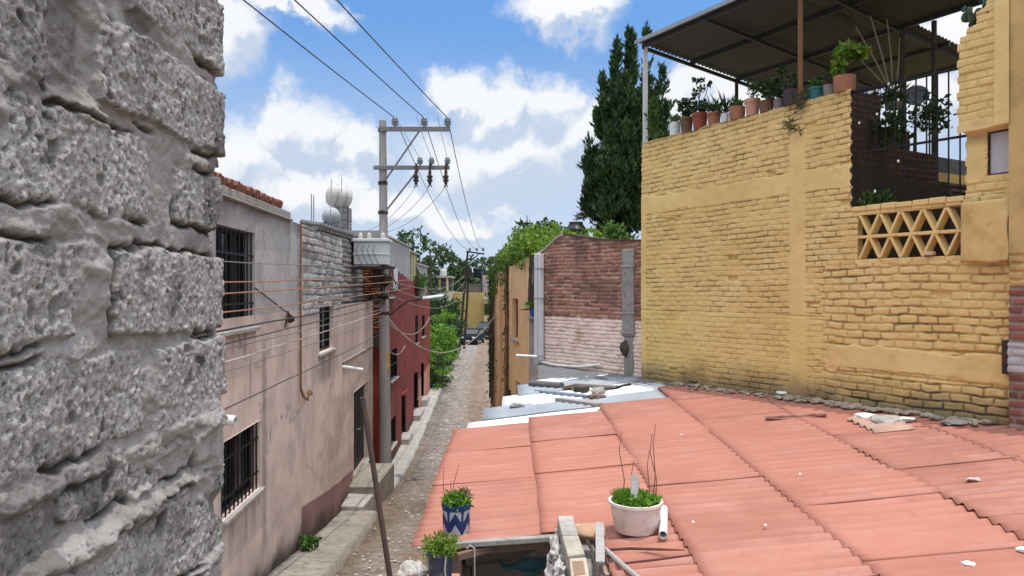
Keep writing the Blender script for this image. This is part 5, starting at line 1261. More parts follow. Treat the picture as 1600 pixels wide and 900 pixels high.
# ------------------------------------------------------------------ yellow house
YO = Vector((2.556, 14.48, 0)); YU = Vector((0.507, -0.862, 0)).normalized(); YN = Vector((-YU.y*-1, 0, 0))
YN = Vector((YU.y, -YU.x, 0)); YN = YN if YN.y < 0 else -YN
frY = Frame(YO, YU, YN)
def HP(u, w, z): return frY.pt(u, z, -w)
def ux(px):
    Y = 11.085/((px-800)/F+.589); return (14.48-Y)/.862, Y
def m_yellow():
    n = NT('yellow_painted_brick')
    s = n.sep(); rd = n.attr('rnd'); lo = n.attr('low')
    a = n.noise(1.2, 8, .65)
    hi = n.ramp(a, [(.25, (0.62, 0.42, 0.16)), (.5, (0.75, 0.525, 0.215)), (.75, (0.82, 0.605, 0.285))])
    lw = n.ramp(a, [(.25, (0.66, 0.46, 0.15)), (.5, (0.76, 0.55, 0.19)), (.75, (0.82, 0.61, 0.25))])
    col = n.mix(lo, hi, lw)
    col = n.mix(n.math('MULTIPLY', rd, .30), col, (0.62, 0.40, 0.15))
    col = n.mix(n.ramp(n.noise(7, 8, .75), [(.52, 0), (.78, .4)]), col, (0.56, 0.40, 0.19))
    st = n.noise(1.3, 7, .7, n.vscale((2.5, 2.5, .45)))
    col = n.mix(n.ramp(st, [(.58, 0), (.8, .22)]), col, (0.46, 0.33, 0.16))
    col = n.mix(n.ramp(n.noise(38, 5, .7), [(.68, 0), (.76, .5)]), col, (0.22, 0.15, 0.08))
    col = n.mix(n.attr('dirt'), col, (0.10, 0.085, 0.055))
    b = n.bump(n.noise(28, 8, .75), .45, .010); b = n.bump(n.noise(90, 5, .7), .3, .004, b)
    return n.fin(col, .88, b)
M_YEL = m_yellow()
yh = thing('yellow_house', 'yellow painted brick house with a lattice screen and canopied terrace filling the right side', 'house', tuple(HP(3.5, .1, -4.5)))
def ywall(A, Z, seed=151, off=0):
    i1, r1, q1, fu, fv = bricks(A, Z-.012*A, .215, .088, seed, .020, .0055, .006)
    i2, r2, q2, fu2, fv2 = bricks(A, Z-.012*A, .26, .108, seed+9, .034, .009, .009)
    rough = sst(3.95, 4.15, A+.12*(fbm(Z*4, Z*0, 160)-.5))*sst(.42, .25, Z)
    ins = np.where(rough > .5, i2, i1); r = np.where(rough > .5, r2, r1); q = np.where(rough > .5, q2, q1)
    rag = .05*(fbm(A*5, Z*5, 161, 3)-.5)*2
    band = sst(1.44, 1.47, Z+rag)*sst(1.79, 1.76, Z+rag)*(A < 4.55)
    colm = sst(3.47, 3.50, A+rag*.6)*sst(3.80, 3.77, A+rag*.6)*sst(2.45, 2.4, Z+2*rag)
    quoin = sst(.13, .11, A+rag*.5)*sst(1.5, 1.4, Z)
    lowb = sst(-1.18, -1.14, Z+rag*1.1)*sst(-.82, -.86, Z+rag*1.1)*sst(4.0, 4.2, A)
    lowb2 = sst(-.80, -.70, Z)*0
    smooth = np.clip(np.maximum.reduce([band, colm, quoin, lowb]), 0, 1)
    low = sst(-.40, -.46, Z+.06*(vnoise(A*3, A*0, 163)-.5))*(A < 4.1)
    fill = sst(.36, .56, fbm(A*2.6, Z*6.0, 164, 4)*.65+.35*vnoise(A*9, Z*16, 159))
    depth = (.028-.017*fill)*(1-.5*low)+.010*rough
    dep = depth*(ins-1)
    D = dep+(r-.5)*.012*(1-.5*low)*ins+.020*(fbm(A*13, Z*17, 165, 5, .6)-.5)
    D = D+.010*(fv-.5)*(1-low)*ins*(q-.3)
    hole = (q > .985)*ins
    D = D-.05*hole*sst(.3, .6, vnoise(A*11, Z*18, 167))
    D = D*(1-smooth)+smooth*(.006+.008*(fbm(A*6, Z*6, 166, 3)-.5)*2)
    D = D-.018*np.exp(-((Z+.43+.03*(vnoise(A*2.5, A*0, 169)-.5))/.010)**2)*(A < 4.1)*sst(.35, .5, vnoise(A*2, A*0, 170))
    D = D-.03*np.exp(-((Z+.80+.05*(vnoise(A*2.5, A*0, 171)-.5))/.013)**2)*(A > 4.2)*sst(.35, .5, vnoise(A*2, A*0, 172))-.03*np.exp(-((Z+1.19+.05*(vnoise(A*2.5, A*0, 173)-.5))/.013)**2)*(A > 4.3)
    D = D-.02*np.exp(-((A-4.08-.10*(fbm(Z*3, Z*0, 174)-.5))/.015)**2)*sst(.5, .3, Z)*sst(.3, .5, vnoise(Z*4, Z*0, 175))
    D = D+.035*(fbm(A*.7, Z*.7, 168)-.5)
    base = zr(YO.x+YU.x*A, YO.y+YU.y*A)
    h = Z-base
    dirt = np.clip(sst(.55, .0, h+.35*(fbm(A*2.5, Z*2.5, 176)-.5))*.75+.55*(1-ins)*(1-smooth)*sst(.55, .75, fbm(A*2, Z*2, 177))*.6+(.12+.34*(1-fill))*(1-ins)*(1-smooth)*(1-.4*low)+.5*sst(2.62, 2.9, Z+.25*(fbm(A*3, Z*2, 179)-.5))*.6, 0, 1)
    return D, {'rnd': r*ins*(1-smooth), 'low': np.clip(low*.5+.25*sst(2.2, .3, A), 0, 1), 'dirt': dirt}
OU0, OU1, OZ = 4.55, 6.14, 1.15
SU0, SU1, SZ0, SZ1 = 4.66, 6.10, .41, 1.03
def keepY(A, Z):
    k = np.ones(A.shape, bool)
    k &= ~((A > OU0+.012*np.sin(Z*40)) & (Z > OZ+.012*(vnoise(A*6, A*0, 180)-.5)))
    k &= ~((A > SU0) & (A < SU1) & (Z > SZ0) & (Z < SZ1))
    k &= Z < 2.86+.03*(vnoise(A*4, A*0, 181)-.5)
    return k
relief('street_wall', M_YEL, frY, gax(np.arange(-.01, 6.68, .0135), SU0, SU1), gax(np.arange(-2.45, 2.9, .0102), SZ0, SZ1), ywall, yh, keepY)
# pier right of the opening
def f_pier(A, Z):
    ins, r, q, fu, fv = bricks(A, Z, .25, .098, 191, .02, .006, .006)
    strip = sst(6.50, 6.53, A)*(Z > 1.93)
    up = sst(1.915, 1.935, Z+.02*(vnoise(A*8, A*0, 192)-.5))
    sm = np.clip(strip+sst(2.10, 2.05, Z)*up+(1-up)*sst(1.30, 1.35, Z)*(A < 6.36), 0, 1)
    D = ((ins-1)*.019+(r-.5)*.018+.012*(fbm(A*8, Z*8, 193)-.5))*(1-sm)+sm*.008*(fbm(A*5, Z*5, 194)-.5)+.03*strip+.10*up
    return D, {'rnd': r*ins*(1-sm), 'low': 0*A, 'dirt': np.clip(.5*sst(1.93, 1.85, Z)*sst(1.7, 1.9, Z)+.35*sst(.62, .8, fbm(A*3, Z*3, 195)), 0, 1)}  # darker band just below the projecting upper block, plus random patches
def topP(A): return np.interp(A, [6.0, 6.19, 6.2, 6.3, 6.31, 6.42, 6.43, 6.6, 6.61, 9], [3.10, 3.12, 3.2, 3.22, 3.36, 3.4, 3.55, 3.6, 4.3, 4.3])
def keepP(A, Z): return (Z < topP(A)) & ~((A > 6.39) & (A < 6.68) & (Z > 1.37) & (Z < 1.90)) & (A > OU1-.05*(Z > 1.93)+.012*np.sign(np.sin(Z*31)))
relief('pier', M_YEL, frY, gax(np.arange(6.07, 6.70, .012), 6.39, 6.68), gax(np.arange(1.12, 4.3, .0105), 1.37, 1.90), f_pier, yh, keepP)
mb = MB()
for a0, a1 in ((6.13, 6.2), (6.2, 6.3), (6.3, 6.42), (6.42, 6.6)): frY.wbox(mb, a0, a1-.002, 1.10, float(topP((a0+a1)/2))-.02, -.35, -.03 if a0 < 6.3 else -.07)
mb.build('pier_core', M_YEL, yh)
mb = MB(); frY.wbox(mb, 6.40, 6.66, 1.39, 1.885, -.08, -.05); wd = mb.build('window_board', paint('whitish_board', (.48, .47, .48), .12, 2.5, .7, .1), yh)
mb = MB()
for (a0, a1, z0, z1) in ((6.385, 6.402, 1.37, 1.90), (6.658, 6.675, 1.37, 1.90), (6.402, 6.658, 1.37, 1.39), (6.402, 6.658, 1.885, 1.90)): frY.wbox(mb, a0, a1, z0, z1, -.09, -.03)
mb.build('frame', M_DKSTEEL, wd)
# neighbouring column beyond the window
def f_col(A, Z):
    ins, r, q, fu, fv = bricks(A, Z, .27, .10, 201, .02, .011, .012)
    rd = sst(.05, -.05, Z+.1*(vnoise(A*5, Z*3, 202)-.5))
    wh = sst(-.62, -.66, Z)*sst(-1.02, -.98, Z)
    sm = sst(.35, .45, Z)
    return ((ins-1)*.02+(r-.5)*.012)*(1-sm)+.01*(fbm(A*5, Z*5, 203)-.5)+.03*wh, {'rnd': r, 'mask': ins*(1-sm), 'white': np.clip(1-rd+0*A, 0, 1), 'stain': wh, 'dirt': .25*sst(.5, .7, fbm(A*3, Z*3, 204))}
def m_colmat():
    n = NT('yellow_over_red_brick')
    bc = n.ramp(n.attr('rnd'), [(0, (.15, .055, .04)), (1, (.34, .13, .09))])
    col = n.mix(n.attr('mask'), (.30, .24, .20), bc)
    yc = n.ramp(n.noise(1.5, 7), [(.3, (.50, .32, .12)), (.7, (.64, .43, .18))])
    col = n.mix(n.attr('white'), col, yc); col = n.mix(n.attr('stain'), col, (.45, .43, .41)); col = n.mix(n.attr('dirt'), col, (.1, .08, .06))
    return n.fin(col, .9, n.bump(n.noise(40, 6), .4, .008))
relief('corner_column', m_colmat(), Frame(frY.pt(0, 0, .11), YU, YN), np.arange(6.68, 8.2, .014), np.arange(-2.3, 4.3, .0115), f_col, yh)
mb = MB(); frY.wbox(mb, 6.69, 8.2, -5, 4.28, -.5, .075); mb.build('column_core', M_YEL, yh)
mb = MB(); frY.wbox(mb, 6.60, 6.665, -1.02, -.62, -.02, .10); mb.build('column_patch', M_DKSTEEL, yh)
# body, floors
mb = MB()
frY.wbox(mb, .02, 4.5, -6, 1.85, -5.2, -.16); frY.wbox(mb, .02, 4.5, 1.85, 2.84, -.14, -.045); frY.wbox(mb, 4.5, 8.2, -6, .30, -5.2, -.16)
frY.wbox(mb, .0, .12, 1.85, 2.3, -5.2, -.16); frY.wbox(mb, 6.7, 8.2, .3, 4.2, -5.2, -.5)
frY.wbox(mb, 4.5, 4.64, .3, 1.14, -.14, -.045); frY.wbox(mb, 6.115, 6.7, .3, 1.10, -.2, -.045); frY.wbox(mb, 4.64, 6.115, 1.035, 1.14, -.14, -.03); frY.wbox(mb, 4.64, 6.115, .3, .405, -.14, -.03); frY.wbox(mb, .02, 6.66, -2.4, .28, -.16, -.05)
mb.build('house_body', M_YEL, yh)
# end face towards the brick wall
relief('end_wall', M_YEL, Frame(HP(0, 0, 0), -YN, -YU), np.arange(.0, 5.2, .05), np.arange(-6, 2.86, .04), lambda A, Z: ywall(A*.5+1, Z), yh, lambda A, Z: (A < .15) | (Z < 2.3))
# lattice screen of painted brick
mb = MB(); half = .152; nseg = 10
zm_ = .722
for row, (z0, z1) in enumerate(((SZ0+.004, zm_-.02), (zm_+.02, SZ1-.004))):
    u = SU0+.02
    for k in range(nseg):
        upward = (k % 2 == 0) if row == 0 else (k % 2 == 1)
        ua, ub = (u+k*half, u+(k+1)*half-.012) if upward else (u+(k+1)*half, u+k*half+.012)
        if max(ua, ub) > SU1+.02: continue
        t = .020
        dj = .006*math.sin(k*2.3+row)
        a0 = [(ua-t, z0), (ua+t, z0), (ub+t, z1), (ub-t, z1)]
        mb.prism([frY.pt(a, z, .004+dj) for a, z in a0], YN*-.15)
for k in range(5): frY.wbox(mb, SU0-.02+k*.295, SU0-.025+(k+1)*.295, zm_-.021, zm_+.021, -.15, .006+.006*(k % 2))
mb.build('lattice_screen', M_YEL, yh, bevel=.006)
mb = MB()
for k in range(7): frY.wbox(mb, 4.57+k*.222, 4.57+k*.222+.212, 1.09, 1.158+.006*(k % 3), -.12, .014+.008*(k % 2))
mb.build('parapet_bricks', M_YEL, yh, bevel=.012)
mb = MB(); frY.wbox(mb, 5.62, 5.74, .425, .475, -.05, .045); mb.build('loose_brick', paint('pinkish_yellow', (.62, .42, .27), .15, 4, .9), yh, bevel=.01)
# square board hung right of the lattice
n_ = 24; V = []
for j in range(n_):
    for i in range(n_):
        s = i/(n_-1); t = j/(n_-1); e = .012*(mnoise.noise(Vector((s*5, t*5, 3))))
        V.append(frY.pt(6.12+.545*s+.012*math.sin(t*9)*(s > .9), .31+.745*t+.012*math.sin(s*7)*(t < .1)+.01*s, .085+.03*s*(1-t)+e))
n2 = NT('stained_board'); cc = n2.ramp(n2.noise(2.2, 7, .7), [(.3, (.46, .29, .10)), (.5, (.64, .43, .17)), (.72, (.70, .49, .22))]); cc = n2.mix(n2.ramp(n2.noise(5, 7, .7), [(.58, 0), (.7, .6)]), cc, (.26, .15, .07))
bo = fmesh('stained_board', np.array(V), grid_quads(n_, n_), n2.fin(cc, .85, n2.bump(n2.noise(12, 6), .4, .01)))
sm_ = bo.modifiers.new('thickness', 'SOLIDIFY'); sm_.thickness = .03
tag(bo, 'square stained yellowish board hung on the wall right of the lattice screen', 'board')
M_TEAL2 = paint('teal_door', (.02, .075, .075), .3, 3, .6, .1)
# patio: side wall, back wall, stairs, railing
frPs = Frame(HP(4.52, 0, 0), -YN, YU)
def f_ps(A, Z):
    ins, r, q, fu, fv = bricks(A, Z, .27, .085, 211, .015, .011, .011)
    cem = sst(1.82, 1.78, Z+.12*A-.05+.06*(vnoise(A*4, A*0, 212)-.5))
    return ((ins-1)*.009+(r-.5)*.008)*(1-cem)+.012*(fbm(A*4, Z*4, 213)-.5), {'rnd': r, 'mask': ins*(1-cem), 'dirt': np.clip(.74-cem*.05, 0, 1)}  # patio shade put into the colour: even darkening through the dirt value
relief('patio_side_wall', M_ORBR, frPs, np.arange(.03, 3.4, .02), np.arange(.3, 2.86, .018), f_ps, yh, lambda A, Z: Z < 2.86-.45*(A > .75)-.3*(A > 1.5)-.4*(A > 2.2))
mb = MB(); frPs.wbox(mb, .15, 3.4, .3, 2.1, -.2, -.03); mb.build('patio_wall_core', M_CONCD, yh)
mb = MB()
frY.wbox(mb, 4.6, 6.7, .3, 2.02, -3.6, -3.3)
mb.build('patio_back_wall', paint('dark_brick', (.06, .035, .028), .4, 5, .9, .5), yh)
mb = MB()
for k in range(7): mb.beam(HP(5.0+.12*k, 2.2, .55+.22*k), HP(5.0+.12*k, 3.0, .55+.22*k), .26, .05)
mb.beam(HP(4.85, 2.2, .35), HP(5.85, 2.2, 2.0), .05, .12); mb.build('patio_stairs', M_DKSTEEL, yh)
ra = thing('railing', 'tall black iron railing with thin bars across the patio opening', 'railing', tuple(HP(5.3, .05, 1.15)))
mb = MB(); mb.beam(HP(4.5, .05, 2.82), HP(6.15, .05, 2.78), .035, .035); mb.build('rail', M_BLACK, ra)
mb = MB(); mb.beam(HP(4.5, .05, 1.93), HP(6.15, .05, 1.91), .03, .03); mb.build('rail', M_BLACK, ra)
for k in range(11):
    u = 4.62+k*.142
    mb = MB(); mb.tube([HP(u, .05, 1.16), HP(u, .05, 2.81)], .010, 6); mb.build('bar', M_BLACK, ra)
for u, z in ((4.66, 2.35), (4.93, 2.42), (5.24, 2.55), (5.24, 1.72), (4.90, 1.35), (5.95, 2.05), (6.05, 2.0), (4.93, 2.75), (5.1, 2.80)):
    mb = MB(); mb.rock(HP(u, .03, z), .018, 3, 1, (1, 1, 1.3), .1); mb.build('bead', M_WHITEPVC, ra)
mb = MB(); mb.tube([HP(5.85, .9, 1.9), HP(6.02, .4, 2.3), HP(6.18, .0, 2.52)], .02, 6); mb.build('strut', M_DKSTEEL, ra)

mb = MB(); frY.wbox(mb, 5.105, 5.5, .32, 2.05, -2.97, -2.92); t = mb.build('back_door', M_TEAL2, yh)
mb = MB(); frY.wbox(mb, 4.98, 5.10, .32, 2.05, -2.95, -2.9); mb.build('pale_edge', paint('pale_blue_paint', (.30, .40, .46), .15, 3, .7, .1), t)
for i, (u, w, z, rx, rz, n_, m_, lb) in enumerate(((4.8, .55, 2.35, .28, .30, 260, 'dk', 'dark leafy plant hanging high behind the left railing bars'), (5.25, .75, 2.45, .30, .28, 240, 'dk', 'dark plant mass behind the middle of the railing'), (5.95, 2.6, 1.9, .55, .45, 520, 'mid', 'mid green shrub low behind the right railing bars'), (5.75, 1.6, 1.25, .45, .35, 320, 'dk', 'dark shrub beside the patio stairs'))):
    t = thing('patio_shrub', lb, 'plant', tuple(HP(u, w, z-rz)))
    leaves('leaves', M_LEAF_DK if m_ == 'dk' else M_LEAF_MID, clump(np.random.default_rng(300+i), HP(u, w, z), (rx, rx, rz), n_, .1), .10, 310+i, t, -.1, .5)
    mb = MB(); mb.tube([HP(u, w, max(.3, z-rz-.5)), HP(u, w, z)], .012, 5); mb.build('stem', M_STEM, t)
# canopy over the terrace
M_CANOPY = paint('grey_green_metal', (0.062, 0.068, 0.064), .2, 1.5, .6, .1, dirt=(.08, .07, .06), dirt_amt=.4)
M_CANBEAM = paint('canopy_beam_grey', (.04, .042, .045), .3, 6, .6, .1, dirt=(.08, .05, .04))
def zc(w): return 4.82-.111*w
def canopy_sheet(u0, u1, w0, w1, seed):
    us = np.linspace(u0, u1, 16); ws = np.linspace(w0, w1, int((w1-w0)/.105*10)+1)
    U, W = np.meshgrid(us, ws); Z = zc(W)+.015*np.sin(2*math.pi*W/.105)+.012*(vnoise(U*1.3, W*1.3, seed)-.5)
    V = np.stack([YO.x+YU.x*U-YN.x*W, YO.y+YU.y*U-YN.y*W, Z], -1)
    o = fmesh('canopy_sheet', V, grid_quads(len(us), len(ws)), M_CANOPY, cn); m = o.modifiers.new('t', 'SOLIDIFY'); m.thickness = .004
cn = thing('terrace_canopy', 'dark corrugated metal canopy on posts over the terrace of the yellow house', 'canopy', tuple(HP(3, 2, 2.9)))
canopy_sheet(-.03, 3.3, -.10, 2.72, 1); canopy_sheet(3.22, 6.5, -.10, 2.72, 2); canopy_sheet(-.03, 3.85, 2.66, 5.0, 3)
mb = MB(); mb.beam(HP(-.06, -.12, zc(-.12)-.005), HP(6.5, -.12, zc(-.12)-.005), .035, .07); mb.build('front_gutter', M_GALV, cn)
for w, u1 in ((.02, 6.5), (1.3, 6.5), (2.62, 6.5), (3.8, 3.85), (4.92, 3.85)):
    mb = MB(); mb.beam(HP(.0, w, zc(w)-.055), HP(u1, w, zc(w)-.055), .05, .07); mb.build('purlin', M_CANBEAM, cn)
for u, w1 in ((.03, 4.95), (1.75, 4.95), (3.65, 4.95), (5.4, 2.7)):
    mb = MB(); mb.beam(HP(u, .0, zc(0)-.10), HP(u, w1, zc(w1)-.10), .05, .06); mb.build('rafter', M_CANBEAM, cn)
M_WPOST = paint('white_painted_post', (0.66, .66, .64), .08, 2, .6, .1, dirt=(.35, .3, .25), dirt_amt=.4)
mb = MB(); mb.beam(HP(.03, .06, 2.75), HP(.03, .06, 4.76), .085, .085, (0, 1, 0)); mb.build('post', M_WPOST, cn)
mb = MB(); mb.beam(HP(3.65, .05, 2.80), HP(3.65, .05, 4.76), .055, .055, (0, 1, 0)); mb.build('post', M_RUST, cn)
for u, w in ((.03, 2.6), (3.65, 2.7), (4.2, 2.7), (5.0, 2.7)):
    mb = MB(); mb.beam(HP(u, w, .4 if u > 4 else 1.85), HP(u, w, zc(w)-.08), .06, .06, (0, 1, 0)); mb.build('post', M_DKSTEEL, cn)
mb = MB(); mb.tube([HP(.03, 2.6, 2.95), HP(1.2, 2.9, 3.35), HP(2.4, 3.1, 3.7)], .012, 5); tag(mb.build('clothes_line', M_DKSTEEL), 'thin line strung across the terrace behind the flowerpots', 'line')

# terrace pots
M_TERRA = paint('terracotta', (0.36, 0.16, 0.09), .25, 6, .9, .3, dirt=(.14, .11, .08), dirt_amt=.6)
M_TERRAD = paint('mossy_terracotta', (0.17, 0.10, 0.065), .35, 6, .9, .3, dirt=(.07, .07, .04), dirt_amt=.7)
M_TERRAR = paint('red_brown_pot', (0.28, 0.075, 0.045), .2, 5, .7, .1)
M_PINKPOT = paint('pink_pot', (0.52, 0.28, 0.21), .12, 4, .7, .1)
M_TEAL = paint('teal_pot', (0.03, 0.14, 0.14), .2, 5, .5, .1)
M_GREYPOT = paint('grey_pot', (0.22, 0.20, 0.18), .25, 5, .9, .3)
M_DKPOT = paint('dark_plum_pot', (0.05, 0.03, 0.04), .2, 5, .6, .1)
M_WPOT = paint('white_pot', (0.66, 0.66, 0.66), .08, 5, .6, .1, dirt=(.35, .3, .25), dirt_amt=.4)
rngp = np.random.default_rng(99)
def pot(px, wpx, hpx, mat, label, plant, rim=True, flare=.80, w=.09, name='potted_plant', lean=0):
    u, Y = ux(px); k = Y/F; r = wpx*k/2; h = hpx*k
    c = HP(u, w, 2.855)
    t = thing(name, label, 'potted plant', tuple(c), 'flowerpots along the terrace wall')
    mb = MB()
    if rim: pr = [(0, 0), (r*flare, 0), (r*.97, h*.80), (r*1.06, h*.80), (r*1.06, h), (r*.93, h), (r*.9, h*.86), (0, h*.86)]
    else: pr = [(0, 0), (r*flare, 0), (r*.98, h*.5), (r*.98, h), (r*.90, h), (r*.88, h*.88), (0, h*.88)]
    mb.lathe(pr, c, 22); mb.build('pot', mat, t, smooth=True)
    q = c+Vector((0, 0, h))
    if plant == 'geranium':
        mb = MB(); P_ = []
        for i in range(9):
            e = q+Vector((rngp.normal()*.12, rngp.normal()*.08, rngp.uniform(.08, .32)+lean)); mb.tube([q-Vector((0, 0, .03)), q.lerp(e, .5)+Vector((rngp.normal()*.03, 0, .03)), e], .006, 5); P_.append(clump(rngp, e, (.09, .09, .06), 26, .2))
        mb.build('stems', M_STEM, t); leaves('leaves', M_LEAF_DK, np.concatenate(P_), .07, int(px), t, .2, .8)
    elif plant == 'tall':
        mb = MB(); P_ = []
        for i in range(6):
            hh = rngp.uniform(.25, .62); e = q+Vector((rngp.normal()*.13, rngp.normal()*.06, hh)); mb.tube([q, q.lerp(e, .6)+Vector((rngp.normal()*.03, 0, 0)), e], .006, 5); P_.append(clump(rngp, e, (.05, .05, .05), 22, .2))
        P_.append(clump(rngp, q+Vector((0, 0, .12)), (.2, .12, .12), 150, .2))
        mb.build('stems', M_STEM, t); leaves('leaves', M_LEAF_DK, np.concatenate(P_), .065, int(px), t, .2, .75)
    elif plant == 'spiky':
        leaves('leaves', M_LEAF_DK, clump(rngp, q, (.06, .06, .02), 46, .2), .34, int(px), t, 1.1, .09)
    elif plant == 'small':
        leaves('leaves', M_LEAF_MID, clump(rngp, q+Vector((0, 0, .05)), (.10, .10, .07), 110, .2), .07, int(px), t, .5, .5)
    elif plant == 'bright':
        mb = MB(); P_ = []
        for i in range(12):
            e = q+Vector((rngp.normal()*.11-.05, rngp.normal()*.10, rngp.uniform(.12, .42))); mb.tube([q, e], .006, 5); P_.append(clump(rngp, e, (.09, .09, .05), 30, .2))
        mb.build('stems', M_STEM, t); leaves('leaves', M_LEAF_LIME, np.concatenate(P_), .10, int(px), t, -.1, .8)
    elif plant == 'twigs':
        mb = MB()
        for i in range(7): mb.tube([q-Vector((0, 0, .05)), q+Vector((rngp.normal()*.06, rngp.normal()*.05, rngp.uniform(.1, .3)))], .005, 5)
        mb.build('stems', M_STEM, t); leaves('leaves', M_LEAF_DK, clump(rngp, q+Vector((0, 0, .12)), (.1, .1, .1), 50, .2), .05, int(px), t, .3, .6)
    return t
pot(1049, 17, 21, M_WPOT, 'white flowerpot nearest the white canopy post', 'small', False, .95)
pot(1067, 20, 24, M_TERRAD, 'mossy dark flowerpot between the white pot and the red brown pot', 'geranium')
pot(1088, 24, 25, M_TERRAR, 'red brown flowerpot with the tallest dark stems', 'tall')
pot(1110, 21, 20, M_TERRA, 'small terracotta pot of spiky leaves right of the red brown pot', 'spiky')
pot(1127, 12, 15, M_WPOT, 'narrow white pot with spiky leaves between two terracotta pots', 'spiky', False, .95)
pot(1146, 25, 20, M_TERRA, 'low wide terracotta pot of small leaves left of the pink pot', 'small', False, .9)
pot(1170, 23, 26, M_PINKPOT, 'clean pink flowerpot with a thick rim', 'twigs')
pot(1192, 22, 18, M_TERRAD, 'low brown pot with dark stems right of the pink pot', 'geranium', False, .9)
pot(1211, 16, 16, M_GREYPOT, 'small dark grey pot with dark stems left of the plum box', 'tall', False)
pot(1233, 30, 24, M_DKPOT, 'wide dark plum pot beside the rusty post', 'twigs', False, .95)
pot(1270, 22, 19, M_TEAL, 'teal flowerpot right of the rusty post', 'small')
pot(1291, 20, 17, M_GREYPOT, 'dull grey brown pot between the teal pot and the bright leafy plant', 'twigs', False)
pot(1314, 34, 25, M_TERRA, 'wide terracotta pot with a bright green broad leaved plant', 'bright', False, .9)
t = thing('vine', 'thin leafy green vine climbing beside the white canopy post', 'vine', tuple(HP(.12, .1, 2.86)))
leaves('leaves', M_LEAF_MID, np.concatenate([clump(rngp, HP(.22, .1, 3.05+.14*i), (.14-.012*i, .08, .12), 40, .1) for i in range(5)]), .09, 3, t, .2, .5)
t = thing('wall_weed', 'dry grey green weed growing out of the yellow wall below the rusty post', 'weed', tuple(HP(3.6, -.05, 2.75)))
leaves('leaves', leafmat('dry_weed_leaf', (.06, .07, .035), (.14, .14, .08), .3), np.concatenate([clump(rngp, HP(3.72, -.06, 2.85), (.20, .10, .16), 170, .1), clump(rngp, HP(3.5, -.05, 2.55), (.12, .07, .06), 40, .1), clump(rngp, HP(3.66, -.05, 2.42), (.16, .06, .04), 40, .1)]), .08, 3, t, .1, .3)
t = thing('patio_plant', 'low dark green plant at the left foot of the patio opening', 'plant', tuple(HP(4.75, .15, 1.1)))
leaves('leaves', M_LEAF_MID, clump(rngp, HP(4.82, .22, 1.22), (.26, .15, .13), 260, .1), .10, 5, t, .2, .5)
t = thing('prickly_pear', 'dark prickly plant growing on top of the stepped yellow pier', 'cactus', tuple(HP(6.3, .05, 3.3)))
mb = MB()
for i in range(26):
    c = HP(6.18+.05*rngp.normal()+.012*i, .02+rngp.normal()*.08, 3.28+.012*i+.09*rngp.normal())
    mb.rock(c, rngp.uniform(.035, .075), i, 2, (1, .35, 1.15), .15, Matrix.Rotation(rngp.uniform(0, 3), 3, 'Z') @ Matrix.Rotation(rngp.normal()*.6, 3, 'Y'))
mb.build('pads', paint('cactus_green', (0.05, 0.085, 0.05), .35, 8, .6, .2), t, smooth=True)
ds = thing('satellite_dish', 'grey mesh satellite dish behind the patio railing', 'satellite dish', tuple(P(1432, 160, 12.4)))
c = P(1431, 152, 12.4); M = Vector((0, 0, 1)).rotation_difference(Vector((-.45, -.8, .35)).normalized()).to_matrix()
mb = MB(); mb.lathe([(0, 0), (.07, .01), (.13, .03), (.19, .06), (.196, .06), (.13, .02), (0, -.01)], c, 24, M); mb.build('reflector', paint('dull_grey_dish', (.20, .22, .24), .2, 6, .7, .1), ds, smooth=True)
mb = MB(); mb.tube([c, c+Vector((.1, .2, -.4)), c+Vector((.1, .25, -1.0))], .02, 6); mb.tube([c+M @ Vector((.17, 0, .05)), c+M @ Vector((0, 0, .22))], .01, 5); mb.build('arm', M_DKSTEEL, ds)
dp = thing('dry_reeds', 'fan of long dry pale canes rising under the canopy behind the railing', 'canes', tuple(P(1400, 160, 11.6)))
mb = MB()
for x0, y0, x1, y1 in ((1396, 150, 1337, 42), (1393, 150, 1360, 25), (1395, 150, 1386, 30), (1398, 150, 1406, 58), (1388, 140, 1338, 88)): mb.tube([P(x0, y0, 11.6), P((x0+x1)/2+2, (y0+y1)/2, 11.6), P(x1, y1, 11.5)], [.014, .012, .008], 5)
mb.build('canes', paint('dry_cane', (.32, .26, .18), .2, 5, .8), dp)
leaves('leaves', M_DRY, np.concatenate([clump(rngp, P(1392, 145, 11.6), (.25, .2, .12), 120, .1)]), .22, 3, dp, .3, .12)
for i, (px, py, Y, s, lb) in enumerate(((1365, 165, 11.3, .18, 'pale round flower pot hanging behind the railing, left'), (1398, 160, 11.4, .14, 'dark hanging plant basket behind the railing, right'))):
    t = thing('hanging_basket', lb, 'hanging basket', tuple(P(px, py, Y))); c = P(px, py, Y)
    mb = MB(); mb.lathe([(0, -.12), (.08, -.11), (.12, -.02), (.12, .0), (0, -.01)], c, 16); mb.tube([c+Vector((.1, 0, 0)), c+Vector((0, 0, .35)), c+Vector((-.1, 0, 0))], .005, 4); mb.build('basket', M_WPOT if i == 0 else M_GREYPOT, t, smooth=True)
    leaves('leaves', M_LEAF_DK, clump(rngp, c+Vector((0, 0, .05)), (s, s, .12), 120, .1), .10, i, t, 0, .5)
t = thing('patio_bush', 'green bush seen through the railing at the back of the patio', 'bush', tuple(HP(6.0, 3.9, 1.9)))
leaves('leaves', M_LEAF_MID, crown(rngp, HP(5.7, 4.2, 2.2), (1.0, .8, .5), 26, 50, .28, .3), .12, 8, t, .1, .5)
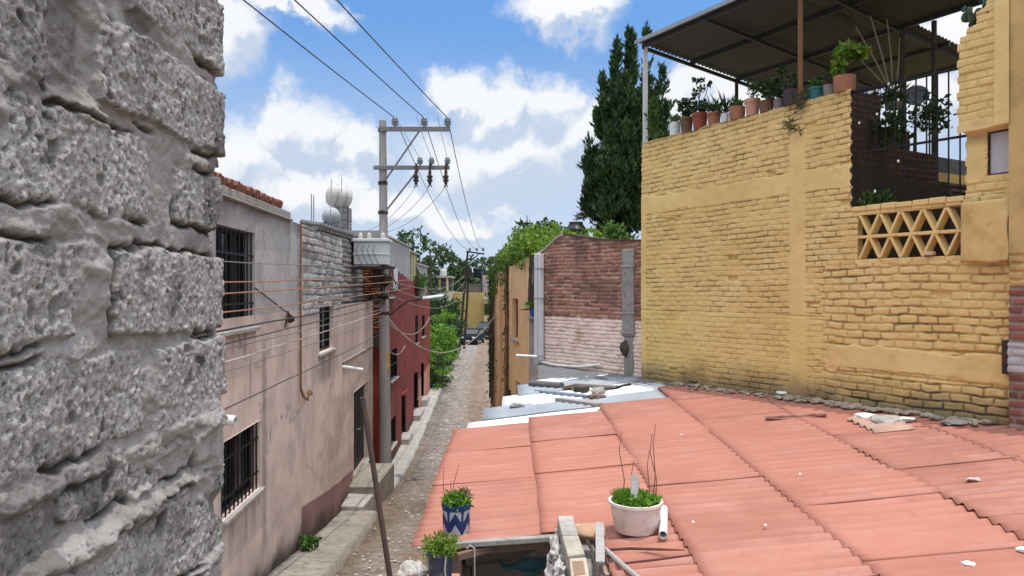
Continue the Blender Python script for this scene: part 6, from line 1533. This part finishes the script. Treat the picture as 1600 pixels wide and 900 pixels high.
# ------------------------------------------------------------------ trees
rng = np.random.default_rng(2024)
M_CYP = leafmat('cypress_leaf', (0.014, 0.038, 0.015), (0.034, 0.080, 0.028), .15, (0.075, 0.145, 0.04))
M_CYPB = leafmat('cypress_brown', (0.02, 0.014, 0.010), (0.06, 0.035, 0.02), .12)
M_BARK = paint('bark', (0.07, 0.05, 0.035), .35, 8, .95, .6)
cy = thing('cypress', 'tall dark cypress with several pointed spires behind the yellow house', 'tree', (4.0, 26, -5))
Yc = 26.0
sp = [(938, 255, 345, 30, -.3), (922, 280, 340, 14, .4), (1002, 205, 345, 30, .2), (985, 47, 250, 19, 0), (1011, 46, 250, 12, .5), (964, 68, 260, 15, -.4), (1035, 105, 260, 14, .8), (943, 115, 270, 13, -.5), (975, 120, 300, 26, -1.0), (1000, 150, 330, 28, -.8), (933, 180, 300, 20, -.2), (925, 222, 330, 16, .2), (955, 200, 340, 28, -1.2), (1020, 150, 320, 24, .6), (985, 240, 360, 32, -.6), (950, 290, 370, 26, .3)]
pts = []; outd = []
for px, y0, y1, rp_, dy in sp:
    n_ = int(rp_*(y1-y0)*.95)
    for k in range(n_//14):
        t = rng.random()**.85; y = y0+(y1-y0)*t
        # spire profile: pointed, then full, ragged in side flames
        prof = min(1, (t*2.6)**.8)*(1-.25*t)
        rr = rp_*prof*(0.50+1.25*abs(mnoise.noise(Vector((px*.13, y*.06, 1)))))
        th = rng.uniform(0, 6.28); q = P(px, y, Yc+dy); kk = Yc/F; rad = rr*kk*math.sqrt(rng.uniform(.15, 1))
        c = np.array(q)+np.array([math.cos(th)*rad, math.sin(th)*rad, 0])
        m = 14; cl = clump(rng, c, (.10, .10, .22), m, .2); pts.append(cl)
        o = np.tile([math.cos(th)*.35, math.sin(th)*.35, 0], (m, 1)); outd.append(o)
pts = np.concatenate(pts); outd = np.concatenate(outd)
hol = np.array([mnoise.noise(Vector((p[0]*1.9, p[1]*1.9, p[2]*1.5))) for p in pts])
low = np.clip((2.2-pts[:, 2])/3.5, 0, 1)
keep = hol > (-.24+.55*low)
pts = pts[keep]; outd = outd[keep]; low = low[keep]
br = (rng.random(len(pts)) < low*.45)
leaves('leaves', M_CYP, pts[~br], .22, 11, cy, 1.5, .34, out=outd[~br]); spr = np.concatenate([clump(rng, P(px, py, 26), (.25, .3, .12), 60, .1) for px, py in ((915, 328), (928, 312), (910, 340), (935, 345), (925, 290))]); leaves('brown_leaves', M_CYPB, np.concatenate([pts[br], spr]), .20, 12, cy, .6, .28, out=np.concatenate([outd[br], spr*0]))
pass
mb = MB(); b = P(975, 650, 26)
mb.tube([b, P(975, 420, 26), P(978, 250, 26), P(984, 90, 26)], [.34, .26, .15, .03], 8)
for px, py, ex, ey in ((976, 330, 915, 325), (976, 300, 930, 250), (978, 280, 1030, 200), (976, 345, 925, 350), (978, 260, 945, 160), (980, 230, 1012, 100), (978, 310, 940, 300)): mb.tube([P(px, py, 26), P((px+ex)/2, (py+ey)/2+6, 26), P(ex, ey, 26)], [.09, .05, .02], 6)
mb.build('trunk', M_BARK, cy, smooth=True)

M_TR1 = leafmat('tree_leaf', (0.022, 0.05, 0.018), (0.05, 0.095, 0.03), .25, (0.085, 0.14, 0.045))
M_TR2 = leafmat('tree_leaf_olive', (0.03, 0.05, 0.02), (0.075, 0.11, 0.04), .25, (0.12, 0.16, 0.06))
def tree(label, px, ytop, ybase, wpx, Y, mat, seed, leaf=.32, ncl=46, per=40, gap=.55, name='tree'):
    rg = np.random.default_rng(seed); k = Y/F
    top = P(px, ytop, Y); bz = min(float(g(Y)), P(px, ybase, Y).z)
    t = thing(name, label, 'tree', (top.x, Y, bz))
    h = top.z-bz; rz = max((P(px, ytop, Y).z-P(px, ybase, Y).z)/2, .8); cz = top.z-rz
    r = wpx*k/2
    pts = crown(rg, (top.x, Y, cz), (r, r*.8, rz), ncl, per, max(.28, min(r, rz)*.30), gap)
    leaves('crown', mat, pts, leaf, seed, t, .1, .55)
    limb_mesh(rg, (top.x, Y, bz-.2), (top.x, Y, cz+rz*.3), max(.12, h*.028), .05, 7, r*.7).build('trunk', M_BARK, t, smooth=True)
    return t
tree('slender open tree rising behind the grey upper storey of the red house', 645, 352, 400, 44, 58, M_TR1, 1, .28, 16, 34, .7)
tree('thin sparse treetop right of the slender tree above the red house', 672, 372, 420, 26, 62, M_TR2, 2, .26, 12, 20, .8)
tree('broad dark tree behind the far terrace with the white tank', 690, 385, 470, 60, 100, M_TR1, 3, .5, 40, 50)
tree('rounded tree behind the leaning poles, left of them', 708, 398, 470, 44, 118, M_TR2, 4, .5, 34, 46)
tree('wide tree behind the far yellow house', 745, 402, 470, 60, 125, M_TR1, 5, .55, 40, 46)
tree('olive green tree filling the gap beside the creeper', 772, 395, 470, 50, 112, M_TR2, 6, .5, 36, 46)
tree('dark tree on the left behind the pale rear storey', 662, 392, 460, 44, 90, M_TR1, 7, .45, 30, 46)
tree('lowest distant tree right behind the terrace post', 722, 410, 470, 40, 140, M_TR1, 8, .55, 30, 40)
tree('bright bushy tree just behind the dark coping of the brick wall', 960, 352, 440, 84, 24, M_LEAF_MID, 9, .16, 34, 60, .4)
tree('leafy bush behind the brick wall left of the cypress trunk', 925, 356, 420, 54, 23, M_LEAF_LIME, 10, .14, 22, 40, .5)
# feathery tree and bushes along the left of the street
t = tree('large feathery green tree leaning over the street beyond the red house', 692, 450, 545, 62, 55, leafmat('feathery_leaf', (.022, .055, .022), (.05, .11, .04), .3, (.09, .16, .06)), 21, .20, 70, 90, .45)
for i, (px, py, Y, rx, rz, n_, lb) in enumerate(((683, 585, 43.5, .75, 1.3, 34, 'nearest street bush hugging the end of the red house'), (690, 545, 47, 1.0, 1.6, 44, 'tall bright bush in the middle of the roadside row'), (692, 520, 52, 1.0, 1.5, 44, 'bush with pale flecks under the feathery tree'), (702, 545, 60, .7, 1.0, 30, 'low roadside bush just before the leaning poles'))):
    c = P(px, py, Y); b = thing('bush', lb, 'bush', (c.x, Y, float(g(Y))), 'bushes along the left of the street')
    cz = max(c.z, float(g(Y))+rz*.7)
    leaves('leaves', M_TR1 if i != 1 else M_HERB, crown(rng, (c.x, Y, cz), (rx, 1.8, rz), n_, 70, .36, .45), .17, 40+i, b, 0, .6)
    leaves('bright_leaves', M_HERB, crown(rng, (c.x+.2, Y-.6, cz+.1), (rx, 1.6, rz), n_//2, 40, .26, .8), .15, 50+i, b, 0, .6)
    mb = MB()
    for k in range(5): mb.tube([(c.x+rng.normal()*.2, Y+rng.normal()*.4, float(g(Y))-.1), (c.x+rng.normal()*.4, Y+rng.normal()*.6, cz)], [.05, .02], 6)
    mb.build('stems', M_STEM, b)

# ------------------------------------------------------------------ far houses
M_FYEL = paint('far_yellow_paint', (0.46, 0.34, 0.13), .2, .6, .9, .2, dirt_amt=.2)
M_FYEL2 = paint('far_pale_yellow', (0.56, 0.44, 0.20), .15, .6, .9, .2)
M_FPINK = paint('far_mauve_paint', (0.36, 0.28, 0.29), .15, .6, .9, .2)
fy = thing('far_yellow_house', 'plain yellow house closing the view at the end of the street', 'house', (-5, 98, -5.6))
a0 = P(722, 455, 95).x; a1 = P(757, 455, 95).x; a2 = P(775, 455, 93).x
zt = P(740, 457, 95).z; zb = float(g(95))-.5
mb = MB(); mb.bb(a0-3, a1, 95, 106, zb, zt); mb.build('wall', M_FYEL, fy)
mb = MB(); mb.bb(a1+.01, a2+6, 92.6, 106, zb, P(760, 468, 93).z); mb.build('annex', M_FYEL2, fy)
mb = MB(); mb.bb(a1-.1, a2+6.1, 92.3, 106.2, P(760, 468, 93).z, P(760, 464, 93).z); mb.build('roof_slab', M_CONCL, fy)
mb = MB(); c = P(761, 482, 92.55); mb.bb(c.x-.35, c.x+.35, 92.5, 92.65, c.z-.8, c.z+.6); w_ = mb.build('window', M_WOODWIN, fy)
mb = MB(); mb.bb(c.x-.25, c.x+.25, 92.47, 92.52, c.z-.7, c.z+.5); mb.build('pane', M_GLASS, w_)
mb = MB(); q0 = P(755, 455, 95.5); mb.bb(P(754, 0, 96).x, P(775, 0, 96).x, 96, 102, zt, P(0, 430, 96).z); mb.build('roof_room', M_FPINK, fy)
mb = MB(); mb.bb(P(722, 0, 96).x, P(753, 0, 96).x, 97, 102, zt, P(0, 444, 97).z); mb.build('rear_room', M_CONCD, fy)
mb = MB()
for k in range(12): mb.tube([(a0+.25*k, 95.2, zt), (a0+.25*k, 95.2, zt+.9)], .03, 5)
mb.beam((a0, 95.2, zt+.9), (a0+3, 95.2, zt+.9), .06, .06); mb.build('railing', M_DKSTEEL, fy)
t = thing('far_black_tank', 'small black water tank on the roof of the far yellow house', 'water tank', tuple(P(746, 430, 97.5)))
c = P(746, 432, 97.5); mb = MB(); mb.lathe([(0, -.2), (.55, -.2), (.58, 1.0), (.4, 1.2), (.2, 1.3), (0, 1.32)], c, 18); mb.build('shell', M_BLACK, t, smooth=True)
mb = MB(); mb.lathe([(.58, .35), (.62, .38), (.62, .45), (.58, .48)], c, 18); mb.build('band', M_BLACK, t)
ft = thing('far_terrace_house', 'distant pale house with a posted roof terrace left of the leaning poles', 'house', (-10, 90, -5.6))
x0 = P(671, 0, 90).x; x1 = P(702, 0, 90).x
mb = MB(); mb.bb(x0-4, x1, 90, 99, zb, P(0, 455, 90).z); mb.build('wall', paint('far_cream', (.5, .46, .38), .15, .6, .9), ft)
mb = MB(); mb.bb(x0-4, x1+.2, 89.6, 97, P(0, 434, 90).z, P(0, 431, 90).z); mb.build('roof_slab', M_CONCL, ft)
mb = MB(); mb.bb(x0-4, x1, 94, 97, P(0, 455, 90).z, P(0, 434, 90).z); mb.build('rear_wall', M_CONCD, ft)
for px in (675, 687, 699):
    mb = MB(); x = P(px, 0, 90).x; mb.bb(x-.13, x+.13, 89.8, 90.1, P(0, 455, 90).z, P(0, 434, 90).z); mb.build('post', M_FYEL2, ft)
t = thing('far_white_tank', 'small white water tank on the posted terrace roof', 'water tank', tuple(P(693, 431, 90.5)))
c = P(693, 431, 91); mb = MB(); mb.lathe([(0, 0), (.38, 0), (.40, .6), (.32, .80), (.2, .88), (0, .9)], c, 18); mb.build('shell', M_TANK, t, smooth=True)
mb = MB(); mb.lathe([(.14, .88), (.17, .88), (.17, .95), (0, .97)], c, 14); mb.build('cap', M_BLACK, t, smooth=True)
t = thing('wall_ruin', 'low stone wall crossing behind the parked cars', 'wall', (-6, 88, -5.6))
mb = MB(); mb.bb(P(700, 0, 88).x, P(760, 0, 88).x, 88, 88.5, zb, P(0, 523, 88).z); mb.build('stone_face', M_CONCD, t)

# ------------------------------------------------------------------ parked cars
M_CARP = NT('dark_car_paint'); M_CARP.b.inputs['Specular IOR Level'].default_value = .08; M_CARP = M_CARP.fin((0.010, 0.011, 0.014), .5)
M_CARB = NT('navy_car_paint'); M_CARB.b.inputs['Specular IOR Level'].default_value = .08; M_CARB = M_CARB.fin((0.014, 0.018, 0.034), .5)
M_TYRE = paint('tyre_rubber', (0.018, .018, .018), .2, 5, .9, 0); M_LAMP = paint('lamp_glass', (.6, .62, .65), .05, 3, .2, 0); M_PLATE = paint('number_plate', (.6, .6, .58), .05, 3, .6, 0)
def car(label, loc, rz, mat, L=4.4, W=1.75, H=1.55):
    t = thing('parked_car', label, 'car', (0, 0, 0), 'dark cars parked at the end of the street')
    prof = [(-L/2, .35), (-L/2, .78), (-L/2+.25, .92), (-L/2+1.05, 1.0), (-L/2+1.75, H-.06), (-L/2+2.1, H), (L/2-.75, H-.02), (L/2-.25, 1.05), (L/2, .95), (L/2, .4), (L/2-.2, .3), (-L/2+.2, .28)]
    mb = MB(); n = len(prof); vs = []
    for y, s in ((-W/2, 1), (W/2, 1)):
        for x, z in prof: vs.append(Vector((x, y*(1-.16*max(0, (z-.95)/(H-.95))), z)))
    fs = [tuple(range(n)), tuple(range(2*n-1, n-1, -1))]+[(i, n+i, n+(i+1) % n, (i+1) % n) for i in range(n)]
    mb.add(vs, fs); mb.build('body', mat, t, bevel=.05, seg=2)
    def side(y, sgn):
        mb = MB()
        for x0, x1, x2, x3 in ((-L/2+1.25, -L/2+1.98, -.05, -.05), (.05, .05, L/2-.85, L/2-.5)):
            q = lambda x, z: Vector((x, sgn*(W/2*(1-.16*max(0, (z-.95)/(H-.95)))+.006), z))
            mb.add([q(x0, 1.02), q(x1, H-.14), q(x2, H-.14), q(x3, 1.02)], [(0, 1, 2, 3)])
        return mb.build('side_window', M_GLASS, t)
    side(0, 1); side(0, -1)
    mb = MB(); mb.add([(-L/2+1.13, -W/2*.86, 1.05), (-L/2+1.13, W/2*.86, 1.05), (-L/2+1.70, W/2*.78, H-.10), (-L/2+1.70, -W/2*.78, H-.10)], [(0, 1, 2, 3)])
    o = mb.build('windscreen', M_GLASS, t)
    for v in o.data.vertices: v.co.x -= .03; v.co.z += .02
    for x in (-L/2+.82, L/2-.85):
        for y in (-W/2+.08, W/2-.08):
            Mx = Matrix.Rotation(R(90), 3, 'X')
            mb = MB(); mb.lathe([(0, -.1), (.24, -.1), (.33, -.09), (.34, 0), (.33, .09), (.24, .1), (0, .1)], (x, y, .33), 20, Mx); wv_ = mb.build('wheel', M_TYRE, t, smooth=True)
            mb = MB(); mb.lathe([(0, -.115), (.2, -.112), (.21, 0), (.2, .112), (0, .115)], (x, y, .33), 16, Mx); mb.build('rim', M_GALV, wv_, smooth=True)
    for y in (-W/2+.28, W/2-.28):
        mb = MB(); mb.box((-L/2+.04, y, .76), (.12, .36, .14)); mb.build('headlight', M_LAMP, t, bevel=.03)
        mb = MB(); mb.box((L/2-.03, y, .85), (.08, .22, .2)); mb.build('taillight', M_TERRAR, t, bevel=.02)
        mb = MB(); mb.box((-L/2+1.45, y*1.52, 1.02), (.12, .2, .13)); mb.build('mirror', mat, t, bevel=.03)
    mb = MB(); mb.box((-L/2-.01, 0, .62), (.04, .8, .14)); mb.build('grille', M_BLACK, t)
    mb = MB(); mb.box((-L/2-.03, 0, .45), (.03, .45, .13)); mb.build('number_plate', M_PLATE, t)
    t.location = loc; t.rotation_euler = (0, 0, rz)
    return t
car('nearer dark parked car facing the street beside the leaning poles', (P(737, 541, 73.5).x, 75.5, float(g(75.5))-.02), R(90-10), M_CARP)
car('farther dark navy car parked higher up behind the nearer car', (P(758, 530, 81).x, 83, float(g(83))+.12), R(90-6), M_CARB, 4.6, 1.8, 1.7)

# ------------------------------------------------------------------ sky, sun, camera
W_ = bpy.data.worlds.new('World'); SC.world = W_; W_.use_nodes = True
nt = W_.node_tree; N_ = nt.nodes; L_ = nt.links
bg = N_['Background']; bg.inputs['Strength'].default_value = 0.12
sky = N_.new('ShaderNodeTexSky'); sky.sky_type = 'NISHITA'; sky.sun_disc = False
sky.sun_elevation = math.asin(SUN.z); sky.sun_rotation = math.atan2(SUN.x, SUN.y); sky.altitude = 1900; sky.air_density = 1.0; sky.dust_density = .6; sky.ozone_density = 1.6
tcw = N_.new('ShaderNodeTexCoord')
def wm(op, a, b=0.0, cl=False):
    n = N_.new('ShaderNodeMath'); n.operation = op; n.use_clamp = cl
    for i, v in enumerate((a, b)):
        if isinstance(v, (int, float)): n.inputs[i].default_value = v
        else: L_.new(v, n.inputs[i])
    return n.outputs[0]
def wv(op, a, b=None, out=0):
    n = N_.new('ShaderNodeVectorMath'); n.operation = op
    for i, v in enumerate((a, b)):
        if v is None: continue
        if isinstance(v, (tuple, list)): n.inputs[i].default_value = v
        else: L_.new(v, n.inputs[i])
    return n.outputs['Value'] if out else n.outputs[0]
def wnoise(vec, sc, det=7, ro=.6, col=False):
    n = N_.new('ShaderNodeTexNoise'); n.inputs['Scale'].default_value = sc; n.inputs['Detail'].default_value = det; n.inputs['Roughness'].default_value = ro
    L_.new(vec, n.inputs['Vector']); return n.outputs['Color' if col else 'Fac']
def wmap(v, a, b, c=0.0, d=1.0, smooth=True):
    n = N_.new('ShaderNodeMapRange'); n.interpolation_type = 'SMOOTHSTEP' if smooth else 'LINEAR'
    L_.new(v, n.inputs[0])
    for i, x in zip((1, 2, 3, 4), (a, b, c, d)): n.inputs[i].default_value = x
    return n.outputs[0]
def wmix(f, a, b):
    n = N_.new('ShaderNodeMix'); n.data_type = 'RGBA'; n.clamp_result = False
    for s, v in ((n.inputs['Factor'], f), (n.inputs[6], a), (n.inputs[7], b)):
        if isinstance(v, (int, float)): s.default_value = v
        elif isinstance(v, (tuple, list)): s.default_value = (*v, 1)
        else: L_.new(v, s)
    return n.outputs[2]
D0 = wv('NORMALIZE', tcw.outputs['Generated'])
wcol = wv('SUBTRACT', wnoise(D0, 5.0, 8, .62, True), (.5, .5, .5))
Dw = wv('ADD', D0, wv('MULTIPLY', wcol, (.20, .05, .20)))
wcol2 = wv('SUBTRACT', wnoise(D0, 19.0, 6, .6, True), (.5, .5, .5))
Dw = wv('ADD', Dw, wv('MULTIPLY', wcol2, (.035, .0, .035)))
CL = [(395, 255, 75, 75), (455, 205, 62, 68), (500, 215, 70, 62), (555, 245, 55, 55), (450, 300, 150, 60),
      (715, 150, 45, 42), (775, 175, 95, 60), (865, 170, 70, 60), (925, 210, 70, 75), (800, 255, 190, 85),
      (835, 288, 34, 13), (905, 8, 105, 40), (355, 60, 62, 66), (440, 12, 90, 26), (1085, 160, 60, 48), (1150, 185, 90, 40), (1465, 140, 90, 80), (1500, 40, 70, 50), (560, 330, 260, 40), (720, 352, 160, 34)]
def field(vec):
    best = None
    for cx, cy, rx, ry in CL:
        v = Vector(((cx-800)/F, 1, -(cy-450)/F)); l = v.length; v.normalize()
        d = wv('MULTIPLY', wv('SUBTRACT', vec, tuple(v)), (F/rx*1/l if False else F/rx, F/rx*.6, F/ry))
        k = wm('SUBTRACT', 1.0, wv('LENGTH', d, None, 1))
        best = k if best is None else wm('MAXIMUM', best, k)
    return best
B = field(Dw); Bup = field(wv('ADD', Dw, (-.012, 0, .030)))
# clouds all around, outside the photographed part of the sky
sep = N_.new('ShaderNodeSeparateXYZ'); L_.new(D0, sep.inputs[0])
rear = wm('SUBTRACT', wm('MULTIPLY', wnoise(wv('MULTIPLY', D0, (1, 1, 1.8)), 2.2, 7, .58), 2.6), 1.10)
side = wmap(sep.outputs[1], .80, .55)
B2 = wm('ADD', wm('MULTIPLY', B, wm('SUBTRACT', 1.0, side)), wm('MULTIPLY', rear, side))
fine = wm('MULTIPLY', wm('SUBTRACT', wnoise(Dw, 11.0, 8, .65), .5), .9)
dens = wmap(wm('ADD', B2, fine), -.15, .50)
lit = wm('SUBTRACT', B, Bup)     # positive on the upper left rims
shade = wmap(wm('ADD', wm('ADD', lit, wm('MULTIPLY', fine, .55)), wm('MULTIPLY', wm('SUBTRACT', wnoise(Dw, 7.0, 6, .6), .5), .5)), -.22, .30)
k = 1/.12
cl_col = wmix(shade, tuple(x*k for x in (.60, .69, .84)), tuple(x*k for x in (.96, .97, .99)))
up = wmap(sep.outputs[2], .02, .40)
blue = wmix(up, tuple(x*k for x in (.40, .61, .92)), tuple(x*k for x in (.15, .39, .87)))
skyc = wmix(.85, sky.outputs[0], blue)
veil = wmap(sep.outputs[2], .36, .03, 0, .72)
skyc = wmix(veil, skyc, tuple(x*k for x in (.66, .75, .88)))
col = wmix(wm('MULTIPLY', dens, .95), skyc, cl_col)
glow = wmap(wv('DOT_PRODUCT', D0, tuple(SUN), 1), .20, 1.0, 1.0, 3.45)  # sky brightened around the unseen sun, added as fill for shaded walls
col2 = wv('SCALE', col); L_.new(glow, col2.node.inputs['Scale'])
warm = wmix(wmap(wv('DOT_PRODUCT', D0, tuple(SUN), 1), .15, .65), (1, 1, 1), (1.0, .91, .79)); col2 = wv('MULTIPLY', col2, warm)  # warm tint added to that brightened sky to warm the fill
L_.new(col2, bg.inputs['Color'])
try: W_.cycles.sampling_method = 'MANUAL'; W_.cycles.sample_map_resolution = 1024
except Exception: pass
sd_ = bpy.data.lights.new('sun', 'SUN'); sd_.energy = 2.7; sd_.angle = R(.53); sd_.color = (1, .955, .88)
so = bpy.data.objects.new('sun', sd_); COL.objects.link(so); so.rotation_euler = (-SUN).to_track_quat('-Z', 'Y').to_euler(); so.location = (0, 0, 40)
cd = bpy.data.cameras.new('camera'); co = bpy.data.objects.new('camera', cd); COL.objects.link(co)
cd.sensor_width = 36; cd.lens = 36*F/1600; cd.clip_start = .05; cd.clip_end = 6000
co.location = (0, 0, 0); co.rotation_euler = (R(90), 0, 0)
SC.camera = co
SC.view_settings.view_transform = 'Standard'; SC.view_settings.look = 'None'; SC.view_settings.exposure = 0
SC.render.engine = 'CYCLES'
SC.cycles.use_denoising = True; SC.cycles.max_bounces = 6; SC.cycles.diffuse_bounces = 3; SC.cycles.transparent_max_bounces = 6
